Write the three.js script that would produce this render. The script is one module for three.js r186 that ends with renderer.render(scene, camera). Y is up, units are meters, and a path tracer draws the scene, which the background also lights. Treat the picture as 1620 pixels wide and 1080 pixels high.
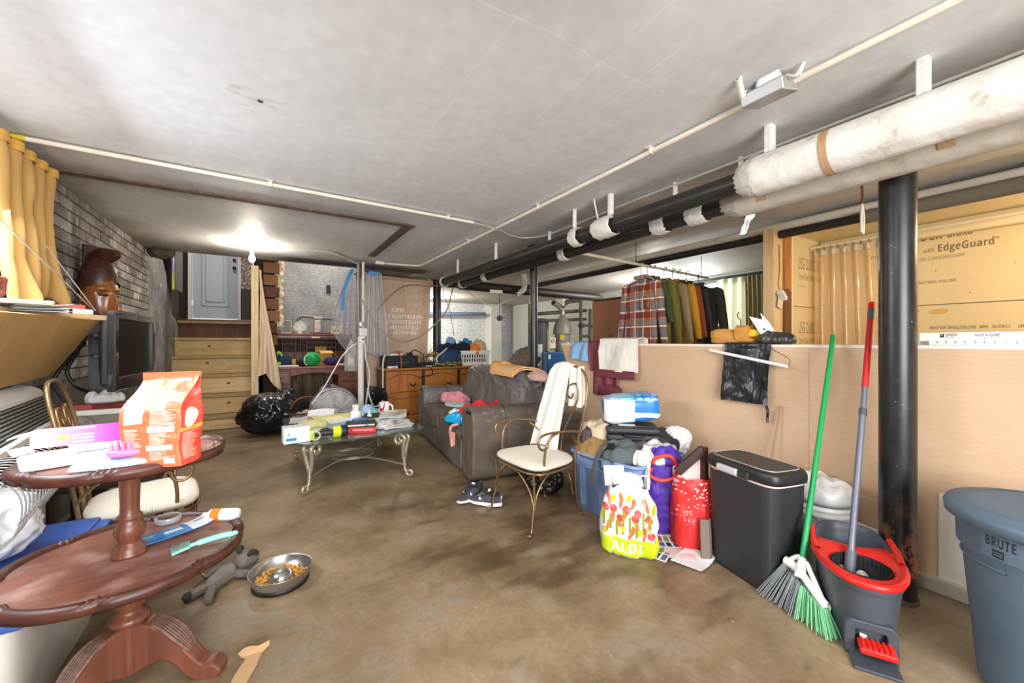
import * as THREE from 'three';
import { RoundedBoxGeometry } from 'three/addons/geometries/RoundedBoxGeometry.js';
import { mergeGeometries, mergeVertices, toCreasedNormals } from 'three/addons/utils/BufferGeometryUtils.js';
import { ImprovedNoise } from 'three/addons/math/ImprovedNoise.js';
import { RectAreaLightUniformsLib } from 'three/addons/lights/RectAreaLightUniformsLib.js';
RectAreaLightUniformsLib.init();

// ---------- camera, exposure, big lights ----------
const scene = new THREE.Scene();
const camera = new THREE.PerspectiveCamera(81.66, 1620 / 1080, 0.05, 60);
camera.position.set(0, 1.26, 0);
camera.lookAt(0.5265, 1.26, -0.8502);
const renderer = new THREE.WebGLRenderer({ antialias: true });
renderer.toneMapping = THREE.LinearToneMapping;
renderer.toneMappingExposure = 1.07;
renderer.shadowMap.enabled = true;
scene.background = new THREE.Color(0xdfe8f2);
const CEIL = 2.37;
function areaLight(w, h, color, power, pos, target) {
  const l = new THREE.RectAreaLight(color, power, w, h);
  l.position.set(...pos); l.lookAt(...target); l.castShadow = true; scene.add(l); return l;
}
areaLight(2.6, 1.5, 0xf6f9ff, 18, [0.1, 1.5, 2.32], [0.9, 1.45, -5]);        // unseen wide window behind the camera, lights the view from the front
areaLight(1.5, 0.62, 0xf4f8ff, 20, [-1.17, 1.83, -2.25], [0.2, 0.5, -2.25]);    // left window over the shelf, out of view; lights the table and drywall
areaLight(1.1, 0.9, 0xf2f6ff, 10, [6.42, 1.75, -3.9], [0, 1.4, -3.9]);         // curtained window, right wall
areaLight(1.2, 0.14, 0xfbfbff, 38, [0.2, 2.16, -0.42], [0.35, 0, -1.2]);        // added fill: twin-tube light out of view above the camera
function bulbLight(pos, color, power, r = 1) {
  const l = new THREE.PointLight(color, power); l.position.set(...pos); l.castShadow = true; l.shadow.radius = r; scene.add(l); return l;
}
// ---------- helpers ----------
const rngOf = (a) => () => { a = (a + 0x6d2b79f5) | 0; let t = Math.imul(a ^ (a >>> 15), 1 | a); t = (t + Math.imul(t ^ (t >>> 7), 61 | t)) ^ t; return ((t ^ (t >>> 14)) >>> 0) / 4294967296; };
const PN = new ImprovedNoise();
const ns = (x, y, z = 0.37) => PN.noise(x, y, z);
const fbm = (x, y, z = 0.37, o = 4) => { let s = 0, a = 0.5; for (let i = 0; i < o; i++) { s += a * PN.noise(x, y, z + i * 7.3); x *= 2.03; y *= 2.03; z *= 2.03; a *= 0.5; } return s; };
const ridge = (x, y, z = 0.1) => 1 - 2 * Math.abs(PN.noise(x, y, z));
const cl = (x, a = 0, b = 1) => Math.min(b, Math.max(a, x));
const ss = (x, a, b) => { const t = cl((x - a) / (b - a)); return t * t * (3 - 2 * t); };
const mix = (a, b, t) => a + (b - a) * t;
const mix3 = (a, b, t) => [mix(a[0], b[0], t), mix(a[1], b[1], t), mix(a[2], b[2], t)];
const hx = (h) => [(h >> 16 & 255) / 255, (h >> 8 & 255) / 255, (h & 255) / 255];
const PI = Math.PI, V = (x, y, z) => new THREE.Vector3(x, y, z), V2 = (x, y) => new THREE.Vector2(x, y);
const used = {};
const numbered = (n) => { const k = used[n] = (used[n] ?? -1) + 1; return k ? n + '_' + String(k).padStart(3, '0') : n; };

function tex(w, h, fn, srgb = true) {
  const d = new Uint8Array(w * h * 4);
  for (let y = 0, o = 0; y < h; y++) for (let x = 0; x < w; x++, o += 4) {
    const c = fn(x / w, y / h); d[o] = cl(c[0]) * 255; d[o + 1] = cl(c[1]) * 255; d[o + 2] = cl(c[2]) * 255; d[o + 3] = c[3] === undefined ? 255 : c[3] * 255;
  }
  return texset(new THREE.DataTexture(d, w, h), srgb);
}
function texset(t, srgb) {
  t.wrapS = t.wrapT = THREE.RepeatWrapping; t.magFilter = THREE.LinearFilter; t.minFilter = THREE.LinearFilter;
  if (srgb) t.colorSpace = THREE.SRGBColorSpace; t.needsUpdate = true; return t;
}
function cv(w, h, draw, srgb = true) {
  const c = document.createElement('canvas'); c.width = w; c.height = h; const g = c.getContext('2d'); draw(g, w, h);
  return texset(new THREE.CanvasTexture(c), srgb);
}
const rep = (t, sx, sy) => { const c = t.clone(); c.repeat.set(sx, sy); c.needsUpdate = true; return c; };
function M(color, rough = 0.6, o = {}) {
  const { phys, ...q } = o; const C = (phys || q.transmission || q.clearcoat || q.sheen) ? THREE.MeshPhysicalMaterial : THREE.MeshStandardMaterial;
  const m = new C({ color, roughness: rough, side: THREE.DoubleSide, ...q }); return m;
}
// ---------- geometry ----------
const clean = (g) => { for (const k of Object.keys(g.attributes)) if (!['position', 'normal', 'uv', 'color'].includes(k)) g.deleteAttribute(k); return g; };
function triUV(g) {
  const p = g.attributes.position, n = g.attributes.normal, uv = new Float32Array(p.count * 2);
  for (let i = 0; i < p.count; i++) {
    const x = Math.abs(n.getX(i)), y = Math.abs(n.getY(i)), z = Math.abs(n.getZ(i));
    if (y >= x && y >= z) { uv[2 * i] = p.getX(i); uv[2 * i + 1] = p.getZ(i); }
    else if (x >= z) { uv[2 * i] = p.getZ(i); uv[2 * i + 1] = p.getY(i); } else { uv[2 * i] = p.getX(i); uv[2 * i + 1] = p.getY(i); }
  }
  g.setAttribute('uv', new THREE.BufferAttribute(uv, 2)); return g;
}
const mv = (g, x = 0, y = 0, z = 0, rx = 0, ry = 0, rz = 0) => { if (rx || ry || rz) g.applyMatrix4(new THREE.Matrix4().makeRotationFromEuler(new THREE.Euler(rx, ry, rz, 'YXZ'))); return g.translate(x, y, z); };
const box = (w, h, d, x = 0, y = 0, z = 0, r = 0, rx = 0, ry = 0, rz = 0) => mv(triUV(r ? new RoundedBoxGeometry(w, h, d, 2, Math.min(r, w / 2.01, h / 2.01, d / 2.01)) : new THREE.BoxGeometry(w, h, d)), x, y, z, rx, ry, rz);
// box given by its corners
const bx = (x0, x1, y0, y1, z0, z1, r = 0) => { const g = box(x1 - x0, y1 - y0, z1 - z0, (x0 + x1) / 2, (y0 + y1) / 2, (z0 + z1) / 2, r); return triUV(g); };
const cyl = (r0, r1, h, x = 0, y = 0, z = 0, n = 24, rx = 0, rz = 0, ry = 0) => mv(new THREE.CylinderGeometry(r1, r0, h, n), x, y, z, rx, ry, rz);
const lathe = (pts, n = 40) => new THREE.LatheGeometry(pts.map((p) => V2(p[0], p[1])), n);
const curve = (pts, closed = false, t = 0.5) => new THREE.CatmullRomCurve3(pts.map((p) => V(...p)), closed, 'centripetal', t);
const tube = (pts, r, n = 0, rs = 8, closed = false) => new THREE.TubeGeometry(curve(pts, closed), n || pts.length * 6, r, rs, closed);
// round bar through straight segments
const bar = (a, b, r, n = 12, r2 = r) => {
  const A = V(...a), B = V(...b), d = B.clone().sub(A), g = new THREE.CylinderGeometry(r2, r, d.length(), n);
  g.applyQuaternion(new THREE.Quaternion().setFromUnitVectors(V(0, 1, 0), d.clone().normalize())); const m = A.add(B).multiplyScalar(0.5); return g.translate(m.x, m.y, m.z);
};
const ext = (pts, depth, bevel = 0, holes = []) => {
  const s = pts instanceof THREE.Shape ? pts : new THREE.Shape(pts.map((p) => V2(...p))); for (const h of holes) s.holes.push(new THREE.Path(h.map((p) => V2(...p))));
  const g = new THREE.ExtrudeGeometry(s, { depth, bevelEnabled: bevel > 0, bevelSize: bevel, bevelThickness: bevel, bevelSegments: 2, curveSegments: 16, steps: 1 }); return g.translate(0, 0, -depth / 2);
};
const grid = (nu, nv, f, wrapU = false) => {
  const pos = [], uv = [], idx = [];
  for (let j = 0; j <= nv; j++) for (let i = 0; i <= nu; i++) { const u = i / nu, v = j / nv; pos.push(...f(u, v)); uv.push(u, v); }
  for (let j = 0; j < nv; j++) for (let i = 0; i < nu; i++) { const a = j * (nu + 1) + i, b = a + 1, c = a + nu + 1, d = c + 1; idx.push(a, b, c, b, d, c); }
  const g = new THREE.BufferGeometry(); g.setAttribute('position', new THREE.Float32BufferAttribute(pos, 3)); g.setAttribute('uv', new THREE.Float32BufferAttribute(uv, 2)); g.setIndex(idx); g.computeVertexNormals();
  if (wrapU) { const n = g.attributes.normal; for (let j = 0; j <= nv; j++) { const a = j * (nu + 1), b = a + nu, x = n.getX(a) + n.getX(b), y = n.getY(a) + n.getY(b), z = n.getZ(a) + n.getZ(b), l = Math.hypot(x, y, z) || 1; n.setXYZ(a, x / l, y / l, z / l); n.setXYZ(b, x / l, y / l, z / l); } }
  return g;
};
// cloth with thickness: grid plus offset copy and rim
const sheet = (nu, nv, f, t = 0.004) => {
  const g = grid(nu, nv, f), n = g.attributes.normal, p = g.attributes.position;
  const P = (u, v) => { const i = Math.round(v * nv) * (nu + 1) + Math.round(u * nu); return [p.getX(i) + n.getX(i) * t, p.getY(i) + n.getY(i) * t, p.getZ(i) + n.getZ(i) * t]; };
  const back = grid(nu, nv, P); const ia = back.index.array; for (let i = 0; i < ia.length; i += 3) { const q = ia[i]; ia[i] = ia[i + 1]; ia[i + 1] = q; } back.computeVertexNormals();
  const at = (u, v) => { const i = Math.round(v * nv) * (nu + 1) + Math.round(u * nu); return [p.getX(i), p.getY(i), p.getZ(i)]; };
  const path = []; for (let i = 0; i <= nu; i++) path.push([i / nu, 0]); for (let j = 1; j <= nv; j++) path.push([1, j / nv]); for (let i = nu - 1; i >= 0; i--) path.push([i / nu, 1]); for (let j = nv - 1; j >= 0; j--) path.push([0, j / nv]);
  const rim = grid(path.length - 1, 1, (u, v) => { const [a, b] = path[Math.round(u * (path.length - 1))]; return v < 0.5 ? at(a, b) : P(a, b); });
  return merge([g, back, rim]);
};
function merge(gs) {
  gs = gs.flat(9).map(clean); if (gs.length === 1) return gs[0];
  for (const g of gs) { if (!g.attributes.uv) g.setAttribute('uv', new THREE.BufferAttribute(new Float32Array(g.attributes.position.count * 2), 2)); if (!g.attributes.normal) g.computeVertexNormals(); }
  const mixed = gs.some((g) => !g.index); return mergeGeometries(mixed ? gs.map((g) => g.index ? g.toNonIndexed() : g) : gs);
}
// closed crumpled heap on a base plane: w x d footprint, height h
const heap = (w, d, h, seed, o = {}) => {
  const { nu = 72, nv = 26, f = 3, wr: wr0 = 0.25, rim = 0.18, pw = 0.55, top = null, flat = 0 } = o, wr = Math.min(wr0, 0.55);
  const S = (u, v) => {
    const a = u * 2 * PI, out = 1 + rim * (fbm(Math.cos(a) * 1.3 + seed, Math.sin(a) * 1.3, seed * 1.7, 3) * 2.2);
    if (v > 0.92) { const q = (1 - v) / 0.08; return [Math.cos(a) * w / 2 * out * q, 0, Math.sin(a) * d / 2 * out * q]; }
    const r = v / 0.92, rr = Math.sin(r * PI / 2), x = Math.cos(a) * w / 2 * out * rr, z = Math.sin(a) * d / 2 * out * rr;
    const k = Math.pow(Math.max(0, 1 - r * r), pw);
    let y = h * k * (flat ? Math.min(1, flat) : 1) * (1 + wr * (fbm(x * f / w * 0.9 + seed, z * f / d * 0.9, seed, 3) * 1.7 + 0.3 * (ridge(x * f / w * 0.8 + seed * 3, z * f / d * 0.8, seed) - 0.5)));
    if (top) y += k * top(x, z);
    return [x, Math.max(0.003, y) * (r < 1 ? 1 : 0.05), z];
  };
  const g = grid(nu, nv, S, true); const ia = g.index.array; for (let i = 0; i < ia.length; i += 3) { const q = ia[i]; ia[i] = ia[i + 1]; ia[i + 1] = q; } g.computeVertexNormals(); return g;
};
// displace any geometry along a vector field
const warp = (g, f) => { const p = g.attributes.position; for (let i = 0; i < p.count; i++) { const q = f(p.getX(i), p.getY(i), p.getZ(i), i); p.setXYZ(i, q[0], q[1], q[2]); } g.computeVertexNormals(); return g; };
// ---------- objects ----------
function mesh(name, gs, mat, parent) {
  const m = new THREE.Mesh(merge([gs]), mat); m.name = parent === scene ? numbered(name) : name; m.castShadow = m.receiveShadow = true;
  if (parent !== scene) { let k = 0; const has = (n) => parent.children.some((c) => c.name === n); while (has(m.name)) m.name = name + '_' + String(++k).padStart(3, '0'); }
  parent.add(m); return m;
}
function tag(o, label, category, group) { o.userData = { label, category }; if (group) o.userData.group = group; return o; }
function thing(name, label, category, [x, y, z] = [0, 0, 0], turn = 0, group) {
  const o = new THREE.Group(); o.name = numbered(name); scene.add(o); o.position.set(x, y, z); o.rotation.y = turn; return tag(o, label, category, group);
}
const part = (o, name, gs, mat) => mesh(name, gs, mat, o);
function single(name, gs, mat, label, category, [x, y, z] = [0, 0, 0], turn = 0, group) {
  const m = mesh(name, gs, mat, scene); m.position.set(x, y, z); m.rotation.y = turn; return tag(m, label, category, group);
}
function struct(name, gs, mat) { const m = mesh(name, gs, mat, scene); m.userData = { kind: 'structure' }; return m; }
function structG(name) { const o = new THREE.Group(); o.name = name; used[name] = 0; o.userData = { kind: 'structure' }; scene.add(o); return o; }
function dup(root, [x, y, z], turn, label, group) {
  const r = root.clone(); r.name = numbered(root.name.replace(/_\d\d\d$/, '')); scene.add(r); r.position.set(x, y, z); r.rotation.y = turn; r.userData = { ...root.userData };
  if (label) r.userData.label = label; if (group) r.userData.group = group; return r;
}
// ---------- materials ----------
const woodTex = (c1, c2, seed, fx = 1) => tex(256, 512, (u, v) => {
  const w = fbm(u * 9 * fx + seed, v * 1.4, seed, 3), g = fbm(u * 40 * fx + w * 2, v * 2.2 + seed, 4.1, 3), k = cl(0.5 + w * 0.7 + g * 0.9); return mix3(c1, c2, k);
});
const TW = {
  pine: woodTex(hx(0xe6d2ac), hx(0xc6a878), 3), tread: woodTex(hx(0xc4a878), hx(0x9a7c50), 8), red: woodTex(hx(0x8c3e2c), hx(0x5e261c), 12), oak: woodTex(hx(0xc07a30), hx(0x9a5a1c), 5),
  ply: woodTex(hx(0xc9ae80), hx(0xb3956a), 21, 0.6), mahog: woodTex(hx(0x86523e), hx(0x5e3629), 31), dark: woodTex(hx(0x4a352a), hx(0x2e201a), 41), stud: woodTex(hx(0xe8cc9c), hx(0xd0ac78), 52),
};
const wood = (t, r = 0.55, o = {}) => M(0xffffff, r, { map: t, ...o });
const MT = {
  pine: wood(TW.pine, 0.7), tread: wood(TW.tread, 0.75), red: wood(TW.red, 0.42), oak: wood(TW.oak, 0.45), ply: wood(TW.ply, 0.75), mahog: wood(TW.mahog, 0.35), dark: wood(TW.dark, 0.7), stud: wood(TW.stud, 0.75),
  white: M(0xe2e2de, 0.55), paper: M(0xe4e4e2, 0.8), black: M(0x161616, 0.45), blackMetal: M(0x1d1e20, 0.35, { metalness: 0.3 }), bronze: M(0x8f7450, 0.36, { metalness: 0.75 }), nickel: M(0xb0a48c, 0.42, { metalness: 0.6 }),
  steel: M(0xc2c2c0, 0.28, { metalness: 0.9 }), galv: M(0xaaaaa6, 0.45, { metalness: 0.6 }), wire: M(0xd8d2c4, 0.6), wireDark: M(0x4a453e, 0.6), cord: M(0xe4e1d8, 0.6), orange: M(0xc8582a, 0.6), grey: M(0x6a6c70, 0.6), cream: M(0xe9dfca, 0.7),
};
const clothTex = tex(256, 256, (u, v) => { const k = 0.9 + 0.1 * Math.sin(u * 2 * PI * 48) * Math.sin(v * 2 * PI * 48) + fbm(u * 8, v * 8, 2, 3) * 0.12; return [k, k, k]; });
const weave = rep(clothTex, 4, 4);
const cloth = (c, o = {}) => M(c, 0.95, { bumpMap: weave, bumpScale: 0.0015, ...o });

// ---------- floor ----------
const floorTex = tex(1280, 1280, (u, v) => {
  const x = -1.4 + u * 8, z = -9 + v * 12;
  const a = fbm(x * 0.9, z * 0.9, 1.2, 5), b = fbm(x * 3.1 + 4, z * 3.1, 5.2, 4), c = fbm(x * 12, z * 12, 9.1, 3), st = fbm(x * 2 + 9, z * 6, 3.3, 4);
  let k = cl(0.5 + a * 1.5 + b * 0.8);
  let col = mix3(hx(0x6e5a40), hx(0x9a8364), k);
  col = mix3(col, hx(0x857967), ss(b + c * 0.6, 0.05, 0.42) * 0.75);
  col = mix3(col, hx(0x4a3824), ss(-a + st * 0.8, 0.08, 0.42) * 0.6);
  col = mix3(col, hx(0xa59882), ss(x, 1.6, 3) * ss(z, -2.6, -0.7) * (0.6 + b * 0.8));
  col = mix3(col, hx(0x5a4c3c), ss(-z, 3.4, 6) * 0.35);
  const crack = Math.abs(fbm(x * 0.7 + 3, z * 0.7 + 1, 2.2, 5)); if (crack < 0.0018) col = mix3(col, hx(0x9a8c76), 0.3);
  const s = c * 0.12 + fbm(x * 45, z * 45, 1.1, 2) * 0.14; const sp = fbm(x * 30, z * 30, 6.6, 2); if (sp > 0.48) col = mix3(col, hx(0xcbc0ae), 0.6);
  return col.map((q) => q * (1 + s));
});
const floorRough = tex(512, 512, (u, v) => { const k = 0.5 + fbm(u * 22, v * 30, 3, 4) * 0.5; return [k, k, k]; }, false);
const slab = (x0, x1, y0, y1, z0, z1) => { const g = bx(x0, x1, y0, y1, z0, z1), p = g.attributes.position, u = g.attributes.uv; for (let i = 0; i < p.count; i++) u.setXY(i, (p.getX(i) - x0) / (x1 - x0), (p.getZ(i) - z0) / (z1 - z0)); return g; };
struct('floor', slab(-1.4, 6.6, -0.15, 0, -9, 3), M(0xffffff, 1, { map: floorTex, roughnessMap: floorRough, bumpMap: floorTex, bumpScale: 0.002 }));
struct('floor_far', slab(1.5, 6.6, -0.15, 0, -10.7, -9), M(0x8a7a66, 0.8));

// ---------- ceiling ----------
const ceilTex = tex(1152, 1152, (u, v) => {
  const x = -1.3 + u * 7.9, z = -6.32 + v * 9.3;
  const a = fbm(x * 0.8, z * 0.8, 4.2, 4), b = fbm(x * 4, z * 1.2, 7.2, 4), c = fbm(x * 14, z * 14, 2.1, 3);
  let col = mix3(hx(0xe4e7e8), hx(0xd2d4d4), cl(0.5 + a + b * 0.4));
  // smoke staining beyond the wood strip and along the walls
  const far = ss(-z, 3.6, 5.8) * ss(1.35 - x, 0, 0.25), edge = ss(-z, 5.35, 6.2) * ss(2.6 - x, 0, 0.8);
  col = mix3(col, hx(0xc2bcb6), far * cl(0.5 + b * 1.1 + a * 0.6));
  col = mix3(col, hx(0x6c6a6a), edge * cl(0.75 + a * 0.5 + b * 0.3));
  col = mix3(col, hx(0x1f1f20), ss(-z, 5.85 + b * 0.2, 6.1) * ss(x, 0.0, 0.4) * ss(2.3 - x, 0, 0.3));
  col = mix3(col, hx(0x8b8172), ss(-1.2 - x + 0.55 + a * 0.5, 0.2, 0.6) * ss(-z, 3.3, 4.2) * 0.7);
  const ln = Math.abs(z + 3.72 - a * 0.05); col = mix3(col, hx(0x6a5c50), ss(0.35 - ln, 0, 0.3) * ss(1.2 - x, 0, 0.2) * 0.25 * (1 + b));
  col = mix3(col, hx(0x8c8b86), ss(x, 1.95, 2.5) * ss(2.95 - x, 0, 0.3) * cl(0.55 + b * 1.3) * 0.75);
  col = mix3(col, hx(0xbdb6a8), ss(x, 2.7, 3.2) * 0.5);
  const l1 = Math.abs(x - 0.72 + fbm(z * 3, 1.3, 2.2, 3) * 0.03), l2 = Math.abs(z + 1.15 + fbm(x * 3, 5.3, 2.2, 3) * 0.04), l3 = Math.abs(x - 1.12 + fbm(z * 3, 7.3, 1.2, 3) * 0.03), l4 = Math.abs(z + 2.2 + fbm(x * 2, 3.3, 4.2, 3) * 0.05);
  if ((l1 < 0.004 && z < -1.15 && z > -2.9) || (l2 < 0.004 && x > 0.5 && x < 1.5) || (l3 < 0.004 && z > -1.6) || (l4 < 0.003 && x > 0.2 && x < 1.8)) col = mix3(col, hx(0xece8e0), 0.7);
  const hd = Math.hypot(x + 0.03, z + 2.17); if (hd < 0.012) col = hx(0x3a3630); else if (hd < 0.13) col = mix3(col, hx(0xa8a48c), ss(fbm(x * 9, z * 22, 3.3, 3), 0.05, 0.3) * 0.4);
  return col.map((q) => q * (1 + c * 0.06));
});
const ceilBump = tex(512, 512, (u, v) => { const k = 0.5 + fbm(u * 26, v * 9, 3, 5) * 0.6; return [k, k, k]; }, false);
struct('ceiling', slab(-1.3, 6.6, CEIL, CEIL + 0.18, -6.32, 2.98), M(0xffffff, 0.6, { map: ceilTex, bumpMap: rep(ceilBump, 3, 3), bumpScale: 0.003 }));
struct('ceiling_far', slab(2.05, 6.6, CEIL, CEIL + 0.18, -10.7, -6.32), M(0xb4b1a8, 0.8));
struct('ceiling_stairwell', slab(-1.5, 2.2, 3.9, 4.05, -9.2, -6.3), M(0x8a8884, 0.9));
struct('trim_1', [bx(-1.22, 1.2, CEIL - 0.014, CEIL + 0.01, -3.76, -3.68)], M(0xffffff, 0.85, { map: woodTex(hx(0x7a675a), hx(0x5a4a40), 61) }));
struct('trim_2', [bx(1.1, 1.19, CEIL - 0.013, CEIL + 0.01, -5.3, -3.76)], M(0xffffff, 0.85, { map: woodTex(hx(0x75665a), hx(0x55483e), 62) }));

// ---------- left wall: soot-stained brick, each brick a part ----------
const brickTex = tex(1024, 512, (u, v) => {
  const a = fbm(u * 9, v * 5, 3, 4), b = fbm(u * 60, v * 10, 5, 4), c = fbm(u * 34, v * 34, 8, 3);
  let col = mix3(hx(0xa09992), hx(0x716c67), cl(0.5 + a * 1.4)); col = mix3(col, hx(0xc4c4c2), ss(b + c * 0.6, 0.1, 0.5) * 0.8);
  const dr = ss(0.05 - Math.abs(u - 0.33 + a * 0.05), 0, 0.05); return mix3(col, hx(0xd0d0ce), dr * cl(0.55 + b * 1.4));
});
const zUV = (g, z0, z1) => { const p = g.attributes.position, u = g.attributes.uv; for (let i = 0; i < p.count; i++) u.setXY(i, (-p.getZ(i) + z0) / (z0 - z1), p.getY(i) / 2.4); return g; };
{
  const wl = structG('wall_left');
  const mortar = M(0xffffff, 0.95, { map: brickTex, color: 0x9a9a9a }), bm = [0xffffff, 0xe6e0dc, 0xcfcac8].map((c) => M(c, 0.9, { map: brickTex, bumpMap: rep(ceilBump, 8, 8), bumpScale: 0.012 }));
  // opening for the window by the shelf: z -3.02..-1.48, y 1.5..2.16
  const shell = [bx(-1.5, -1.245, -0.15, 1.5, -6.45, 3), bx(-1.5, -1.245, 2.16, CEIL + 0.1, -6.45, 3), bx(-1.5, -1.245, 1.5, 2.16, -6.45, -3.02), bx(-1.5, -1.245, 1.5, 2.16, -1.48, 3)];
  part(wl, 'wall_core', shell.map((g) => zUV(g, -3, -6.5)), mortar);
  const r = rngOf(11); let row = 0;
  for (let y = 0.98; y < 2.36; y += 0.083, row++) for (let z = -3.46 + (row % 2) * 0.11; z > -6.42; z -= 0.225) {
    const z1 = Math.max(z - 0.215, -6.44), d = 0.012 + r() * 0.006, h = Math.min(0.074, 2.368 - y); if (z - z1 < 0.05) continue;
    const g = bx(-1.25, -1.236 + d - 0.012, y, y + h, z1, z, 0.006); part(wl, 'brick', zUV(g, -3, -6.5), bm[Math.floor(r() * 3)]);
  }
}
// ---------- remaining shell ----------
const plasterG = M(0x9aa0a4, 0.9, { bumpMap: rep(ceilBump, 2, 2), bumpScale: 0.02 });
const blockTex = (c1, c2, bw, bh, seed) => tex(1024, 512, (u, v) => {
  const row = Math.floor(v / bh), uu = (u / bw + (row % 2) * 0.5) % 1, vv = (v / bh) % 1, m = Math.max(ss(0.04 - Math.min(uu, 1 - uu), 0, 0.03), ss(0.11 - Math.min(vv, 1 - vv), 0, 0.08));
  const a = fbm(u * 7 + seed, v * 5, seed, 4), b = fbm(u * 40, v * 40, seed, 3); return mix3(mix3(c1, c2, cl(0.5 + a * 1.1)), [c2[0] * 0.8, c2[1] * 0.8, c2[2] * 0.8], m * 0.45).map((q) => q * (1 + b * 0.2));
});
const stairWallTex = blockTex(hx(0x9e9e9c), hx(0x7c7e82), 1 / 9, 1 / 46, 3);
const xUV = (g, sx, sy) => { const u = g.attributes.uv; for (let i = 0; i < u.count; i++) u.setXY(i, u.getX(i) / sx, u.getY(i) / sy); return g; };
struct('wall_left_stairwell', [bx(-1.6, -1.31, -0.15, 4, -9.3, -6.45)], wood(woodTex(hx(0x4a382e), hx(0x2a201b), 71), 0.85));
{ // broken edge of old plaster on the stairwell wall
  const o = [[-6.44, 0], [-8.02, 0], [-8.0, 0.6], [-7.98, 1.06], [-8.2, 1.2], [-8.62, 1.36], [-8.35, 1.5], [-8.05, 1.62], [-7.82, 1.66], [-7.78, 1.85], [-7.55, 2.05], [-7.4, 2.25], [-7.1, 2.45], [-7.0, 2.7], [-6.44, 2.9]], q = [];
  const r = rngOf(5); for (let i = 0; i < o.length; i++) { const a = o[i], b = o[(i + 1) % o.length]; for (let k = 0; k < 5; k++) { const t = k / 5, j = i > 0 && i < 13 ? 0.03 : 0; q.push([-mix(a[0], b[0], t) + (r() - 0.5) * j, mix(a[1], b[1], t) + (r() - 0.5) * j]); } }
  const g = ext(q, 0.07, 0.006); g.rotateY(PI / 2); g.translate(-1.275, 0, 0); triUV(g);
  const pt = tex(512, 512, (u, v) => { const a = fbm(u * 6, v * 6, 2, 4), b = fbm(u * 50, v * 16, 5, 3); let c = mix3(hx(0x8d8c8a), hx(0x5b5a5a), cl(0.5 + a * 1.2)); return mix3(c, hx(0xbdbcba), ss(b, 0.12, 0.4) * 0.6).map((k) => k * (1 + fbm(u * 90, v * 90, 1, 2) * 0.3)); });
  struct('wall_plaster', zUV(g, -6.4, -8.8), M(0xffffff, 0.95, { map: pt, bumpMap: rep(ceilBump, 2, 2), bumpScale: 0.03 }));
}
struct('ceiling_alcove', [bx(1.22, 2.2, CEIL + 0.005, CEIL + 0.18, -7.0, -6.3)], M(0x8a8782, 0.9));
struct('wall_alcove_header', [bx(1.22, 1.3, CEIL + 0.18, 4, -7.0, -6.3)], M(0x8a8782, 0.9));
struct('wall_back', [xUV(bx(-0.06, 2.2, -0.15, 4, -8.6, -8.35), 2.4, 2.4)], M(0xffffff, 0.85, { map: stairWallTex, bumpMap: stairWallTex, bumpScale: 0.004 }));
struct('wall_stairwell_side', [bx(-0.06, 0.06, -0.15, 4, -9.2, -8.6)], plasterG);
struct('wall_alcove_right', [bx(2.05, 2.2, -0.15, 4, -8.6, -6.95)], plasterG);
struct('wall_over_ceiling', [bx(-1.5, 2.2, CEIL + 0.18, 4.05, -6.32, -6.2)], plasterG);
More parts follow.
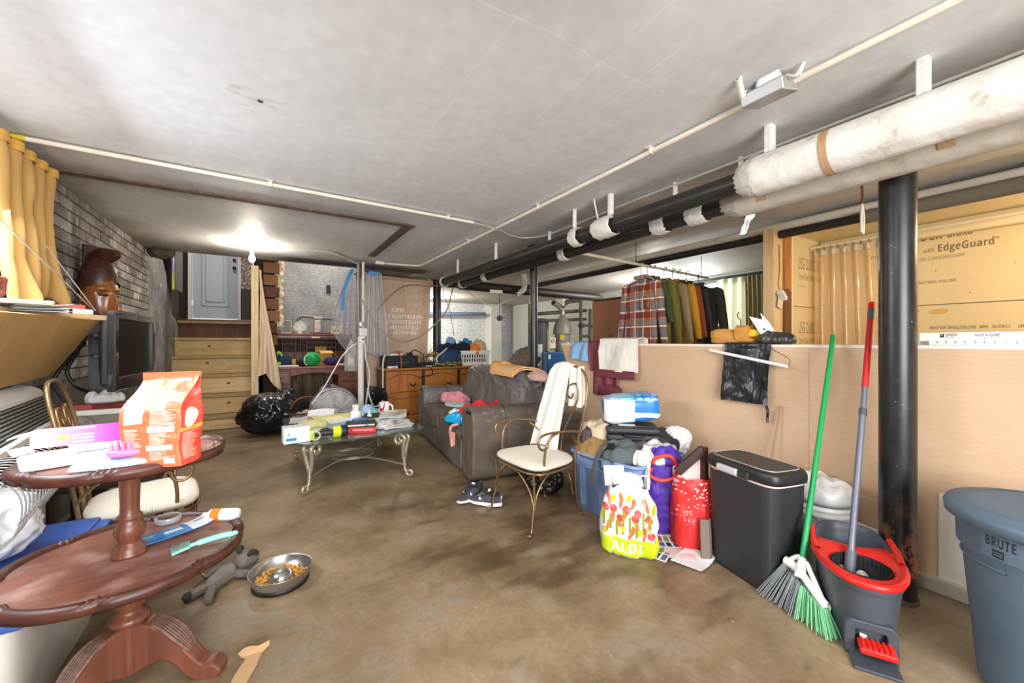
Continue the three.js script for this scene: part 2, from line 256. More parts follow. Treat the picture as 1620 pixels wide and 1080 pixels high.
{ // back wall of the stairwell around the door
  const w = M(0x4a372c, 0.8, { map: TW.dark });
  struct('wall_stairwell_back', [bx(-1.6, -1.2, 1.5, 4, -9.1, -8.93), bx(-0.22, 0.06, 1.5, 4, -9.1, -8.93), bx(-1.2, -0.22, 3.75, 4, -9.1, -8.93), bx(-1.6, 0.06, -0.15, 1.62, -9.1, -8.93)], w);
  const d = structG('door_1'), grey = M(0x8f949c, 0.55);
  part(d, 'door_panel', [bx(-1.13, -0.47, 1.68, 3.7, -9.0, -8.96, 0.004)], grey);
  const fr = (x0, x1, y0, y1) => [bx(x0, x1, y0, y0 + 0.02, -8.962, -8.945, 0.004), bx(x0, x1, y1 - 0.02, y1, -8.962, -8.945, 0.004), bx(x0, x0 + 0.02, y0, y1, -8.962, -8.945, 0.004), bx(x1 - 0.02, x1, y0, y1, -8.962, -8.945, 0.004)];
  part(d, 'molding', fr(-1.0, -0.6, 1.9, 2.95), grey); part(d, 'molding', fr(-0.94, -0.66, 1.98, 2.87), grey);
  part(d, 'hinge', [bx(-1.142, -1.118, 1.9, 2.0, -8.965, -8.94, 0.003)], MT.white);
  part(d, 'door_knob', [mv(new THREE.SphereGeometry(0.03, 16, 12), -0.52, 2.62, -8.91), cyl(0.012, 0.012, 0.05, -0.52, 2.62, -8.94, 12, PI / 2)], MT.blackMetal);
  part(d, 'deadbolt', [cyl(0.026, 0.026, 0.03, -0.52, 2.77, -8.945, 18, PI / 2)], MT.blackMetal);
  part(d, 'door_frame', [bx(-1.19, -1.14, 1.64, 3.75, -9.02, -8.9, 0.004), bx(-0.47, -0.44, 1.64, 3.75, -9.02, -8.92, 0.004), bx(-1.19, -0.22, 1.635, 1.66, -9.02, -8.88, 0.004)], M(0xb5b2ae, 0.6));
  const lat = cv(128, 256, (g, w, h) => { g.fillStyle = '#5c4a42'; g.fillRect(0, 0, w, h); const r = rngOf(3); for (let i = 0; i < 900; i++) { g.fillStyle = r() < 0.5 ? '#b9aba2' : '#8d7c74'; g.fillRect(r() * w, r() * h, 3, 5); } });
  const s = structG('window_sidelight');
  part(s, 'pane', [bx(-0.43, -0.24, 2.25, 3.7, -8.99, -8.97)], M(0xffffff, 0.4, { map: lat })); part(s, 'panel', [bx(-0.43, -0.24, 1.66, 2.25, -9.0, -8.95, 0.004)], MT.dark);
  part(s, 'mullion', [bx(-0.335, -0.32, 2.25, 3.7, -8.97, -8.955)], M(0x8a6f60, 0.7)); part(s, 'mullion', [bx(-0.43, -0.24, 2.32, 2.345, -8.97, -8.955)], M(0x8a6f60, 0.7)); 
}
{ // wooden stairs
  const st = structG('stairs'), T = MT.tread; const r = rngOf(9);
  const tops = [0.19, 0.47, 0.75, 1.03, 1.32], lx = [-1.2, -1.2, -1.2, -1.2, -1.18];
  const kn = (c) => M(c, 0.75, { map: TW.pine });
  const knot = M(0x5f4022, 0.8);
  tops.forEach((t, i) => {
    const z = -7.0 - 0.25 * i, b = i ? tops[i - 1] : 0;
    const m = kn([0xfff6e8, 0xf6ece0, 0xfff8ec, 0xe4dccc, 0xe0d8c8][i]);
    const ry = part(st, 'riser', [mv(triUV(new RoundedBoxGeometry(1.06 - Math.max(0, 0), t - b - 0.05, 0.038, 2, 0.004)), -0.7, (t - 0.04 + b) / 2, z - 0.03)], m);
    const u = ry.geometry.attributes.uv; for (let k = 0; k < u.count; k++) { const q = u.getX(k); u.setXY(k, u.getY(k) * 1.6, q * 0.5 + i * 0.31); }
    part(st, 'tread', [bx(-1.24, -0.165, t - 0.038, t, z - 0.27, z, 0.005)], kn([0xcfc4b0, 0xc8bda8, 0xd0c4ac, 0xccc0a8, 0xdcd0b8][i]));
    for (let k = 0; k < (i < 3 ? 2 : 1); k++) part(ry, 'knot', [mv(new THREE.SphereGeometry(0.02, 12, 8).scale(1.2, 0.8, 0.12), -1.0 + r() * 0.7, b + 0.1 + r() * 0.08, z - 0.0105)], knot);
  });
  part(st, 'riser', [bx(-1.24, -0.165, 1.32, 1.56, -8.32, -8.28, 0.004)], wood(woodTex(hx(0x5e3a28), hx(0x38231a), 77), 0.8));
  part(st, 'tread', [bx(-1.24, -0.165, 1.56, 1.6, -8.5, -8.25, 0.004)], kn(0xa89878));
  part(st, 'landing', [bx(-1.3, -0.06, 1.52, 1.635, -8.95, -8.5, 0.004)], MT.dark);
  part(st, 'stringer', [bx(-0.16, -0.12, 0, 1.5, -8.4, -7.0)], MT.pine);
  part(st, 'stair_post', [bx(-0.2, -0.11, 0, 2.36, -6.92, -6.83, 0.005)], MT.pine);
  part(st, 'support', [bx(-1.2, -0.2, 0, 0.9, -8.45, -7.9)], MT.dark);
}
{ // brick pier and the foam along it, behind the post
  const w = structG('wall_pier'), r = rngOf(4), bm = [0x7a5238, 0x5f4030, 0x8a6040].map((c) => M(c, 0.9, { bumpMap: rep(ceilBump, 6, 6), bumpScale: 0.01 }));
  part(w, 'core', [bx(-0.06, 0.13, 0, 2.7, -7.7, -7.45)], M(0x2b211c, 0.9));
  for (let k = 0; k < 10; k++) { const y = 1.2 + k * 0.19; part(w, 'block', [bx(-0.07 + r() * 0.02, 0.12 + r() * 0.05, y, y + 0.17, -7.47, -7.36 + r() * 0.04, 0.008)], bm[k % 3]); }
  const f = grid(20, 60, (u, v) => { const a = u * 2 * PI, y = 1.5 + v * 1.1, rr = 0.035 * (1 + 0.9 * ridge(y * 9, 1, 3)) * (1 + fbm(Math.cos(a) * 2, y * 12, 1)) ; return [0.165 + Math.cos(a) * rr, y, -7.42 + Math.sin(a) * rr]; }, true);
  part(w, 'foam', [f], M(0xcdb89a, 0.9));
}
// right-hand bay
const whiteBrick = blockTex(hx(0xe4e9ec), hx(0xcfd6da), 1 / 16, 1 / 30, 9);
struct('wall_far', [xUV(bx(2.05, 6.6, -0.15, 2.5, -10.8, -10.55), 3.4, 2.4)], M(0xffffff, 0.8, { map: whiteBrick, bumpMap: whiteBrick, bumpScale: 0.006 }));
struct('wall_far_pier', [xUV(bx(5.6, 5.95, 0, 2.36, -10.55, -10.2), 3.4, 2.4)], M(0xe2e2de, 0.8));
struct('wall_far_left', [bx(2.2, 2.35, -0.15, 2.5, -10.6, -6.95)], M(0xb8b4ac, 0.9));
{
  const w = M(0xd8dcd8, 0.85, { bumpMap: rep(ceilBump, 2, 2), bumpScale: 0.02 });
  struct('wall_right', [bx(6.5, 6.75, -0.15, 1.1, -10.8, 3), bx(6.5, 6.75, 2.3, 2.5, -10.8, 3), bx(6.5, 6.75, 1.1, 2.3, -10.8, -4.55), bx(6.5, 6.75, 1.1, 2.3, -2.6, 3)], w);
  const g = structG('window_1');
  part(g, 'window_frame', [bx(6.42, 6.56, 1.06, 1.14, -4.6, -2.55), bx(6.42, 6.56, 2.26, 2.34, -4.6, -2.55), bx(6.42, 6.56, 1.1, 2.3, -4.6, -4.52), bx(6.42, 6.56, 1.1, 2.3, -2.63, -2.55), bx(6.46, 6.54, 1.1, 2.3, -3.6, -3.55)], M(0x3f5450, 0.6));
  part(g, 'pane', [bx(6.535, 6.54, 1.12, 2.28, -4.54, -2.6)], M(0xdfe8ea, 0.5, { emissive: 0xe8f2f4, emissiveIntensity: 0.55 }));
}
struct('wall_behind', [bx(-1.5, 6.75, -0.15, 0.7, 2.6, 2.98), bx(-1.5, 6.75, 2.3, CEIL + 0.1, 2.6, 2.98), bx(-1.5, -1.2, 0.7, 2.3, 2.6, 2.98), bx(1.45, 6.75, 0.7, 2.3, 2.6, 2.98)], M(0xcfc8ba, 0.9));
{
  const g = structG('unseen_window_2'); part(g, 'window_frame', [bx(-1.23, 1.5, 0.66, 0.74, 2.5, 2.7), bx(-1.23, 1.5, 2.26, 2.34, 2.5, 2.7), bx(-1.23, -1.15, 0.7, 2.3, 2.5, 2.7), bx(1.42, 1.5, 0.7, 2.3, 2.5, 2.7), bx(0.1, 0.18, 0.7, 2.3, 2.55, 2.65)], MT.white);
  part(g, 'pane', [bx(-1.18, 1.45, 0.72, 2.28, 2.66, 2.67)], M(0xf0f0f0, 0.4, { emissive: 0xfff6ea, emissiveIntensity: 1.6 }));  // glowing pane of the unseen rear window that lights the room
  const h = structG('unseen_window_3'); part(h, 'window_frame', [bx(-1.27, -1.22, 1.47, 1.53, -3.05, -1.45), bx(-1.27, -1.22, 2.13, 2.19, -3.05, -1.45), bx(-1.27, -1.22, 1.5, 2.16, -3.05, -3.0), bx(-1.27, -1.22, 1.5, 2.16, -1.5, -1.45)], MT.white);
  part(h, 'pane', [bx(-1.262, -1.257, 1.52, 2.15, -3.02, -1.48)], M(0xf0f0f0, 0.4, { emissive: 0xf6f8ff, emissiveIntensity: 1.6 }));  // glowing pane of the left window, out of view
}
// ---------- drywall half wall ----------
{
  const w = structG('wall_partition');
  const dw = tex(1024, 512, (u, v) => {
    const a = fbm(u * 6, v * 3, 4, 4), b = fbm(u * 120, v * 120, 5, 2); let c = mix3(hx(0xdcbb98), hx(0xcba885), cl(0.4 + a * 0.9));
    const s = Math.abs(v - 0.36 - (u - 0.3) * 0.05); if (s < 0.004 && u > 0.36 && u < 0.47 && b > -0.4) c = hx(0xf1e7da); const s2 = Math.abs(v - 0.30 + (u - 0.3) * 0.03); if (s2 < 0.002 && u > 0.3 && u < 0.56 && a > 0.0) c = mix3(c, hx(0xe9dac6), 0.7);
    return c.map((q) => q * (1 + b * 0.05));
  });
  const face = M(0xffffff, 0.85, { map: dw }), gyp = M(0xf3f0ea, 0.9);
  const outline = [[-3.2, 0], [3.56, 0], [3.56, 0]]; 
  const sheetG = (z0, z1, x0, x1, slant) => { const g = ext([[-z1, 0.02], [-z0 - slant, 0.02], [-z0, 1.222], [-z1, 1.222]], x1 - x0); g.rotateY(PI / 2); g.translate((x0 + x1) / 2, 0, 0); const p = g.attributes.position, u = g.attributes.uv; for (let i = 0; i < p.count; i++) u.setXY(i, (-p.getZ(i) + 3) / 7, p.getY(i) / 1.3); return g; };
  part(w, 'drywall_sheet', [sheetG(-3.56, -1.12, 2.872, 2.884, 0.55)], face); part(w, 'drywall_sheet', [sheetG(-1.118, 2.4, 2.872, 2.884, 0)], face);
  part(w, 'drywall_core', [sheetG(-3.565, 2.4, 2.884, 2.9, 0.55)], gyp);
  part(w, 'top_plate', [bx(2.868, 2.99, 1.222, 1.24, -3.56, 2.4, 0.003)], M(0xf0e6d6, 0.8));
  for (const z of [-3.0, -2.4, -1.8, -1.2, -0.6, 0, 0.6, 1.2]) part(w, 'stud', [bx(2.9, 2.985, 0.02, 1.222, z, z + 0.038)], MT.stud);
  struct('trim_curb', [warp(bx(2.84, 3.0, 0, 0.075, -3.0, 2.6, 0.01), (x, y, z) => [x + fbm(z * 5, y * 8, 2) * 0.03, y, z])], M(0xc4b9a8, 0.95, { bumpMap: rep(ceilBump, 2, 2), bumpScale: 0.004 }));
  const patch = warp(grid(30, 30, (u, v) => [2.868, 0.03 + v * 0.47, -0.62 + u * 0.62 - (1 - v) * 0.05 * Math.sin(v * 7)]), (x, y, z) => [x + fbm(z * 8, y * 8) * 0.006, y, z + (z < -0.5 ? fbm(y * 9, 1, 3) * 0.08 : 0)]);
  part(w, 'torn_paper_patch', [bx(2.866, 2.873, 0.07, 0.5, -0.56, 0.3, 0.003)], M(0xe4dccf, 0.95, { bumpMap: rep(ceilBump, 3, 3), bumpScale: 0.003 }));
}
// ---------- cement board niche ----------
{
  const boardTex = (draw, w = 1024, h = 1024) => cv(w, h, (g) => { g.fillStyle = '#d9c391'; g.fillRect(0, 0, w, h); const r = rngOf(8); for (let i = 0; i < 2200; i++) { g.fillStyle = `rgba(${r() < 0.5 ? '250,235,190' : '160,130,80'},0.08)`; g.fillRect(r() * w, r() * h, 2 + r() * 10, 1 + r() * 3); } g.fillStyle = '#75674b'; draw(g, w, h); });
  const T1 = boardTex((g) => { // side wall, 0.74 m x 0.91 m each board
    for (const y of [0, 560]) { g.save(); g.translate(200, 235 + y * 0.82); g.scale(1.1, 1.1); g.font = '100px sans-serif'; g.fillText('USG DUROCK', 0, 0); g.restore(); g.save(); g.translate(205, 310 + y * 0.82); g.scale(0.95, 1.1); g.font = '56px sans-serif'; g.fillText('Cement Board with EdgeGuard', 0, 0); g.restore(); g.font = '24px sans-serif'; g.fillText('SCO 10-4 DEL  1608', 205, 365 + y * 0.82); }
  });
  const T2 = boardTex((g) => { // upper back board: 3.0 m x 0.58 m shown as 2048 x 400
    g.setTransform(0.48, 0, 0, 0.68, 10, 52); g.font = 'bold 86px sans-serif'; g.fillText('DUROCK', 700, 26); g.font = 'bold 62px sans-serif'; g.fillText('Brand', 1080, 26);
    g.font = 'bold 60px sans-serif'; g.fillText('Cement Board', 430, 118); g.font = '44px sans-serif'; g.fillText('with', 905, 118); g.font = 'bold 74px sans-serif'; g.fillText('EdgeGuard', 1010, 120); g.font = 'bold 20px sans-serif'; g.fillText('TM', 1398, 84);
    g.font = '32px sans-serif'; g.fillText('USG.COM/EDGEGUARD', 870, 176); g.font = 'bold 27px sans-serif'; g.fillText('INSTRUCTIONS  USG.COM', 812, 352);
    g.fillStyle = '#4a3c26'; for (const [x, y] of [[1000, 262], [1520, 262], [1240, 440], [600, 250]]) { g.beginPath(); g.arc(x, y, 4, 0, 7); g.fill(); }
  }, 2048, 400);
  const T3 = boardTex((g, w, h) => { // lower back board, printed upside down
    g.fillStyle = 'rgba(200,150,50,0.6)'; for (const [x, y, a, b] of [[500, 30, 34, 14], [400, 24, 32, 11], [270, 62, 18, 26]]) { g.beginPath(); g.ellipse(x, y, a, b, -0.1, 0, 7); g.fill(); }
    g.fillStyle = '#75674b'; g.setTransform(0.48, 0, 0, 0.8, 41, 0); g.save(); g.translate(1530, 130); g.rotate(PI); g.font = 'bold 27px sans-serif'; g.fillText('1881      11/02/16   1608   INSTRUCTIONS USG.COM', 0, 0); g.restore();
  }, 2048, 400);
  const setUV = (g, fu, fv) => { const p = g.attributes.position, u = g.attributes.uv; for (let i = 0; i < p.count; i++) u.setXY(i, fu(p.getX(i), p.getY(i), p.getZ(i)), fv(p.getY(i))); return g; };
  const cb = (t) => M(0xffffff, 0.9, { map: t });
  const w = structG('wall_niche');
  const c1 = cb(T1);
  part(w, 'cement_board', [setUV(bx(4.12, 4.78, 0.9, 1.585, -1.78, -1.74), (x) => (x - 4.12) / 0.66, (y) => (y - 0.9) / 1.36)], c1);
  part(w, 'cement_board', [setUV(bx(4.12, 4.78, 1.592, 2.26, -1.78, -1.742), (x) => (x - 4.12) / 0.66, (y) => (y - 0.9) / 1.36)], c1);
  part(w, 'cement_board', [setUV(bx(4.77, 4.79, 1.572, 2.26, -1.76, 1.6), (x, y, z) => (z + 1.76) / 3.4, (y) => (y - 1.572) / 0.66)], cb(T2));
  part(w, 'cement_board', [setUV(bx(4.772, 4.79, 0.85, 1.565, -1.76, 1.6), (x, y, z) => (z + 1.76) / 3.4, (y) => (y - 0.9) / 0.66)], cb(T3));
  part(w, 'stud', [bx(3.74, 3.9, 0, 2.25, -1.81, -1.72, 0.004)], MT.stud);
  part(w, 'stud', [bx(3.905, 4.02, 0, 1.72, -1.81, -1.7, 0.004)], wood(woodTex(hx(0x8a6238), hx(0x6a4526), 82), 0.8)); part(w, 'stud', [bx(3.905, 4.02, 1.725, 2.25, -1.81, -1.7, 0.004)], wood(woodTex(hx(0xc8893c), hx(0x9c6526), 83), 0.8));
  part(w, 'corner_strip', [bx(4.02, 4.13, 0, 2.25, -1.8, -1.735, 0.003)], M(0xe8d9b4, 0.8));
  part(w, 'ledge', [bx(4.68, 4.772, 2.13, 2.25, -1.74, 1.6, 0.02)], M(0xe4d2a4, 0.7));
  struct('ceiling_niche', [bx(4.02, 4.9, 2.25, 2.3, -1.81, 1.6)], M(0xe0d2a8, 0.8));
  struct('wall_niche_end', [bx(3.8, 4.9, 0, 2.37, 1.6, 1.7)], M(0xd8c8a0, 0.9));
}
// ---------- pipes and conduits under the ceiling ----------
const rustBlack = tex(512, 256, (u, v) => { const a = fbm(u * 30, v * 8, 2, 4), b = fbm(u * 90, v * 40, 6, 2); let c = mix3(hx(0x232323), hx(0x3a3734), cl(0.5 + a)); c = mix3(c, hx(0x8d7b66), ss(a + b * 0.7, 0.3, 0.55) * 0.6); return c; });
const pipeBlack = M(0xffffff, 0.38, { map: rustBlack, metalness: 0.25 });
const dirtTex = (c1, c2, c3, seed) => tex(512, 256, (u, v) => { const a = fbm(u * 6 + seed, v * 22, seed, 4), b = fbm(u * 30, v * 110, seed, 2); return mix3(mix3(c1, c2, cl(0.4 + a)), c3, ss(a + b * 0.5, 0.28, 0.55) * 0.5); });
const wrapMat = M(0xffffff, 0.9, { map: dirtTex(hx(0xe0ddd6), hx(0xccc6ba), hx(0xa59a88), 4), bumpMap: rep(ceilBump, 0.4, 5), bumpScale: 0.006 });
const zTube = (x, y, r, z0, z1, f = 0.02, n = 40, m = 60) => grid(n, m, (u, v) => { const a = u * 2 * PI, z = mix(z0, z1, v), rr = r * (1 + f * fbm(Math.cos(a) * 2, Math.sin(a) * 2 + z * 3, z * 2, 3)); return [x + Math.cos(a) * rr, y + Math.sin(a) * rr, z]; }, true);
const collar = (x, y, r, z, w, seed) => grid(36, 16, (u, v) => { const a = u * 2 * PI, k = Math.sin(cl(v) * PI), rr = r * (0.86 + 0.14 * Math.pow(k, 0.4)) * (1 + 0.16 * fbm(Math.cos(a) * 3 + seed, Math.sin(a) * 3 + v * 4, seed, 3)); return [x + Math.cos(a) * rr, y + Math.sin(a) * rr, z + (v - 0.5) * w + 0.02 * fbm(Math.cos(a) * 4, Math.sin(a) * 4, seed)]; }, true);
const strapG = (x, z, y0, w = 0.028, f = 0.08) => warp(box(w, CEIL + 0.01 - y0, w * 0.75, x, (CEIL + 0.01 + y0) / 2, z, 0.006), (a, b, c) => [a + fbm(b * 20, c * 9) * f * 0.06, b, c]);
const frayed = (x, y, r, z, seed) => grid(48, 10, (u, v) => { const a = u * 2 * PI, rr = r * (0.6 + 0.46 * Math.pow(v, 0.5)) * (1 + 0.12 * fbm(Math.cos(a) * 6 + seed, Math.sin(a) * 6, v * 3, 3)); return [x + Math.cos(a) * rr, y + Math.sin(a) * rr, z - 0.05 + v * 0.1 - 0.05 * Math.max(0, fbm(Math.cos(a) * 5, Math.sin(a) * 5, seed)) ]; }, true);
const rustBand = M(0xe8dcd0, 0.9, { map: dirtTex(hx(0xd8c4a8), hx(0xa87848), hx(0xe8e2d6), 8) });
{
  const o = thing('steam_pipe', 'black steel steam pipe with thick white insulation on its near half, nearer the ceiling centre', 'pipe');
  part(o, 'bare_pipe', [zTube(2.2, 2.13, 0.056, -5.46, -1.1, 0.01), cyl(0.05, 0.05, 0.02, 2.2, 2.13, -5.46, 24, PI / 2)], pipeBlack);
  part(o, 'insulation', [zTube(2.2, 2.13, 0.1, -1.12, 1.6, 0.06, 48, 120), frayed(2.2, 2.13, 0.104, -1.13, 3)], wrapMat);
  for (const z of [-0.77]) part(o, 'rusted_band', [zTube(2.2, 2.13, 0.1025, z - 0.016, z + 0.016, 0.05, 40, 4)], rustBand);
  for (const [z, w] of [[-2.52, 0.1], [-2.19, 0.2], [-5.42, 0.06]]) part(o, 'cloth_wrap', [collar(2.2, 2.13, w > 0.15 ? 0.082 : 0.078, z, w, z * 3)], wrapMat);
  for (const [z, w] of [[-4.95, 0.03], [-3.9, 0.03], [-2.55, 0.03], [-2.14, 0.04], [-1.03, 0.05], [-0.47, 0.05], [0.3, 0.05]]) part(o, 'hanger_strap', [strapG(2.2, z, z > -1.1 ? 2.2 : 2.17, w)], wrapMat);
  part(o, 'hanger_strap', [tube([[2.16, 2.38, -2.28], [2.17, 2.3, -2.27], [2.2, 2.17, -2.26]], 0.006)], MT.wire);
}
{
  const o = thing('steam_pipe', 'lower black steam pipe with greyer insulation, running beside the white-wrapped one', 'pipe');
  part(o, 'bare_pipe', [zTube(2.43, 2.11, 0.056, -5.46, -1.3, 0.01)], pipeBlack);
  part(o, 'insulation', [zTube(2.43, 2.11, 0.096, -1.33, 1.6, 0.06, 48, 120), frayed(2.43, 2.11, 0.1, -1.34, 9)], M(0xdedad2, 0.9, { map: dirtTex(hx(0xe4e0d8), hx(0xccc6ba), hx(0xb0a694), 14), bumpMap: rep(ceilBump, 0.4, 5), bumpScale: 0.006 }));
  for (const z of [-0.46, -1.17]) part(o, 'rusted_patch', [grid(8, 4, (u, v) => { const a = PI * (1.0 + u * 0.22); return [2.43 + Math.cos(a) * 0.1005, 2.11 + Math.sin(a) * 0.1005, z + v * 0.05]; })], rustBand);
  for (const [z, w] of [[-2.96, 0.1], [-1.87, 0.12], [-1.58, 0.13], [-4.55, 0.12], [-5.3, 0.08]]) part(o, 'cloth_wrap', [collar(2.43, 2.11, 0.074, z, w, z * 5)], wrapMat);
  for (const z of [-3.2, -1.75, -1.3]) part(o, 'hanger_strap', [strapG(2.43, z, 2.16, 0.03)], wrapMat);
  part(o, 'torn_wrap', [sheet(6, 14, (u, v) => [2.45 + fbm(v * 3, u, 2) * 0.04, 2.03 - v * 0.12, -1.27 + u * (0.05 - v * 0.02) - v * 0.05], 0.002)], MT.paper);
}
{
  const o = thing('branch_pipe', 'brown-black steam pipe crossing towards the boiler behind the middle pillar', 'pipe');
  const xT = (g) => mv(g, 0, 0, 0, 0, 0, 0);
  part(o, 'bare_pipe', [bar([2.43, 2.1, -5.38], [5.35, 2.1, -5.55], 0.072, 28)], M(0xffffff, 0.5, { map: rustBlack, color: 0xc8b090 }));
  part(o, 'elbow', [tube([[5.3, 2.1, -5.55], [5.42, 2.08, -5.58], [5.46, 1.98, -5.62], [5.46, 1.8, -5.65]], 0.078, 24, 18)], pipeBlack);
  part(o, 'cloth_wrap', [tube([[3.55, 2.36, -5.36], [3.56, 2.25, -5.36], [3.52, 2.1, -5.34], [3.45, 2.03, -5.42], [3.38, 2.0, -5.36]], 0.045, 30, 10)], wrapMat);
  part(o, 'tag', [box(0.22, 0.05, 0.01, 3.02, 2.035, -5.34, 0.003)], MT.cream);
}
const paintPipe = M(0xf4f0e8, 0.6, { map: dirtTex(hx(0xf0ece2), hx(0xdcd5c6), hx(0xa89c88), 19) });
{
  const o = thing('electrical_conduit', 'cream painted conduit running straight away along the ceiling through a steel junction box', 'conduit');
  part(o, 'tube', [bar([1.865, 2.345, 0.6], [1.865, 2.345, -5.4], 0.0135, 14), tube([[1.865, 2.345, -5.4], [1.85, 2.345, -5.5], [1.7, 2.345, -5.56], [1.36, 2.345, -5.6]], 0.0135, 20)], paintPipe);
  for (const z of [-0.1, -1.5, -2.6, -3.9]) part(o, 'pipe_clip', [box(0.06, 0.006, 0.03, 1.86, 2.364, z, 0.002), box(0.035, 0.032, 0.018, 1.865, 2.347, z, 0.006)], paintPipe);
  part(o, 'end_box', [box(0.11, 0.045, 0.06, 1.32, 2.345, -5.6, 0.01)], paintPipe);
  part(o, 'junction_box', [box(0.15, 0.055, 0.17, 1.83, 2.325, -0.86, 0.008, 0, 0, 0.28)], MT.galv);
  part(o, 'box_plate', [cyl(0.05, 0.05, 0.012, 1.785, 2.345, -0.84, 24, 0, 0.28 + PI / 2), cyl(0.02, 0.02, 0.016, 1.782, 2.335, -0.92, 16, 0, 0.28 + PI / 2)], MT.steel);
  part(o, 'flex_armor', Array.from({ length: 16 }, (_, i) => { const t = i / 15; return mv(new THREE.TorusGeometry(0.012, 0.0045, 6, 14), 1.69 + t * 0.075, 2.37 - t * 0.045 - Math.sin(t * PI) * 0.012, -0.915 - t * 0.02, 0.2, 1.3, 0.5); }), MT.wire);
  part(o, 'wire', [tube([[1.8, 2.345, -0.78], [1.79, 2.32, -0.74], [1.8, 2.36, -0.72], [1.84, 2.34, -0.75]], 0.006)], MT.wire);
}
{
  const o = thing('electrical_conduit', 'white conduit crossing the ceiling from the yellow-taped end at the left wall', 'conduit');
  part(o, 'tube', [bar([-1.1, 2.345, -3.17], [1.6, 2.345, -3.25], 0.013, 14)], paintPipe);
  part(o, 'yellow_tape', [bar([-1.23, 2.345, -3.168], [-1.1, 2.345, -3.17], 0.015, 14)], M(0xe3c22a, 0.6));
  part(o, 'cable', [tube([[1.58, 2.345, -3.25], [1.75, 2.34, -3.27], [1.9, 2.335, -3.3], [2.1, 2.34, -3.42], [2.3, 2.35, -3.47], [2.42, 2.35, -3.3], [2.44, 2.352, -2.9], [2.42, 2.352, -2.1], [2.42, 2.352, -0.4], [2.42, 2.352, 0.8]], 0.009, 90)], M(0xb9b8b2, 0.5, { metalness: 0.3 }));
  for (const [x, z] of [[0.02, -3.2], [1.35, -3.245]]) part(o, 'pipe_clip', [box(0.03, 0.006, 0.06, x, 2.364, z, 0.002), box(0.018, 0.036, 0.035, x, 2.347, z, 0.006)], paintPipe);
}
{ // bare bulb in a porcelain holder
  const o = thing('ceiling_bulb', 'lit bare bulb in a porcelain ceiling holder above the stairs', 'light bulb', [-0.15, CEIL, -5.42]);
  part(o, 'holder', [lathe([[0, 0], [0.058, 0], [0.06, -0.012], [0.05, -0.03], [0.034, -0.04], [0.03, -0.06], [0, -0.06]])], MT.wire);
  part(o, 'socket', [lathe([[0.02, -0.06], [0.023, -0.075], [0.018, -0.1], [0, -0.1]])], MT.paper);
  part(o, 'bulb', [lathe([[0.012, -0.09], [0.016, -0.11], [0.03, -0.14], [0.034, -0.165], [0.027, -0.19], [0.012, -0.203], [0, -0.206]])], M(0xffffff, 0.3, { emissive: 0xfffaf0, emissiveIntensity: 6 }));
  bulbLight([-0.15, CEIL - 0.16, -5.42], 0xfff4e2, 2.4, 1.5);
  single('ceiling_wire', [tube([[-0.1, 2.36, -5.41], [0.1, 2.357, -5.36], [0.6, 2.357, -5.32], [0.95, 2.357, -5.7], [1.08, 2.33, -5.8]], 0.006, 50)], MT.wire, 'thin grey wire from the bulb holder along the ceiling to the white post', 'wire');
}
// cream pipe and dark pipe of the right-hand bay
{
  const o = thing('water_pipe', 'cream painted water pipe running along the ceiling of the bay beyond the half wall', 'pipe');
  part(o, 'tube', [bar([3.97, 2.29, 1.55], [3.97, 2.29, -6.6], 0.048, 20)], paintPipe); part(o, 'end_cap', [cyl(0.06, 0.055, 0.05, 3.97, 2.29, -6.6, 20, PI / 2)], pipeBlack);
  for (const z of [-0.4, -2.4, -4.2]) part(o, 'hanger', [tube([[3.97, 2.37, z], [3.98, 2.34, z], [4.0, 2.27, z]], 0.006)], MT.wire);
  const p = thing('drain_pipe', 'dark pipe under the cream pipe, partly sleeved in grey foam', 'pipe');
  part(p, 'tube', [bar([3.84, 2.2, -0.35], [3.84, 2.2, -6.2], 0.036, 18)], pipeBlack);
  part(p, 'foam_sleeve', [zTube(3.84, 2.2, 0.05, -1.15, -0.35, 0.03)], M(0x77705f, 0.9)); part(p, 'tape_wrap', [zTube(3.84, 2.2, 0.04, -0.35, 1.55, 0.02)], M(0x9c917c, 0.8));
  const q = thing('water_pipe', 'cream pipe under the far ceiling, running crosswise to the boiler', 'pipe'); part(q, 'tube', [bar([2.9, 2.25, -6.4], [5.3, 2.25, -6.6], 0.03, 14), tube([[5.3, 2.25, -6.6], [5.36, 2.25, -6.6], [5.37, 2.2, -6.6], [5.37, 2.02, -6.6]], 0.03)], MT.cream);
}
// ---------- posts ----------
const postTex = (rust) => tex(256, 1024, (u, v) => { const a = fbm(u * 6, v * 24, 3, 4), b = fbm(u * 40, v * 160, 7, 2); let c = mix3(hx(0x1c1c1d), hx(0x323232), cl(0.5 + a)); c = mix3(c, hx(0xcfcac0), ss(b + a * 0.5, 0.42, 0.55) * 0.7); if (rust) c = mix3(c, hx(0xa05a38), ss(a + b * 0.5, 0.0, 0.12) * ss(0.24 - v, 0, 0.18)); return c; });
function column(x, z, r, h, label, rust) {
  const o = thing('support_column', label, 'column', [x, 0, z]);
  part(o, 'shaft', [cyl(r, r, h - 0.02, 0, h / 2, 0, 36)], M(0xffffff, 0.33, { map: postTex(rust), metalness: 0.1 }));
  part(o, 'base_plate', [cyl(r * 1.12, r * 1.1, 0.02, 0, 0.01, 0, 32)], M(0x6a5a4a, 0.9)); part(o, 'top_plate', [box(r * 2.4, 0.015, r * 2.4, 0, h - 0.008, 0, 0.003)], MT.blackMetal);
  return o;
}
column(2.64, -0.655, 0.07, CEIL - 0.005, 'thick black steel column with rust near its base, beside the mop bucket', true);
column(2.62, -3.75, 0.044, CEIL - 0.005, 'slim black steel column standing behind the leather sofa', false);
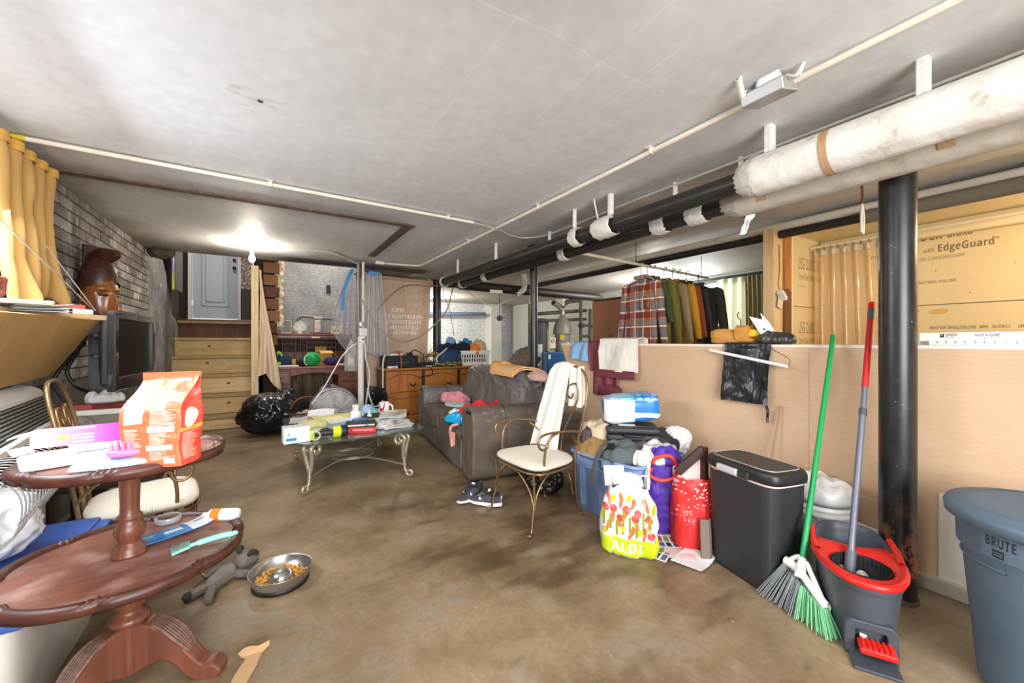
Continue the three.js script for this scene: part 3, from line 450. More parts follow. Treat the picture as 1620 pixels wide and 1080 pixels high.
column(2.62, -6.82, 0.072, CEIL - 0.005, 'black steel column beside the hanging burlap cloth', false);
{
  const o = thing('white_post', 'thin white-painted pipe post with dark upper length, holding a plug-in switch', 'post', [1.11, 0, -5.8]);
  part(o, 'lower_pipe', [cyl(0.04, 0.04, 1.33, 0, 0.67, 0, 24)], M(0xe2ded4, 0.5)); part(o, 'upper_pipe', [cyl(0.026, 0.026, CEIL - 1.33, -0.03, (CEIL + 1.33) / 2, 0, 20)], M(0x77726a, 0.45, { metalness: 0.5 }));
  part(o, 'side_pipe', [cyl(0.018, 0.018, CEIL - 1.36, 0.03, (CEIL + 1.36) / 2, 0.0, 16)], M(0xdcd8cc, 0.5)); part(o, 'coupling', [cyl(0.05, 0.05, 0.06, 0, 1.5, 0, 20), box(0.07, 0.05, 0.05, 0.0, 1.43, 0.02, 0.01)], MT.galv);
  const s = thing('plug_switch', 'white rounded plug-in switch with a round button on the white post', 'switch', [1.13, 1.33, -5.745]);
  part(s, 'body', [box(0.105, 0.105, 0.03, 0, 0.06, 0, 0.02)], MT.white); part(s, 'button', [mv(new THREE.TorusGeometry(0.025, 0.004, 8, 24), 0, 0.06, 0.016)], M(0xb8c4d4, 0.5)); part(s, 'lower_socket', [box(0.07, 0.09, 0.028, -0.01, -0.04, 0, 0.01)], MT.white); part(s, 'plug', [box(0.03, 0.025, 0.03, 0, -0.04, 0.02, 0.006)], M(0x55585c, 0.5));
}
single('power_lead', [tube([[1.13, 1.26, -5.72], [1.145, 1.2, -5.7], [1.15, 1.04, -5.68], [1.2, 0.82, -5.68], [1.2, 0.7, -5.7], [1.17, 0.5, -5.7], [1.16, 0.3, -5.72], [1.2, 0.02, -5.7]], 0.009, 60)], MT.cord, 'white power cord hanging down beside the white post from the plug-in switch', 'cord');
single('power_lead', [tube([[1.08, 1.25, -5.74], [0.99, 1.22, -5.6], [0.9, 1.15, -5.55], [0.81, 1.05, -5.5], [0.7, 0.86, -5.45], [0.58, 0.66, -5.4], [0.46, 0.5, -5.35]], 0.008, 60)], MT.cord, 'white cord slanting down from the white post to the round fan', 'cord');
single('brown_cable', [tube([[1.11, 1.85, -5.76], [1.2, 1.68, -5.75], [1.35, 1.44, -5.75], [1.63, 1.26, -5.75], [1.9, 1.31, -5.75], [2.1, 1.45, -5.75], [2.37, 1.75, -5.75], [2.43, 1.95, -5.74], [2.45, 2.1, -5.7]], 0.011, 90)], M(0x9a8a74, 0.6), 'long drooping loop of tan cable hung from the white post to the pipe end', 'cable');
single('brown_cable', [tube([[1.4, 1.72, -6.1], [1.55, 1.92, -6.05], [1.7, 2.06, -6], [1.88, 2.13, -6], [2.15, 2.12, -5.9], [2.45, 2.14, -5.7]], 0.009, 60)], M(0x74685a, 0.6), 'dark cable curving up across the top of the burlap cloth', 'cable');
single('thin_cable', [tube([[2.75, 2.1, -5.9], [3.0, 1.96, -5.9], [3.2, 1.87, -5.9], [3.4, 1.9, -5.9], [3.62, 2.02, -5.8], [3.7, 2.12, -5.6]], 0.009, 50)], MT.wire, 'pale cable sagging under the branch pipe left of the middle pillar', 'cable');
single('hanging_string', [tube([[2.48, 2.375, -6.2], [2.5, 2.05, -6.2], [2.6, 1.8, -6.2], [2.66, 1.5, -6.2], [2.68, 1.36, -6.2]], 0.005, 30)], MT.wireDark, 'thin dark string hanging in front of the far white wall', 'string');
{ // string with hanging strips in the niche
  const o = thing('pull_string', 'rusty hook with pale plastic strips hanging from the pipe beside the thick column', 'pull string', [3.2, 0, -0.96]);
  part(o, 'hook', [tube([[0, 2.37, 0], [0.0, 2.26, 0], [0.01, 2.18, 0.0], [0, 2.13, 0]], 0.007)], M(0x7a4a2c, 0.8)); part(o, 'strip', [tube([[0, 2.13, 0], [-0.01, 2.04, 0], [-0.005, 1.95, 0]], 0.007)], MT.cream); part(o, 'strip', [tube([[0.005, 2.13, 0], [0.015, 2.05, 0.005], [0.012, 1.94, 0.004]], 0.006)], MT.cream);
}
bulbLight([4.25, 2.07, 0.35], 0xffe0b8, 3.2, 2);  // unseen bulb, out of view, placed to light the niche warmly
{
  const o = thing('ceiling_bulb', 'unseen lit bulb under the niche ceiling, out of view beyond the column', 'light bulb', [4.25, 2.25, 0.35]);
  part(o, 'holder', [lathe([[0, 0], [0.055, 0], [0.05, -0.03], [0.03, -0.06], [0, -0.06]])], MT.white); part(o, 'bulb', [lathe([[0.014, -0.06], [0.03, -0.11], [0.034, -0.14], [0.02, -0.17], [0, -0.18]])], M(0xffffff, 0.3, { emissive: 0xffe2b0, emissiveIntensity: 6 }));
}

const hiddenBulb = (pos, pw, lab, col = 0xfff6ea) => { const o = thing('ceiling_bulb', lab, 'light bulb', pos); part(o, 'holder', [lathe([[0, 0], [0.055, 0], [0.05, -0.03], [0.03, -0.06], [0, -0.06]])], MT.white); part(o, 'bulb', [lathe([[0.014, -0.06], [0.03, -0.11], [0.034, -0.14], [0.02, -0.17], [0, -0.18]])], M(0xffffff, 0.3, { emissive: col, emissiveIntensity: 5 })); bulbLight([pos[0], pos[1] - 0.2, pos[2]], col, pw, 2); };  // bulbs set out of sight to light the far parts
hiddenBulb([0.95, 3.9, -7.3], 10.5, 'added fill bulb hidden high up over the roll-top desk alcove');  // added fill for the desk alcove
hiddenBulb([-0.65, 3.9, -7.9], 4.5, 'added fill bulb hidden high up in the stairwell over the door landing');  // added fill for the stairs and landing
hiddenBulb([3.55, CEIL, -9.2], 9, 'unseen lit bulb under the far ceiling, hidden behind the column by the burlap cloth');  // unseen, placed to light the far wall
hiddenBulb([5.75, CEIL, -4.55], 7, 'added fill bulb hidden under the ceiling between the wardrobe and the curtained window');  // added fill for the right-hand bay
{
  const o = thing('added_fill_light', 'added white twin-tube fill light, out of view under the ceiling above the viewpoint', 'lamp', [0.2, 0, -0.42]); part(o, 'housing', [box(1.26, 0.06, 0.2, 0, 2.235, 0, 0.01)], MT.white); for (const z of [-0.045, 0.045]) part(o, 'tube', [bar([-0.6, 2.19, z], [0.6, 2.19, z], 0.014, 16)], M(0xffffff, 0.3, { emissive: 0xfbfbff, emissiveIntensity: 4 })); for (const x of [-0.5, 0.5]) part(o, 'chain', [bar([x, 2.2, 0], [x, CEIL + 0.005, 0], 0.004, 8)], MT.galv);  // fixture of the added fill light over the camera
}
// ---------- two-tier pedestal table ----------
const mahogTop = (seed) => M(0xffffff, 0.38, { map: tex(512, 512, (u, v) => {
  const a = fbm(u * 5 + seed, v * 5, seed, 4), b = fbm(u * 3, v * 26, seed + 3, 4), c = fbm(u * 60, v * 60, 2, 2); let k = mix3(hx(0x8c5a4a), hx(0x6d4034), cl(0.5 + b)); k = mix3(k, hx(0xb39184), ss(a, -0.1, 0.35) * 0.8); k = mix3(k, hx(0xa4512c), ss(-a, 0.12, 0.4) * 0.6); if (c > 0.5) k = mix3(k, hx(0xe0cfc0), 0.7); return k; }) });
const pieRim = (R, th, lobes) => {
  const rad = (a) => R * (1 + 0.022 * Math.pow(Math.abs(Math.sin(a * lobes / 2)), 0.6) - 0.012 * Math.pow(Math.abs(Math.cos(a * lobes / 2)), 24));
  const prof = [[0.04, 0], [0.032, 0.012], [0.02, 0.016], [0.01, 0.012], [0.003, 0.006], [0, -0.004], [0.006, -0.012], [0.004, -0.02], [0.014, -th], [0.05, -th - 0.004]];
  return [grid(320, prof.length - 1, (u, v) => { const a = -u * 2 * PI, q = prof[Math.round(v * (prof.length - 1))], near = Math.abs(Math.cos(a * lobes / 2)); const carve = near > 0.94 ? 0.004 * Math.cos(a * 120) : 0; const r = rad(a) - q[0]; return [Math.cos(a) * r, q[1] + (q[1] > 0.008 ? carve : 0), Math.sin(a) * r]; }, true), rad];
};
{
  const o = thing('tiered_table', 'round two-tier mahogany pedestal table with scalloped rims, in the left foreground', 'table', [-0.43, 0, -1.975]);
  const tier = (y, R, seed) => {
    const [rim, rad] = pieRim(R, 0.02, 8); const disc = (yy, fl) => { const g = grid(120, 6, (u, v) => { const a = (fl ? 1 : -1) * u * 2 * PI, r = (rad(a) - 0.038) * v; return [Math.cos(a) * r, yy, Math.sin(a) * r]; }, true); const p = g.attributes.position, w = g.attributes.uv; for (let i = 0; i < p.count; i++) w.setXY(i, p.getX(i) / 0.8 + 0.5, p.getZ(i) / 0.8 + 0.5); return g; };
    const t = part(o, 'tabletop', [mv(disc(0, false), 0, y, 0), mv(disc(-0.03, true), 0, y, 0)], mahogTop(seed)); part(t, 'carved_rim', [mv(rim, 0, y, 0)], wood(woodTex(hx(0x5e3426), hx(0x3a1f18), seed + 1), 0.4)); return t;
  };
  tier(0.48, 0.345, 3); tier(0.845, 0.285, 6);
  part(o, 'upper_column', [lathe([[0, 0.478], [0.05, 0.478], [0.05, 0.488], [0.044, 0.497], [0.046, 0.508], [0.034, 0.52], [0.03, 0.53], [0.042, 0.55], [0.046, 0.57], [0.04, 0.592], [0.03, 0.606], [0.036, 0.614], [0.036, 0.622], [0.028, 0.63], [0.027, 0.66], [0.029, 0.72], [0.033, 0.8], [0.05, 0.812], [0.05, 0.82], [0, 0.82]], 40)], MT.mahog);
  part(o, 'lower_column', [lathe([[0, 0.455], [0.06, 0.455], [0.05, 0.435], [0.04, 0.42], [0.05, 0.405], [0.06, 0.385], [0.062, 0.35], [0.052, 0.31], [0.036, 0.285], [0.036, 0.27], [0.052, 0.262], [0.058, 0.25], [0.058, 0.238], [0.045, 0.228], [0.042, 0.12], [0.045, 0.06], [0.03, 0.05], [0, 0.05]], 40)], MT.mahog);
  for (let k = 0; k < 3; k++) {
    const sh = [[0.02, 0.22], [0.06, 0.225], [0.11, 0.2], [0.16, 0.155], [0.2, 0.1], [0.24, 0.055], [0.28, 0.045], [0.3, 0.025], [0.29, 0.0], [0.24, 0.002], [0.2, 0.025], [0.165, 0.07], [0.12, 0.1], [0.08, 0.09], [0.03, 0.06]];
    const g = ext(new THREE.Shape(new THREE.SplineCurve(sh.map((p) => V2(...p))).getPoints(60)), 0.05, 0.008); g.rotateY(-0.35 + k * 2.094);
    const lg = part(o, 'leg', [g], MT.mahog);
    const fan = []; for (let i = -3; i <= 3; i++) fan.push(tube([[0.04, 0.225, i * 0.004], [0.1, 0.215, i * 0.009], [0.15, 0.175, i * 0.0115], [0.185, 0.13, i * 0.009], [0.2, 0.105, i * 0.006]], 0.007, 20, 6));
    part(lg, 'carved_shell', fan.map((q) => q.rotateY(-0.35 + k * 2.094)), wood(woodTex(hx(0x8a6a5c), hx(0x5c4036), 97), 0.5));
  }
}
// things on the upper tier
{
  const t = cv(1024, 1024, (g, w, h) => {
    g.fillStyle = '#f4724a'; g.fillRect(0, 0, w, h); const r = rngOf(6);
    // u: front 0-0.36, right gusset 0.36-0.5, back ...; v up
    const X = (u) => u * w; g.fillStyle = '#fbf3ef'; g.beginPath(); g.moveTo(X(0.03), 130); g.bezierCurveTo(X(0.1), 110, X(0.13), 120, X(0.165), 120); g.bezierCurveTo(X(0.2), 210, X(0.14), 320, X(0.15), 520); g.lineTo(X(0.03), 540); g.closePath(); g.fill();
    g.fillStyle = '#f6c7b4'; for (let i = 0; i < 22; i++) g.fillRect(X(0.04), 150 + i * 16, 70 + r() * 50, 5);
    g.fillStyle = '#ffe9df'; for (let i = 0; i < 52; i++) { const y = 180 + i * 15; if ((y > 555 && y < 640) || (y > 770 && y < 850)) continue; g.fillRect(X(0.19), y, 60 + r() * 100, 5); }
    for (let i = 0; i < 20; i++) g.fillRect(X(0.03), 590 + i * 15, 60 + r() * 60, 5);
    g.fillStyle = '#fffaf6'; g.fillRect(X(0.18), 565, 150, 66); g.fillRect(X(0.17), 780, 160, 60);
    g.strokeStyle = '#fff'; g.lineWidth = 7; for (const x of [0.235, 0.262, 0.29]) { g.strokeRect(X(x), 40, 16, 24); } g.fillStyle = '#ffd8c8'; g.font = '24px sans-serif'; g.fillText('~~~~~~~~~~', X(0.05), 50);
    g.fillStyle = '#e8eefc'; g.fillRect(X(0.27), 940, 60, 60);
    g.fillStyle = '#f2503a'; g.fillRect(X(0.36), 0, X(0.14), h); g.fillStyle = '#f7b24a'; g.fillRect(X(0.36), 600, X(0.14), 44); g.fillStyle = '#fbe6d8'; g.beginPath(); g.ellipse(X(0.43), 500, 42, 110, 0.2, 0, 7); g.fill(); g.fillStyle = '#ffd9c8'; for (let i = 0; i < 26; i++) g.fillRect(X(0.375), 660 + i * 12, 50 + r() * 60, 4);
  });
  const o = thing('kibble_bag', 'bright orange gusseted pet-food bag standing on the top tier of the round table', 'bag', [-0.305, 0.845, -1.79], -0.42);
  const W = 0.178, D = 0.105, H = 0.29;
  const g = grid(128, 40, (u, v) => {
    const per = u < 0.36 ? 0 : u < 0.5 ? 1 : u < 0.86 ? 2 : 3, t = per === 0 ? u / 0.36 : per === 1 ? (u - 0.36) / 0.14 : per === 2 ? (u - 0.5) / 0.36 : (u - 0.86) / 0.14;
    const pinch = Math.pow(ss(v, 0.6, 1), 1.1), dd = D * (1 - 0.96 * pinch) * (1 + 0.12 * Math.sin(v * 4)), ww = W * (1 + 0.05 * pinch - 0.05 * Math.sin(v * 9)) ; let x, z; const gus = 0.04 * ss(v, 0.25, 1);
    if (per === 0) { x = mix(-ww / 2, ww / 2, t); z = dd / 2 + 0.012 * Math.sin(t * PI) * (1 - pinch); } else if (per === 1) { x = ww / 2 - gus * Math.sin(t * PI) + 0.008 * Math.sin(t * PI) * (1 - v); z = mix(dd / 2, -dd / 2, t); } else if (per === 2) { x = mix(ww / 2, -ww / 2, t); z = -dd / 2 - 0.012 * Math.sin(t * PI) * (1 - pinch); } else { x = -ww / 2 + gus * Math.sin(t * PI); z = mix(-dd / 2, dd / 2, t); }
    const n = fbm(x * 18, v * 6, z * 18 + 3, 3) * 0.012; return [x + n, v * H * (1 + 0.02 * x / W) + 0.004 * (v < 0.02 ? 0 : 1), z + n + pinch * -0.045];
  });
  part(o, 'bag_body', [g, box(W * 0.95, 0.004, D * 0.9, 0, 0.003, 0)], M(0xffffff, 0.4, { map: t, clearcoat: 0.15, clearcoatRoughness: 0.4 }));
  part(o, 'top_seal', [warp(box(W * 1.02, 0.022, 0.004, 0, H + 0.006, -0.045, 0, 0, 0, 0.02), (x, y, z) => [x, y, z + 0.006 * Math.sin(x * 40)])], M(0xf4724a, 0.45));
}
{
  const o = thing('pink_box', 'opened magenta and white carton lying on the round table', 'box', [-0.585, 0.888, -2.08], 0.1);
  const t = cv(256, 128, (g, w, h) => { const q = g.createLinearGradient(0, 0, w, 0); q.addColorStop(0, '#f7b6dc'); q.addColorStop(0.6, '#ee6cc0'); q.addColorStop(1, '#dd1fa4'); g.fillStyle = q; g.fillRect(0, 0, w, h); g.fillStyle = '#f5d94a'; g.fillRect(70, 18, 34, 14); g.fillStyle = '#fbe0f0'; for (let i = 0; i < 3; i++) g.fillRect(112, 16 + i * 11, 60, 5); });
  const g = bx(-0.115, 0.115, 0, 0.055, -0.042, 0.042, 0.002), p = g.attributes.position, u = g.attributes.uv; for (let i = 0; i < p.count; i++) u.setXY(i, (p.getX(i) + 0.115) / 0.23, (p.getZ(i) + p.getY(i) + 0.042) / 0.14);
  part(o, 'carton', [g], M(0xffffff, 0.45, { map: t })); part(o, 'flap', [box(0.055, 0.002, 0.08, -0.14, 0.046, 0, 0, 0, 0, 0.25), box(0.05, 0.002, 0.05, -0.128, 0.002, 0.066, 0, 0.3, 0.5, 0.1)], MT.paper); part(o, 'label', [box(0.03, 0.03, 0.002, -0.095, 0.03, 0.0425)], M(0xe9c9de, 0.6));
}
{
  const o = thing('white_package', 'white flat box overhanging the left edge of the round table', 'box', [-0.575, 0.846, -1.985], 0.38);
  part(o, 'box_body', [box(0.25, 0.032, 0.17, 0, 0.016, 0.01, 0.01)], M(0xf5f5f6, 0.5)); part(o, 'flap', [box(0.18, 0.008, 0.13, 0.08, 0.038, -0.0, 0.003, 0, 0, -0.03)], MT.paper);
  const b = thing('wipes_packet', 'pale blue and white soft packet under the pink brush', 'packet', [-0.385, 0.846, -1.79], 0.12);
  const t = cv(256, 128, (g, w, h) => { g.fillStyle = '#f4f7fd'; g.fillRect(0, 0, w, h); g.fillStyle = '#a9c8f2'; g.fillRect(0, 92, w, 36); g.fillStyle = '#c4d9f4'; g.beginPath(); g.ellipse(110, 46, 60, 22, 0.1, 0, 7); g.fill(); g.fillStyle = '#e8a0b8'; g.fillRect(30, 76, 40, 3); });
  part(b, 'packet_body', [grid(40, 30, (u, v) => { const a = v * 2 * PI, k = Math.pow(Math.max(0.02, Math.sin(u * PI)), 0.3), z = Math.cos(a) * 0.066 * (0.85 + 0.15 * k), y = Math.max(-1, Math.sin(a)) * 0.019 * k; return [(u - 0.5) * 0.27 + fbm(z * 30, u * 9, 2) * 0.006, 0.021 + y + fbm(u * 14, z * 40, 5) * 0.004, z]; }, false)], M(0xffffff, 0.35, { map: t }));
  const s = thing('silicone_brush', 'pink silicone brush with stubby cone bristles, on the blue packet', 'brush', [-0.385, 0.888, -1.765], 0.15);
  const pk = M(0xf07fae, 0.4); part(s, 'handle', [lathe([[0, 0], [0.045, 0], [0.054, 0.006], [0.055, 0.016], [0.048, 0.022], [0, 0.022]], 36).scale(1, 1, 0.62)], pk);
  const bs = []; for (let i = -3; i <= 3; i++) for (let j = -1; j <= 1; j++) if (Math.hypot(i * 0.014, j * 0.02) < 0.046) bs.push(cyl(0.0065, 0.003, 0.024, i * 0.014, 0.034, j * 0.018, 10)); part(s, 'bristles', bs, pk);
}
// things on the lower tier
{
  const o = thing('treat_pouch', 'blue and white flat pouch lying on the lower tier of the round table', 'packet', [-0.325, 0.482, -2.085], 0.52);
  const t = cv(256, 128, (g, w, h) => { g.fillStyle = '#1f86c9'; g.fillRect(0, 0, w, h); g.fillStyle = '#eef4f8'; g.fillRect(178, 0, 78, h); g.fillStyle = '#dbe9f4'; g.fillRect(96, 56, 60, 34); g.fillStyle = '#f0d34a'; g.fillRect(130, 18, 30, 16); g.fillStyle = '#0f5c97'; g.fillRect(0, 96, 90, 32); g.fillStyle = '#fff'; g.fillRect(20, 40, 60, 5); g.fillRect(20, 52, 46, 5); g.fillStyle = '#223'; for (let i = 0; i < 12; i++) g.fillRect(212 + i * 3, 20, 1.6, 22); });
  part(o, 'pouch_body', [sheet(24, 12, (u, v) => [(u - 0.5) * 0.25, 0.006 + 0.006 * Math.sin(u * PI) * Math.sin(v * PI) + 0.012 * Math.pow(Math.abs(u - 0.5) * 2, 6), (0.5 - v) * 0.095], 0.003)], M(0xffffff, 0.35, { map: t }));
  const b = thing('shampoo_bottle', 'white bottle with an orange band lying on the lower tier', 'bottle', [-0.17, 0.505, -2.135], -0.5);
  part(b, 'bottle_body', [lathe([[0, -0.075], [0.012, -0.075], [0.012, -0.055], [0.024, -0.045], [0.026, 0.02], [0.026, 0.06], [0.022, 0.07], [0, 0.072]]).rotateZ(-PI / 2)], M(0xf4f3ef, 0.35)); part(b, 'orange_band', [lathe([[0.0264, -0.035], [0.0264, 0.002]]).rotateZ(-PI / 2)], M(0xe58a2c, 0.5));
  const s = thing('slicker_brush', 'mint green grooming brush with a wire head on the lower tier', 'brush', [-0.245, 0.483, -1.905], 0.2);
  const mint = M(0x8fe0c8, 0.4); part(s, 'handle', [tube([[0.02, 0.01, 0], [0.06, 0.014, 0.004], [0.1, 0.016, 0.008], [0.13, 0.012, 0.01]], 0.011, 24, 12), mv(new THREE.SphereGeometry(0.012, 12, 10), 0.135, 0.012, 0.0105), bar([-0.005, 0.008, 0], [0.03, 0.011, 0], 0.007)], mint);
  part(s, 'head', [box(0.055, 0.008, 0.05, -0.03, 0.008, 0.0, 0.003, 0.1, 0, 0.2)], mint); const pins = []; for (let i = 0; i < 9; i++) for (let j = 0; j < 8; j++) pins.push(cyl(0.0009, 0.0006, 0.016, -0.052 + i * 0.0055, 0.017, -0.02 + j * 0.0057, 4)); part(s, 'wire_pins', pins, MT.galv);
  const w = thing('tape_roll', 'clear roll of tape standing behind the column on the lower tier', 'tape', [-0.365, 0.482, -2.24], 0);
  part(w, 'roll', [lathe([[0.036, 0], [0.046, 0], [0.046, 0.022], [0.036, 0.022], [0.036, 0]])], M(0xc9cdd0, 0.25, { transmission: 0.4, thickness: 0 })); part(w, 'core', [lathe([[0.034, 0.001], [0.036, 0.001], [0.036, 0.021], [0.034, 0.021], [0.034, 0.001]])], M(0x8a7a64, 0.7));
}
// ---------- wrought iron armchairs ----------
function makeChair(label) {
  const o = thing('iron_armchair', label, 'chair'), B = MT.bronze, r = 0.0085;
  const seatOut = (k) => { const a = k * 2 * PI, c = Math.cos(a), s = Math.sin(a), e = 0.55; const x = 1.1 * Math.sign(c) * Math.pow(Math.abs(c), e), z = Math.sign(s) * Math.pow(Math.abs(s), e); return [x * (0.235 + 0.025 * z), z * 0.225]; };
  part(o, 'seat', [grid(80, 16, (u, v) => { const [x, z] = seatOut(-u), t = v * PI - PI / 2, k = Math.pow(Math.max(0, Math.cos(t)), 0.32); return [x * k, 0.418 + Math.sin(t) * 0.032 + (v > 0.6 ? 0.004 * fbm(x * k * 9, z * k * 9, 2) : 0), z * k]; }, true)], M(0xe6ddca, 0.95, { bumpMap: weave, bumpScale: 0.002 }));
  part(o, 'seat_ring', [new THREE.TubeGeometry(curve(Array.from({ length: 24 }, (_, i) => { const [x, z] = seatOut(i / 24); return [x * 0.985, 0.382, z * 0.985]; }), true), 80, r, 8, true)], B);
  const P = [[-0.235, 0.2], [0.235, 0.2], [0.185, -0.2], [-0.185, -0.2]];
  for (const [x, z] of P.slice(0, 2)) { const s = Math.sign(x); const l = part(o, 'leg', [tube([[x * 1.08, 0.008, z + 0.05], [x * 1.04, 0.02, z + 0.03], [x * 1.0, 0.1, z + 0.012], [x * 0.96, 0.22, z - 0.01], [x * 0.98, 0.385, z]], r, 40)], B); part(l, 'foot', [mv(new THREE.SphereGeometry(0.016, 14, 10).scale(1.2, 0.6, 1.2), x * 1.08, 0.01, z + 0.05)], B); }
  for (const [x, z] of P.slice(2)) { const l = part(o, 'leg', [tube([[x * 1.1, 0.008, z - 0.06], [x * 1.02, 0.15, z - 0.03], [x, 0.385, z - 0.02]], r, 30)], B); part(l, 'foot', [mv(new THREE.SphereGeometry(0.016, 14, 10).scale(1.2, 0.6, 1.2), x * 1.1, 0.01, z - 0.06)], B); }
  const arch = (a, b) => { const pts = []; for (let i = 0; i <= 14; i++) { const t = i / 14, q = Math.pow(Math.abs(Math.sin(t * PI)), 0.55), m = 0.04 * Math.sin(t * PI); pts.push([mix(a[0], b[0], t) * (1 + m * 0.4), 0.15 + 0.222 * q, mix(a[1], b[1], t) * (1 + m)]); } return tube(pts, r * 0.85, 60); };
  for (let i = 0; i < 4; i++) part(o, 'arched_brace', [arch(P[i], P[(i + 1) % 4])], B);
  part(o, 'back_frame', [tube([[-0.18, 0.38, -0.22], [-0.185, 0.5, -0.235], [-0.215, 0.66, -0.255], [-0.235, 0.82, -0.28], [-0.215, 0.97, -0.31], [-0.14, 1.05, -0.33], [0, 1.07, -0.335], [0.14, 1.05, -0.33], [0.215, 0.97, -0.31], [0.235, 0.82, -0.28], [0.215, 0.66, -0.255], [0.185, 0.5, -0.235], [0.18, 0.38, -0.22]], r * 1.1, 120, 10)], B);
  for (const s of [-1, 1]) {
    part(o, 'back_scroll', [tube([[s * 0.02, 0.4, -0.225], [s * 0.03, 0.55, -0.24], [s * 0.1, 0.72, -0.265], [s * 0.15, 0.85, -0.285], [s * 0.11, 0.94, -0.305], [s * 0.045, 0.92, -0.3], [s * 0.04, 0.85, -0.288], [s * 0.08, 0.83, -0.283], [s * 0.095, 0.87, -0.29]], r * 0.85, 70)], B);
    const sp = []; for (let i = 0; i <= 20; i++) { const t = i / 20, a = PI / 2 - t * 4.9, q = 0.058 * (1 - t * 0.5); sp.push([s * 0.262, 0.585 + Math.sin(a) * q, 0.135 + Math.cos(a) * q]); }
    const ar = part(o, 'armrest', [tube([[s * 0.212, 0.6, -0.245], [s * 0.245, 0.625, -0.17], [s * 0.27, 0.645, -0.03], [s * 0.265, 0.648, 0.08], ...sp], r, 110, 10)], B);
    part(ar, 'arm_support', [tube([[s * 0.265, 0.64, 0.02], [s * 0.263, 0.625, 0.07], [s * 0.258, 0.57, 0.11], [s * 0.252, 0.48, 0.125], [s * 0.245, 0.375, 0.12]], r, 40)], B);
    part(o, 'back_brace', [tube([[s * 0.19, 0.5, -0.237], [s * 0.21, 0.56, -0.19], [s * 0.25, 0.61, -0.14]], r * 0.8, 24)], B);
  }
  return o;
}
const chairA = makeChair('bronze iron armchair with a white garment over its back, beside the sofa arm'); chairA.position.set(1.67, 0, -2.37); chairA.rotation.y = -PI / 2 + 0.06;
dup(chairA, [-0.56, 0, -2.86], 1.74, 'bronze iron armchair with cream seat tucked behind the two-tier round table', '');
delete scene.children[scene.children.length - 1].userData.group;
// ---------- wall heater under the window ----------
{
  const o = thing('wall_heater', 'long cream metal wall heater with slotted grille and wire guard along the left wall', 'heater', [-1.12, 0, -2.72], PI / 2 + 0.13), W = 1.5, cr = M(0xe4dfd0, 0.5);
  part(o, 'hood', [grid(2, 14, (u, v) => { const a = v * PI / 2; return [(u - 0.5) * W, 0.955 + 0.05 * Math.cos(a), -0.02 + 0.1 * Math.sin(a)]; }), box(W, 0.03, 0.014, 0, 0.945, 0.076, 0.005)], M(0xf2efe8, 0.35)); 
  const slots = []; const g = part(o, 'grille', [box(W - 0.04, 0.14, 0.01, 0, 0.885, 0.115, 0, -0.62)], M(0x2a2a28, 0.8));
  const sl = []; for (let j = 0; j < 8; j++) for (let i = 0; i < 26; i++) sl.push(box(0.045, 0.006, 0.006, -W / 2 + 0.05 + i * 0.056 + (j % 2) * 0.028, 0.836 + j * 0.0135, 0.158 - j * 0.0098, 0, -0.62)); part(g, 'louvres', sl, M(0x8a877c, 0.6));
  part(o, 'front_bar', [box(W, 0.035, 0.03, 0, 0.81, 0.175, 0.008)], cr);
  part(o, 'cabinet', [box(W, 0.72, 0.14, 0, 0.4, 0.02, 0.01)], cr); part(o, 'lower_panel', [box(W - 0.1, 0.24, 0.012, 0, 0.2, 0.095, 0.006), box(W - 0.08, 0.02, 0.03, 0, 0.33, 0.1, 0.006)], M(0xd9d4c4, 0.5)); part(o, 'latch', [box(0.08, 0.022, 0.02, -0.3, 0.27, 0.108, 0.006)], M(0x6a6658, 0.5));
  part(o, 'upper_vent', [box(W - 0.06, 0.14, 0.01, 0, 0.7, 0.095)], M(0x35342f, 0.8));
  for (let i = 0; i < 34; i++) { const x = -W / 2 + 0.04 + i * 0.043; part(o, 'guard_wire', [tube([[x, 0.8, 0.17], [x, 0.79, 0.25], [x, 0.73, 0.3], [x, 0.64, 0.305], [x, 0.56, 0.27], [x, 0.5, 0.16]], 0.0026, 18, 5)], MT.galv); }
  part(o, 'guard_rail', [bar([-W / 2, 0.775, 0.27], [W / 2, 0.775, 0.27], 0.003, 6), bar([-W / 2, 0.64, 0.307], [W / 2, 0.64, 0.307], 0.003, 6)], MT.galv);
}
// ---------- shelf and things by the left wall ----------
{
  const o = thing('plywood_shelf', 'raw plywood shelf board with a slanted plywood panel below it, at the left wall', 'shelf');
  part(o, 'board', [(() => { const g = ext([[-1.24, 2.6], [-1.24, 3.62], [-0.83, 3.335], [-1.06, 2.99], [-1.0, 2.6]], 0.026, 0.002); g.rotateX(-PI / 2); const p = g.attributes.position; for (let i = 0; i < p.count; i++) { p.setZ(i, p.getZ(i)); } g.computeVertexNormals(); g.translate(0, 1.402, 0); return triUV(g); })()], MT.ply);
  const quad = (a, b, c, d, t) => sheet(8, 8, (u, v) => [0, 1, 2].map((k) => mix(mix(a[k], b[k], u), mix(d[k], c[k], u), v)), t);
  part(o, 'slanted_panel', [quad([-0.98, 1.388, -2.6], [-0.86, 1.388, -3.34], [-1.15, 1.05, -3.64], [-1.15, 1.0, -2.6], 0.012)], M(0xffffff, 0.7, { map: rep(TW.ply, 0.6, 0.6), color: 0xe8d8b8 }));
}
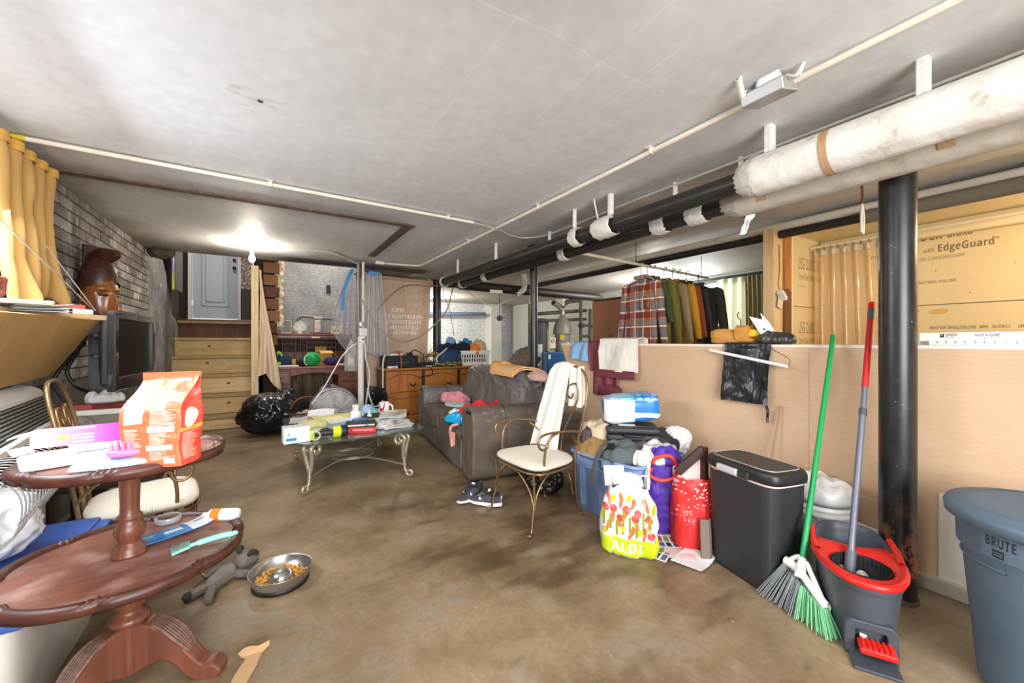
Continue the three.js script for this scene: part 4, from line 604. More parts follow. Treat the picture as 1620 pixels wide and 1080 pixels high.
{
  const o = thing('gold_curtain', 'pleated gold curtain hanging at the window edge on the left wall', 'curtain');
  const f = (u, v) => { const y = mix(2.3, 1.44, v), sp = v < 0.4 ? 1 - v * 0.25 : 0.9 + 0.2 * ss(v, 0.4, 1), z0 = -2.95, z = z0 - u * 0.62 * sp - 0.05 * v; return [-1.12 + 0.045 * Math.sin(u * 30 + v * 1.2) * (0.5 + 0.6 * v) + 0.02 * fbm(u * 6, v * 4, 2) + 0.05 * ss(v, 0.7, 1) * Math.sin(u * 8), y, z + 0.012 * Math.cos(u * 30)]; };
  part(o, 'fabric', [sheet(110, 40, f, 0.003)], M(0xe3b768, 0.9, { bumpMap: rep(clothTex, 8, 8), bumpScale: 0.002, transmission: 0.25, thickness: 0 })); part(o, 'header_tape', [sheet(110, 3, (u, v) => { const q = f(u, 0.0); return [q[0] + 0.012, 2.3 - v * 0.05, q[2]]; }, 0.003)], M(0xd9a850, 0.9)); part(o, 'rod', [bar([-1.13, 2.31, -1.3], [-1.13, 2.31, -3.62], 0.01)], MT.blackMetal);
}
{
  const o = thing('metal_tube', 'bent chrome tube sticking up in front of the plywood shelf', 'tube');
  part(o, 'bend', [tube([[-1.02, 1.37, -1.8], [-0.95, 1.36, -1.97], [-0.905, 1.35, -2.06], [-0.89, 1.325, -2.075], [-0.9, 1.3, -2.05], [-0.955, 1.25, -1.92], [-1.04, 1.18, -1.78]], 0.016, 60, 14)], M(0xd8d8da, 0.2, { metalness: 0.85 })); part(o, 'second_bend', [tube([[-1.02, 1.33, -1.85], [-0.93, 1.315, -2.04], [-0.91, 1.31, -2.06]], 0.013, 24, 10)], M(0xd0d0d2, 0.25, { metalness: 0.85 })); part(o, 'upright', [tube([[-1.04, 1.18, -1.78], [-1.12, 0.9, -1.7], [-1.16, 0.4, -1.68], [-1.16, 0.01, -1.68]], 0.016, 30, 12)], M(0xd8d8da, 0.2, { metalness: 0.85 }));
}
{
  const t = cv(256, 128, (g, w, h) => { g.fillStyle = '#4c382e'; g.fillRect(0, 0, w, h); const r = rngOf(2); for (let i = 0; i < 900; i++) { g.fillStyle = ['#7d6450', '#2c201a', '#a08a70'][Math.floor(r() * 3)]; g.fillRect(r() * w, r() * h, 2, 2); } g.fillStyle = '#b03026'; g.fillRect(112, 0, 26, h); g.fillRect(20, 0, 14, h); for (let i = 0; i < 300; i++) { g.fillStyle = ['#d8783a', '#b8402a', '#e0c070'][Math.floor(r() * 3)]; g.fillRect(34 + r() * 78, r() * h, 4, 4); } });
  const o = thing('patterned_basket', 'dark round basket with red and orange patterned bands on the shelf papers', 'basket', [-1.13, 1.465, -2.79], 0.5); part(o, 'basket_body', [lathe([[0, 0], [0.085, 0], [0.095, 0.02], [0.1, 0.085], [0.096, 0.095], [0.09, 0.085], [0.085, 0.02], [0, 0.015]], 48)], M(0xffffff, 0.7, { map: rep(t, 3, 1) })); part(o, 'base_ring', [lathe([[0.07, 0], [0.086, 0], [0.088, 0.012], [0.07, 0.012]])], M(0x8a6a3c, 0.6));
  const p = thing('white_binder', 'flat white board lying under the patterned basket', 'binder', [-1.07, 1.446, -2.92], 0.62); part(p, 'cover', [box(0.2, 0.012, 0.34, 0, 0.006, 0, 0.003)], MT.white); part(p, 'pages', [box(0.18, 0.008, 0.32, 0.008, -0.003, 0)], MT.cream);
  const q = thing('paper_stack', 'loose stack of white papers on the plywood shelf', 'papers', [-1.02, 1.416, -3.02], 0.6); const r = rngOf(3); for (let i = 0; i < 3; i++) part(q, 'sheet', [sheet(12, 8, (u, v) => [(u - 0.5) * 0.2 + (r() - 0.5) * 0, 0.003 + i * 0.007 + 0.012 * Math.pow(u, 3) * (i + 1) * 0.5 + 0.008 * Math.sin(v * 5 + i), (v - 0.5) * 0.26 + i * 0.01], 0.002)], MT.paper);
  const e = thing('gadget_box', 'small red and grey box lying on the end of the plywood shelf', 'box', [-0.95, 1.416, -3.28], 0.9); part(e, 'red_box', [box(0.1, 0.035, 0.05, 0, 0.04, -0.02, 0.003)], M(0xd45a52, 0.5)); part(e, 'grey_case', [box(0.17, 0.032, 0.05, -0.02, 0.016, 0.02, 0.008)], M(0xc8c8c4, 0.5)); part(e, 'dark_band', [box(0.02, 0.034, 0.052, -0.05, 0.016, 0.02, 0.004)], MT.blackMetal);
  const a = thing('antenna', 'rabbit-ear antenna with two long thin rods on the shelf end', 'antenna', [-0.9, 1.416, -3.36]); part(a, 'base', [lathe([[0, 0], [0.04, 0], [0.042, 0.012], [0.02, 0.025], [0, 0.028]])], MT.black); part(a, 'rod', [bar([0.01, 0.03, 0], [-0.2, 0.47, 0.55], 0.0034, 8)], MT.steel); part(a, 'rod', [bar([0.015, 0.03, 0], [-0.14, 0.38, 0.16], 0.0034, 8, 0.0024)], MT.steel); part(a, 'lead', [tube([[-0.02, 0.02, 0], [-0.08, 0.03, 0.02], [-0.12, 0.06, 0.06], [-0.16, 0.09, 0.06], [-0.18, 0.05, 0.1]], 0.005)], MT.black);
}
{ // carved wooden head on the wall
  const o = thing('carved_mask', 'carved brown wooden helmeted head mounted on the dark brick wall', 'carving', [-1.12, 1.665, -4.32], 0.95);
  const fw = M(0xffffff, 0.3, { map: woodTex(hx(0xa5642e), hx(0x6e3a18), 44), clearcoat: 0.3 }), hw = M(0xffffff, 0.4, { map: woodTex(hx(0x5a3322), hx(0x2f1a12), 45) });
  part(o, 'head', [grid(72, 90, (u, v) => {
    const a = u * 2 * PI, y = mix(-0.33, 0.14, v), f = Math.max(0, Math.cos(a)), s = Math.sin(a); let w = 0.108 * (1 - Math.pow(Math.abs((y + 0.02) / 0.36), 3.0)), d = 0.115 * (1 - Math.pow(Math.abs((y + 0.02) / 0.36), 3.5));
    const nose = Math.exp(-Math.pow(s / 0.2, 2)) * f * ss(y, -0.2, -0.17) * (0.075 * (1 - ss(y, -0.17, 0.03))), brow = Math.exp(-Math.pow((y - 0.0) / 0.02, 2)) * f * 0.018, eye = -Math.exp(-Math.pow((y + 0.04) / 0.022, 2)) * Math.exp(-Math.pow((Math.abs(s) - 0.48) / 0.2, 2)) * f * 0.03, lid = Math.exp(-Math.pow((y + 0.05) / 0.014, 2)) * Math.exp(-Math.pow((Math.abs(s) - 0.48) / 0.16, 2)) * f * 0.022;
    const lips = (Math.exp(-Math.pow((y + 0.225) / 0.012, 2)) + Math.exp(-Math.pow((y + 0.255) / 0.014, 2))) * Math.exp(-Math.pow(s / 0.35, 2)) * f * 0.024, chin = Math.exp(-Math.pow((y + 0.3) / 0.03, 2)) * f * 0.02;
    return [s * w, y, Math.cos(a) * d * (Math.cos(a) < 0 ? 0.5 : 1) + nose + brow + eye + lid + lips + chin]; }, true)], fw);
  for (const s of [-1, 1]) part(o, 'ear', [mv(new THREE.TorusGeometry(0.025, 0.011, 10, 20).scale(0.6, 1.4, 1), s * 0.098, -0.07, -0.01, 0, s * 1.1)], fw);
  const hm = part(o, 'helmet', [grid(60, 40, (u, v) => { const a = u * 2 * PI, t = v * PI / 2, k = Math.cos(t), low = (Math.cos(a) > 0 ? -0.02 + 0.06 * Math.pow(Math.sin(a), 2) * -1 : -0.12); return [Math.sin(a) * 0.116 * Math.pow(k, 0.6), 0.085 + low * (1 - v) + Math.sin(t) * 0.17, Math.cos(a) * 0.125 * Math.pow(k, 0.6)]; }, true)], hw);
  part(hm, 'cross_hatch', Array.from({ length: 9 }, (_, i) => tube(Array.from({ length: 9 }, (_, k) => { const a = -1.3 + k * 0.325, y = 0.075 + i * 0.009; return [Math.sin(a) * 0.1165, y, Math.cos(a) * 0.126]; }), 0.0016, 24, 5)), M(0x5c3a2c, 0.5));
  part(o, 'crest', [(() => { const g = ext(new THREE.Shape(new THREE.SplineCurve([[-0.12, 0.02], [-0.12, 0.16], [-0.06, 0.27], [0.03, 0.31], [0.12, 0.3], [0.16, 0.27], [0.14, 0.24], [0.08, 0.21], [0.06, 0.15], [0.0, 0.17], [-0.06, 0.14], [-0.08, 0.05]].map((p) => V2(...p))).getPoints(60)), 0.035, 0.008); return g.rotateY(-PI / 2); })()], hw);
  for (const s of [-1, 1]) part(o, 'eye', [mv(new THREE.SphereGeometry(0.024, 16, 10).scale(1.15, 0.5, 0.5), s * 0.047, -0.048, 0.098, 0, s * 0.45)], M(0x2c1812, 0.4)); part(o, 'mouth', [box(0.06, 0.007, 0.02, 0, -0.24, 0.118, 0.003)], M(0x3a1e12, 0.5)); part(o, 'back_board', [box(0.16, 0.36, 0.02, 0.04, 0.17, -0.085, 0.004)], MT.dark); part(o, 'neck', [lathe([[0.05, -0.3], [0.055, -0.36], [0.075, -0.4], [0, -0.4]]).scale(1, 1, 0.7)], fw);
}
// ---------- television on its stand ----------
{
  const o = thing('television', 'black flat television seen side-on, facing the room from the left wall', 'television', [-0.78, 1.205, -3.68], PI / 2 - 0.06), bl = M(0x1a1a1d, 0.3), gl = M(0x020203, 0.3, { phys: true, specularIntensity: 0.12 });
  part(o, 'rear_case', [box(0.7, 0.44, 0.06, 0, 0, -0.035, 0.02), box(0.5, 0.3, 0.06, 0, -0.01, -0.075, 0.03)], M(0x232326, 0.5)); part(o, 'bezel', [ext([[-0.37, -0.245], [0.37, -0.245], [0.37, 0.235], [-0.37, 0.235]], 0.03, 0.006, [[[-0.33, -0.17], [0.33, -0.17], [0.33, 0.2], [-0.33, 0.2]]])], M(0x26262a, 0.15, { clearcoat: 0.6 })); part(o, 'screen', [box(0.67, 0.38, 0.012, 0, 0.015, 0.0)], gl); part(o, 'silver_edge', [box(0.006, 0.47, 0.036, 0.376, -0.005, 0, 0.002)], MT.galv); part(o, 'speaker_strip', [box(0.66, 0.05, 0.012, 0, -0.208, 0.014, 0.004)], M(0x6a6258, 0.4));
  const b = part(o, 'button_panel', [box(0.012, 0.17, 0.035, 0.356, -0.06, -0.045, 0.005)], M(0x7c7e82, 0.4)); part(b, 'buttons', Array.from({ length: 7 }, (_, i) => box(0.004, 0.008, 0.018, 0.363, -0.125 + i * 0.02, -0.045, 0.002)), MT.black);
  const s = thing('tv_stand', 'dark grey floor post with bracket behind the television', 'stand', [-1.06, 0, -4.1]); part(s, 'post', [box(0.1, 1.43, 0.06, 0, 0.715, 0, 0.006)], M(0x4c4e52, 0.5)); part(s, 'base', [box(0.34, 0.03, 0.4, 0.05, 0.015, 0, 0.01)], MT.blackMetal); part(s, 'bracket', [box(0.06, 0.02, 0.36, 0.04, 1.3, 0.18, 0.003, 0, 0.3), box(0.06, 0.02, 0.36, 0.04, 1.16, 0.18, 0.003, 0, 0.3), box(0.05, 0.16, 0.03, 0.05, 1.23, 0.05, 0.003)], MT.blackMetal);
  single('cable_bundle', [tube([[-1.1, 1.3, -4.0], [-1.12, 1.18, -3.9], [-1.15, 1.05, -3.85], [-1.1, 0.95, -3.85], [-1.0, 0.9, -3.8]], 0.012, 40), tube([[-1.1, 1.25, -3.98], [-1.14, 1.12, -3.8], [-1.18, 1.0, -3.75], [-1.12, 0.86, -3.72]], 0.01, 40)], MT.black, 'black cables looping down behind the television post', 'cable');
}
{
  const o = thing('side_table', 'small side table with white top tray and carved grey apron below the television', 'table', [-0.9, 0, -3.82]);
  part(o, 'top', [box(0.6, 0.035, 0.46, 0, 0.8, 0, 0.006)], M(0xefece4, 0.5)); const ap = []; for (const z of [0.2]) { const pts = [[-0.27, 0.78]]; for (let i = 0; i <= 60; i++) { const t = i / 60; pts.push([-0.27 + 0.54 * t, 0.735 - 0.012 * Math.abs(Math.sin(t * PI * 12)) - 0.02 * Math.sin(t * PI)]); } pts.push([0.27, 0.78]); ap.push(ext(pts, 0.02).translate(0, 0, z)); } part(o, 'apron', ap, M(0x8a857c, 0.7));
  for (const [x, z] of [[-0.26, 0.19], [0.26, 0.19], [-0.26, -0.19], [0.26, -0.19]]) part(o, 'leg', [lathe([[0, 0], [0.018, 0], [0.022, 0.1], [0.016, 0.3], [0.026, 0.5], [0.02, 0.6], [0.028, 0.78], [0, 0.78]], 16).translate(x, 0, z)], MT.dark); part(o, 'shelf', [box(0.52, 0.02, 0.38, 0, 0.3, 0, 0.004)], MT.dark);
  const r = rngOf(8); const names = ['red paperback', 'red and black paperback']; [[-0.17, 0x9c3a2c], [0.02, 0x7a2a22]].forEach(([x, c], i) => { const b = thing('book', ['worn red paperback lying at the left of the small side table', 'dark red paperback lying in the middle of the small side table'][i], 'book', [-0.9 + x, 0.818, -3.68], 0.2 - i * 0.4, 'paperbacks on the side table'); part(b, 'cover', [box(0.17, 0.004, 0.12, 0, 0.03, 0), box(0.17, 0.004, 0.12, 0, 0.002, 0), box(0.17, 0.03, 0.004, 0, 0.016, 0.06)], M(c, 0.6)); part(b, 'pages', [box(0.165, 0.025, 0.115, 0, 0.016, -0.002)], MT.cream); });
  single('crumpled_paper', [heap(0.18, 0.12, 0.07, 5, { wr: 0.6 })], MT.paper, 'crumpled white paper on top of the books by the television', 'paper', [-0.93, 0.853, -3.7]);
}
// ---------- tote, bag and floor things at left ----------
const toteG = (w, d, h, t = 0.88, wall = 0.012, nx = 64) => { const R = (a, e = 0.22) => [Math.sign(Math.cos(a)) * Math.pow(Math.abs(Math.cos(a)), e), Math.sign(Math.sin(a)) * Math.pow(Math.abs(Math.sin(a)), e)]; const pr = [[0, 0.0, t], [0, 0.001, t], [1, 0.001, t], [1, h, 1], [1, h, 1 - wall * 2 / w], [1, 0.02, t - wall * 2 / w], [0, 0.02, t]]; return grid(nx, pr.length - 1, (u, v) => { const q = pr[Math.round(v * (pr.length - 1))], [cx, cz] = R(-u * 2 * PI); return [cx * w / 2 * q[0] * q[2], q[1], cz * d / 2 * q[0] * q[2]]; }, true); };
{
  const o = thing('storage_tote', 'translucent white storage tote with a blue lid behind the round table', 'storage box', [-0.855, 0, -2.24]);
  part(o, 'tub', [toteG(0.4, 0.82, 0.385)], M(0xd9d8d0, 0.5)); part(o, 'lid', [box(0.45, 0.035, 0.88, 0, 0.4, 0, 0.012), box(0.37, 0.02, 0.78, 0, 0.42, 0, 0.01)], M(0x3f62ac, 0.5, { map: dirtTex(hx(0xffffff), hx(0xd8dcea), hx(0xb8bccc), 33) })); for (const z of [0.42, -0.42]) part(o, 'latch', [box(0.12, 0.05, 0.03, 0, 0.385, z, 0.008)], M(0x3a5a9e, 0.5));
  part(o, 'latch', [box(0.03, 0.05, 0.14, 0.222, 0.385, -0.2, 0.008)], M(0x3a5a9e, 0.5));
}
const plasticBag = (w, d, h, seed, wr = 0.12, f = 1) => grid(96, 60, (u, v) => { const a = u * 2 * PI, t = v * PI, s = Math.pow(Math.sin(t), 0.75), k = 1 + wr * 2.2 * fbm(Math.cos(a) * 2 * f + seed, v * 4 * f, Math.sin(a) * 2 * f, 4) + wr * 0.8 * (ridge(Math.cos(a) * 3 * f + seed, v * 5 * f + Math.sin(a) * 3 * f, seed) - 0.5); return [Math.cos(a) * w / 2 * s * k, h * (0.5 - 0.5 * Math.cos(t) * Math.min(1, 0.9 + Math.abs(v - 0.5))) * (0.92 + 0.08 * k), -Math.sin(a) * d / 2 * s * k]; }, true);
{
  const o = thing('plastic_bag', 'stuffed white plastic bag resting on the blue tote lid at far left', 'bag', [-0.93, 0.43, -2.28]); part(o, 'bag_body', [plasticBag(0.34, 0.4, 0.27, 4, 0.13)], M(0xf2f4f6, 0.3, { clearcoat: 0.2 })); part(o, 'handle_knot', [tube([[0.02, 0.25, 0], [0.05, 0.29, 0.02], [0.02, 0.31, 0.04], [-0.02, 0.28, 0.02]], 0.013, 30)], M(0xf2f4f6, 0.35));
}
{
  const o = thing('pet_bowl', 'steel slow-feeder pet bowl holding kibble on the floor', 'bowl', [0.06, 0, -2.4]); part(o, 'bowl_body', [lathe([[0, 0.004], [0.11, 0.004], [0.128, 0.012], [0.142, 0.066], [0.148, 0.07], [0.146, 0.074], [0.138, 0.07], [0.122, 0.016], [0.06, 0.012], [0.056, 0.03], [0.045, 0.05], [0.025, 0.06], [0, 0.062]], 64)], M(0xb9b7b2, 0.25, { metalness: 0.9 })); part(o, 'rubber_ring', [lathe([[0.1, 0], [0.132, 0], [0.133, 0.014], [0.126, 0.014]], 48)], MT.black);
  const r = rngOf(3), ks = []; for (let i = 0; i < 260; i++) { const a = r() * 2 * PI, q = 0.064 + r() * 0.055; if (Math.sin(a + 0.6) > 0.75 && r() < 0.6) continue; ks.push(mv(new THREE.SphereGeometry(0.0075, 6, 5).scale(1.2, 0.7, 1), Math.cos(a) * q, 0.018 + r() * 0.014, Math.sin(a) * q, r() * 3, r() * 3)); } const k = single('kibble', ks, M(0xc8913c, 0.85), 'golden brown kibble pieces lying in the steel bowl', 'pet food', [0.06, 0, -2.4]); k.userData.kind = 'stuff';
}
{ // limp plush toy: body, arms, legs along the floor
  const o = thing('plush_toy', 'limp grey plush dog toy lying on the floor against the steel bowl', 'toy', [-0.19, 0, -2.56], 0.72), fur = M(0xaba092, 1, { bumpMap: rep(ceilBump, 6, 6), bumpScale: 0.02 });
  const limb = (pts, r0, r1, s) => { const c = curve(pts); return grid(20, 26, (u, v) => { const p = c.getPoint(v), a = u * 2 * PI, e = Math.pow(Math.max(0, 1 - Math.pow(Math.abs(v - 0.5) * 2, 6)), 0.5), r = mix(r0, r1, v) * e * (1 + 0.35 * fbm(Math.cos(a) * 2 + s, v * 5, Math.sin(a) * 2, 3)); const d = c.getTangent(v), n = V(-d.z, 0, d.x).normalize(); return [p.x + n.x * Math.cos(a) * r, Math.max(0.002, p.y + Math.sin(a) * r), p.z + n.z * Math.cos(a) * r]; }, true); };
  part(o, 'body', [limb([[-0.1, 0.03, 0.02], [-0.03, 0.035, 0], [0.05, 0.045, 0.0]], 0.032, 0.045, 1)], fur); part(o, 'head', [limb([[0.07, 0.05, 0], [0.12, 0.06, 0.01], [0.175, 0.055, 0.02]], 0.045, 0.035, 4)], fur);
  part(o, 'leg', [limb([[-0.08, 0.025, 0.03], [-0.13, 0.022, 0.07], [-0.17, 0.02, 0.12]], 0.022, 0.018, 7)], fur); part(o, 'leg', [limb([[-0.09, 0.025, 0.0], [-0.15, 0.022, -0.01], [-0.18, 0.02, -0.01]], 0.022, 0.018, 9)], fur); part(o, 'arm', [limb([[0.04, 0.03, 0.02], [0.04, 0.03, 0.07], [0.07, 0.025, 0.1]], 0.02, 0.018, 11)], fur); part(o, 'arm', [limb([[0.03, 0.05, -0.02], [0.0, 0.05, -0.06], [-0.03, 0.03, -0.09]], 0.02, 0.016, 12)], fur);
  part(o, 'ear', [limb([[0.1, 0.09, 0.03], [0.12, 0.1, 0.045], [0.15, 0.085, 0.055]], 0.014, 0.016, 14)], M(0x2a2826, 0.9)); part(o, 'ear', [limb([[0.1, 0.095, -0.02], [0.11, 0.11, -0.04], [0.14, 0.1, -0.05]], 0.014, 0.016, 15)], M(0x2a2826, 0.9)); part(o, 'foot_pad', [mv(new THREE.SphereGeometry(0.022, 12, 10), -0.175, 0.024, -0.012)], M(0x2a2826, 0.9));
}
{
  const pts = [[-0.02, -0.16], [0.03, -0.16], [0.034, -0.02], [0.03, 0.04], [0.05, 0.06], [0.045, 0.075], [0.01, 0.06], [-0.02, 0.065], [-0.045, 0.06], [-0.06, 0.045], [-0.04, 0.03], [-0.02, 0.02], [-0.026, -0.06]];
  const g = ext(pts, 0.004); g.rotateX(-PI / 2); single('torn_cardboard', [warp(g, (x, y, z) => [x, y + 0.004 + 0.012 * Math.max(0, fbm(x * 12, z * 12, 3)) + 0.02 * ss(-z, 0.03, 0.08), z])], M(0xc9a274, 0.9), 'torn strip of brown cardboard lying on the floor near the table foot', 'cardboard', [-0.06, 0, -1.86], -0.35);
}
// ---------- coffee table ----------
{
  const o = thing('coffee_table', 'glass-topped coffee table on four scrolled antique-gold metal legs', 'table', [0.72, 0, -4.27]);
  const oc = [[-0.58, -0.6], [-0.46, -0.72], [0.46, -0.72], [0.58, -0.6], [0.58, 0.56], [0.46, 0.68], [-0.46, 0.68], [-0.58, 0.56]];
  const gl = ext(oc, 0.009, 0.003); gl.rotateX(PI / 2); gl.translate(0, 0.423, 0);
  part(o, 'glass_top', [gl], M(0xd6e6de, 0.04, { transmission: 0.92, thickness: 0.012, ior: 1.5, attenuationColor: new THREE.Color(0x9cc0ae), attenuationDistance: 0.15 }));
  const corners = [[-0.43, 0.6, -1, 1], [0.37, 0.63, 1, 1], [0.39, -0.52, 1, -1], [-0.42, -0.52, -1, -1]];
  for (const [x, z, sx, sz] of corners) {
    const dx = sx * 0.7, dz = sz * 0.7, at = (q, y, side = 0) => [x + dx * q - dz * side, y, z + dz * q + dx * side];
    const sc = (cx, cy, r0, a0, turns, side, shrink = 0.75) => Array.from({ length: 22 }, (_, i) => { const t = i / 21, a = a0 + t * turns, r = r0 * (1 - shrink * t); return at(cx + Math.cos(a) * r, cy + Math.sin(a) * r, side); });
    const main = (s) => tube([...sc(-0.075, 0.352, 0.05, -2.6 - PI, -PI * 1.0, s, 0).slice(0, 0), ...sc(0.015, 0.352, 0.05, PI * 2.2, -PI * 2.2, s, 0.0).slice(0, 0), ...sc(-0.055, 0.35, 0.052, 5.2, 0, s).slice(0, 0), ...Array.from({ length: 20 }, (_, i) => { const t = 1 - i / 19, a = 0.3 + t * 6.2, r = 0.06 * (1 - 0.7 * t); return at(-0.045 + Math.cos(a) * r, 0.352 + Math.sin(a) * r, s * (1 - 0.2)); }), at(0.0, 0.31, s * 0.7), at(-0.01, 0.24, s * 0.45), at(-0.015, 0.19, s * 0.2)], 0.0195, 130, 10);
    const lg = part(o, 'leg', [main(0.045), main(-0.045)], MT.nickel);
    part(lg, 'lower_scroll', [tube([at(-0.015, 0.2), at(-0.01, 0.13), at(0.0, 0.07), ...Array.from({ length: 16 }, (_, i) => { const t = i / 15, a = PI - 0.3 + t * 5.6, r = 0.036 * (1 - 0.62 * t); return at(0.045 + Math.cos(a) * r, 0.052 + Math.sin(a) * r); })], 0.016, 110, 10)], MT.nickel);
    part(lg, 'ring_collar', [cyl(0.026, 0.026, 0.012, ...at(-0.012, 0.2), 18), cyl(0.022, 0.022, 0.03, ...at(-0.012, 0.185), 18)], MT.nickel); part(lg, 'rubber_pad', [cyl(0.014, 0.014, 0.02, ...at(-0.02, 0.418), 14)], MT.black);
  }
  const j = corners.map(([x, z, sx, sz]) => [x - sx * 0.0, 0.115, z - sz * 0.0]);
  const arc = (a, b, k) => tube(Array.from({ length: 13 }, (_, i) => { const t = i / 12, s = Math.sin(t * PI); return [mix(a[0], b[0], t) + k[0] * s, 0.115 + 0.02 * s, mix(a[2], b[2], t) + k[1] * s]; }), 0.0085, 60);
  part(o, 'stretcher', [arc(j[0], j[1], [0, -0.42])], MT.nickel); part(o, 'stretcher', [arc(j[2], j[3], [0, 0.42])], MT.nickel);
  part(o, 'centre_ring', [mv(new THREE.TorusGeometry(0.2, 0.0085, 10, 64), 0, 0.135, 0.05, PI / 2)], MT.nickel);
}
const onTable = 0.433;
{
  const t = cv(128, 96, (g, w, h) => { g.fillStyle = '#f3f4f6'; g.fillRect(0, 0, w, h); g.fillStyle = '#2287c4'; g.fillRect(10, 62, 52, 18); g.fillStyle = '#33363c'; g.beginPath(); g.arc(24, 38, 6, 0, 7); g.fill(); g.fillStyle = '#fff'; g.font = 'bold 8px sans-serif'; g.fillText('hp', 19, 41); });
  const o = thing('printer_carton', 'small white ink carton with a blue label on the coffee table corner', 'box', [0.2, onTable, -3.72], 0.1); const g = bx(-0.095, 0.095, 0, 0.125, -0.06, 0.06, 0.002), p = g.attributes.position, u = g.attributes.uv; for (let i = 0; i < p.count; i++) u.setXY(i, (p.getX(i) + 0.095) / 0.19, p.getY(i) / 0.125); part(o, 'carton', [g], M(0xffffff, 0.55, { map: t })); part(o, 'top_flap', [box(0.19, 0.003, 0.12, 0, 0.127, 0)], M(0xd4d6d8, 0.6));
}
{
  const o = thing('work_light', 'lime green and black cordless work light lying on the coffee table front', 'work light', [0.45, onTable + 0.045, -3.72], 0.05), lime = M(0xcddc28, 0.4), bk = M(0x242526, 0.5), ax = (pr) => lathe(pr, 28).rotateZ(-PI / 2);
  part(o, 'head', [ax([[0, 0.03], [0.045, 0.03], [0.05, 0.045], [0.05, 0.09], [0.04, 0.1]])], lime); part(o, 'lens_hood', [ax([[0.044, 0.085], [0.052, 0.1], [0.05, 0.13], [0.042, 0.15], [0, 0.15]])], bk); part(o, 'handle', [ax([[0, -0.13], [0.024, -0.13], [0.025, 0.03], [0.034, 0.035], [0, 0.036]])], bk); part(o, 'battery_foot', [box(0.06, 0.085, 0.075, -0.145, -0.002, 0, 0.01)], lime); part(o, 'battery_band', [box(0.02, 0.087, 0.078, -0.16, -0.002, 0, 0.006)], bk); part(o, 'clip', [box(0.06, 0.04, 0.08, -0.195, -0.02, 0, 0.012)], M(0x6c6a66, 0.4)); part(o, 'belt_ring', [mv(new THREE.TorusGeometry(0.034, 0.007, 8, 20), -0.11, -0.005, 0.05)], M(0xb9b8a0, 0.4));
}
{
  const t = cv(256, 64, (g, w, h) => { g.fillStyle = '#c8202a'; g.fillRect(0, 0, w, h); g.fillStyle = '#f6e6e2'; g.globalAlpha = 0.75; for (let i = 0; i < 11; i++) g.fillRect(84 + i * 14, 22 - (i % 3) * 2, 9 + (i % 2) * 3, 16); g.globalAlpha = 1; g.fillRect(22, 26, 12, 14); g.fillRect(40, 28, 18, 10); });
  const o = thing('book', 'thick hardback with a red spine, lying flat beside the work light', 'book', [0.735, onTable, -3.86], -0.33); const g = bx(-0.145, 0.145, 0, 0.05, 0.1, 0.104), p = g.attributes.position, u = g.attributes.uv; for (let i = 0; i < p.count; i++) u.setXY(i, (p.getX(i) + 0.145) / 0.29, p.getY(i) / 0.05);
  part(o, 'spine', [g], M(0xffffff, 0.5, { map: t })); part(o, 'cover', [box(0.29, 0.004, 0.2, 0, 0.05, 0), box(0.29, 0.004, 0.2, 0, 0.003, 0)], M(0x3a3634, 0.5)); part(o, 'pages', [box(0.282, 0.042, 0.195, 0, 0.026, 0)], M(0xe8d8b4, 0.8));
  const q = thing('book', 'thin dark hardback stacked on the red-spined book', 'book', [0.74, onTable + 0.053, -3.88], -0.25); part(q, 'cover', [box(0.26, 0.004, 0.19, 0, 0.02, 0), box(0.26, 0.003, 0.19, 0, 0.002, 0)], M(0x2f2e30, 0.45)); part(q, 'pages', [box(0.252, 0.016, 0.184, 0, 0.011, 0)], M(0xdfd2b8, 0.8)); part(q, 'sticker', [box(0.03, 0.012, 0.003, 0.06, 0.011, 0.094)], M(0x6aa3c0, 0.6));
}
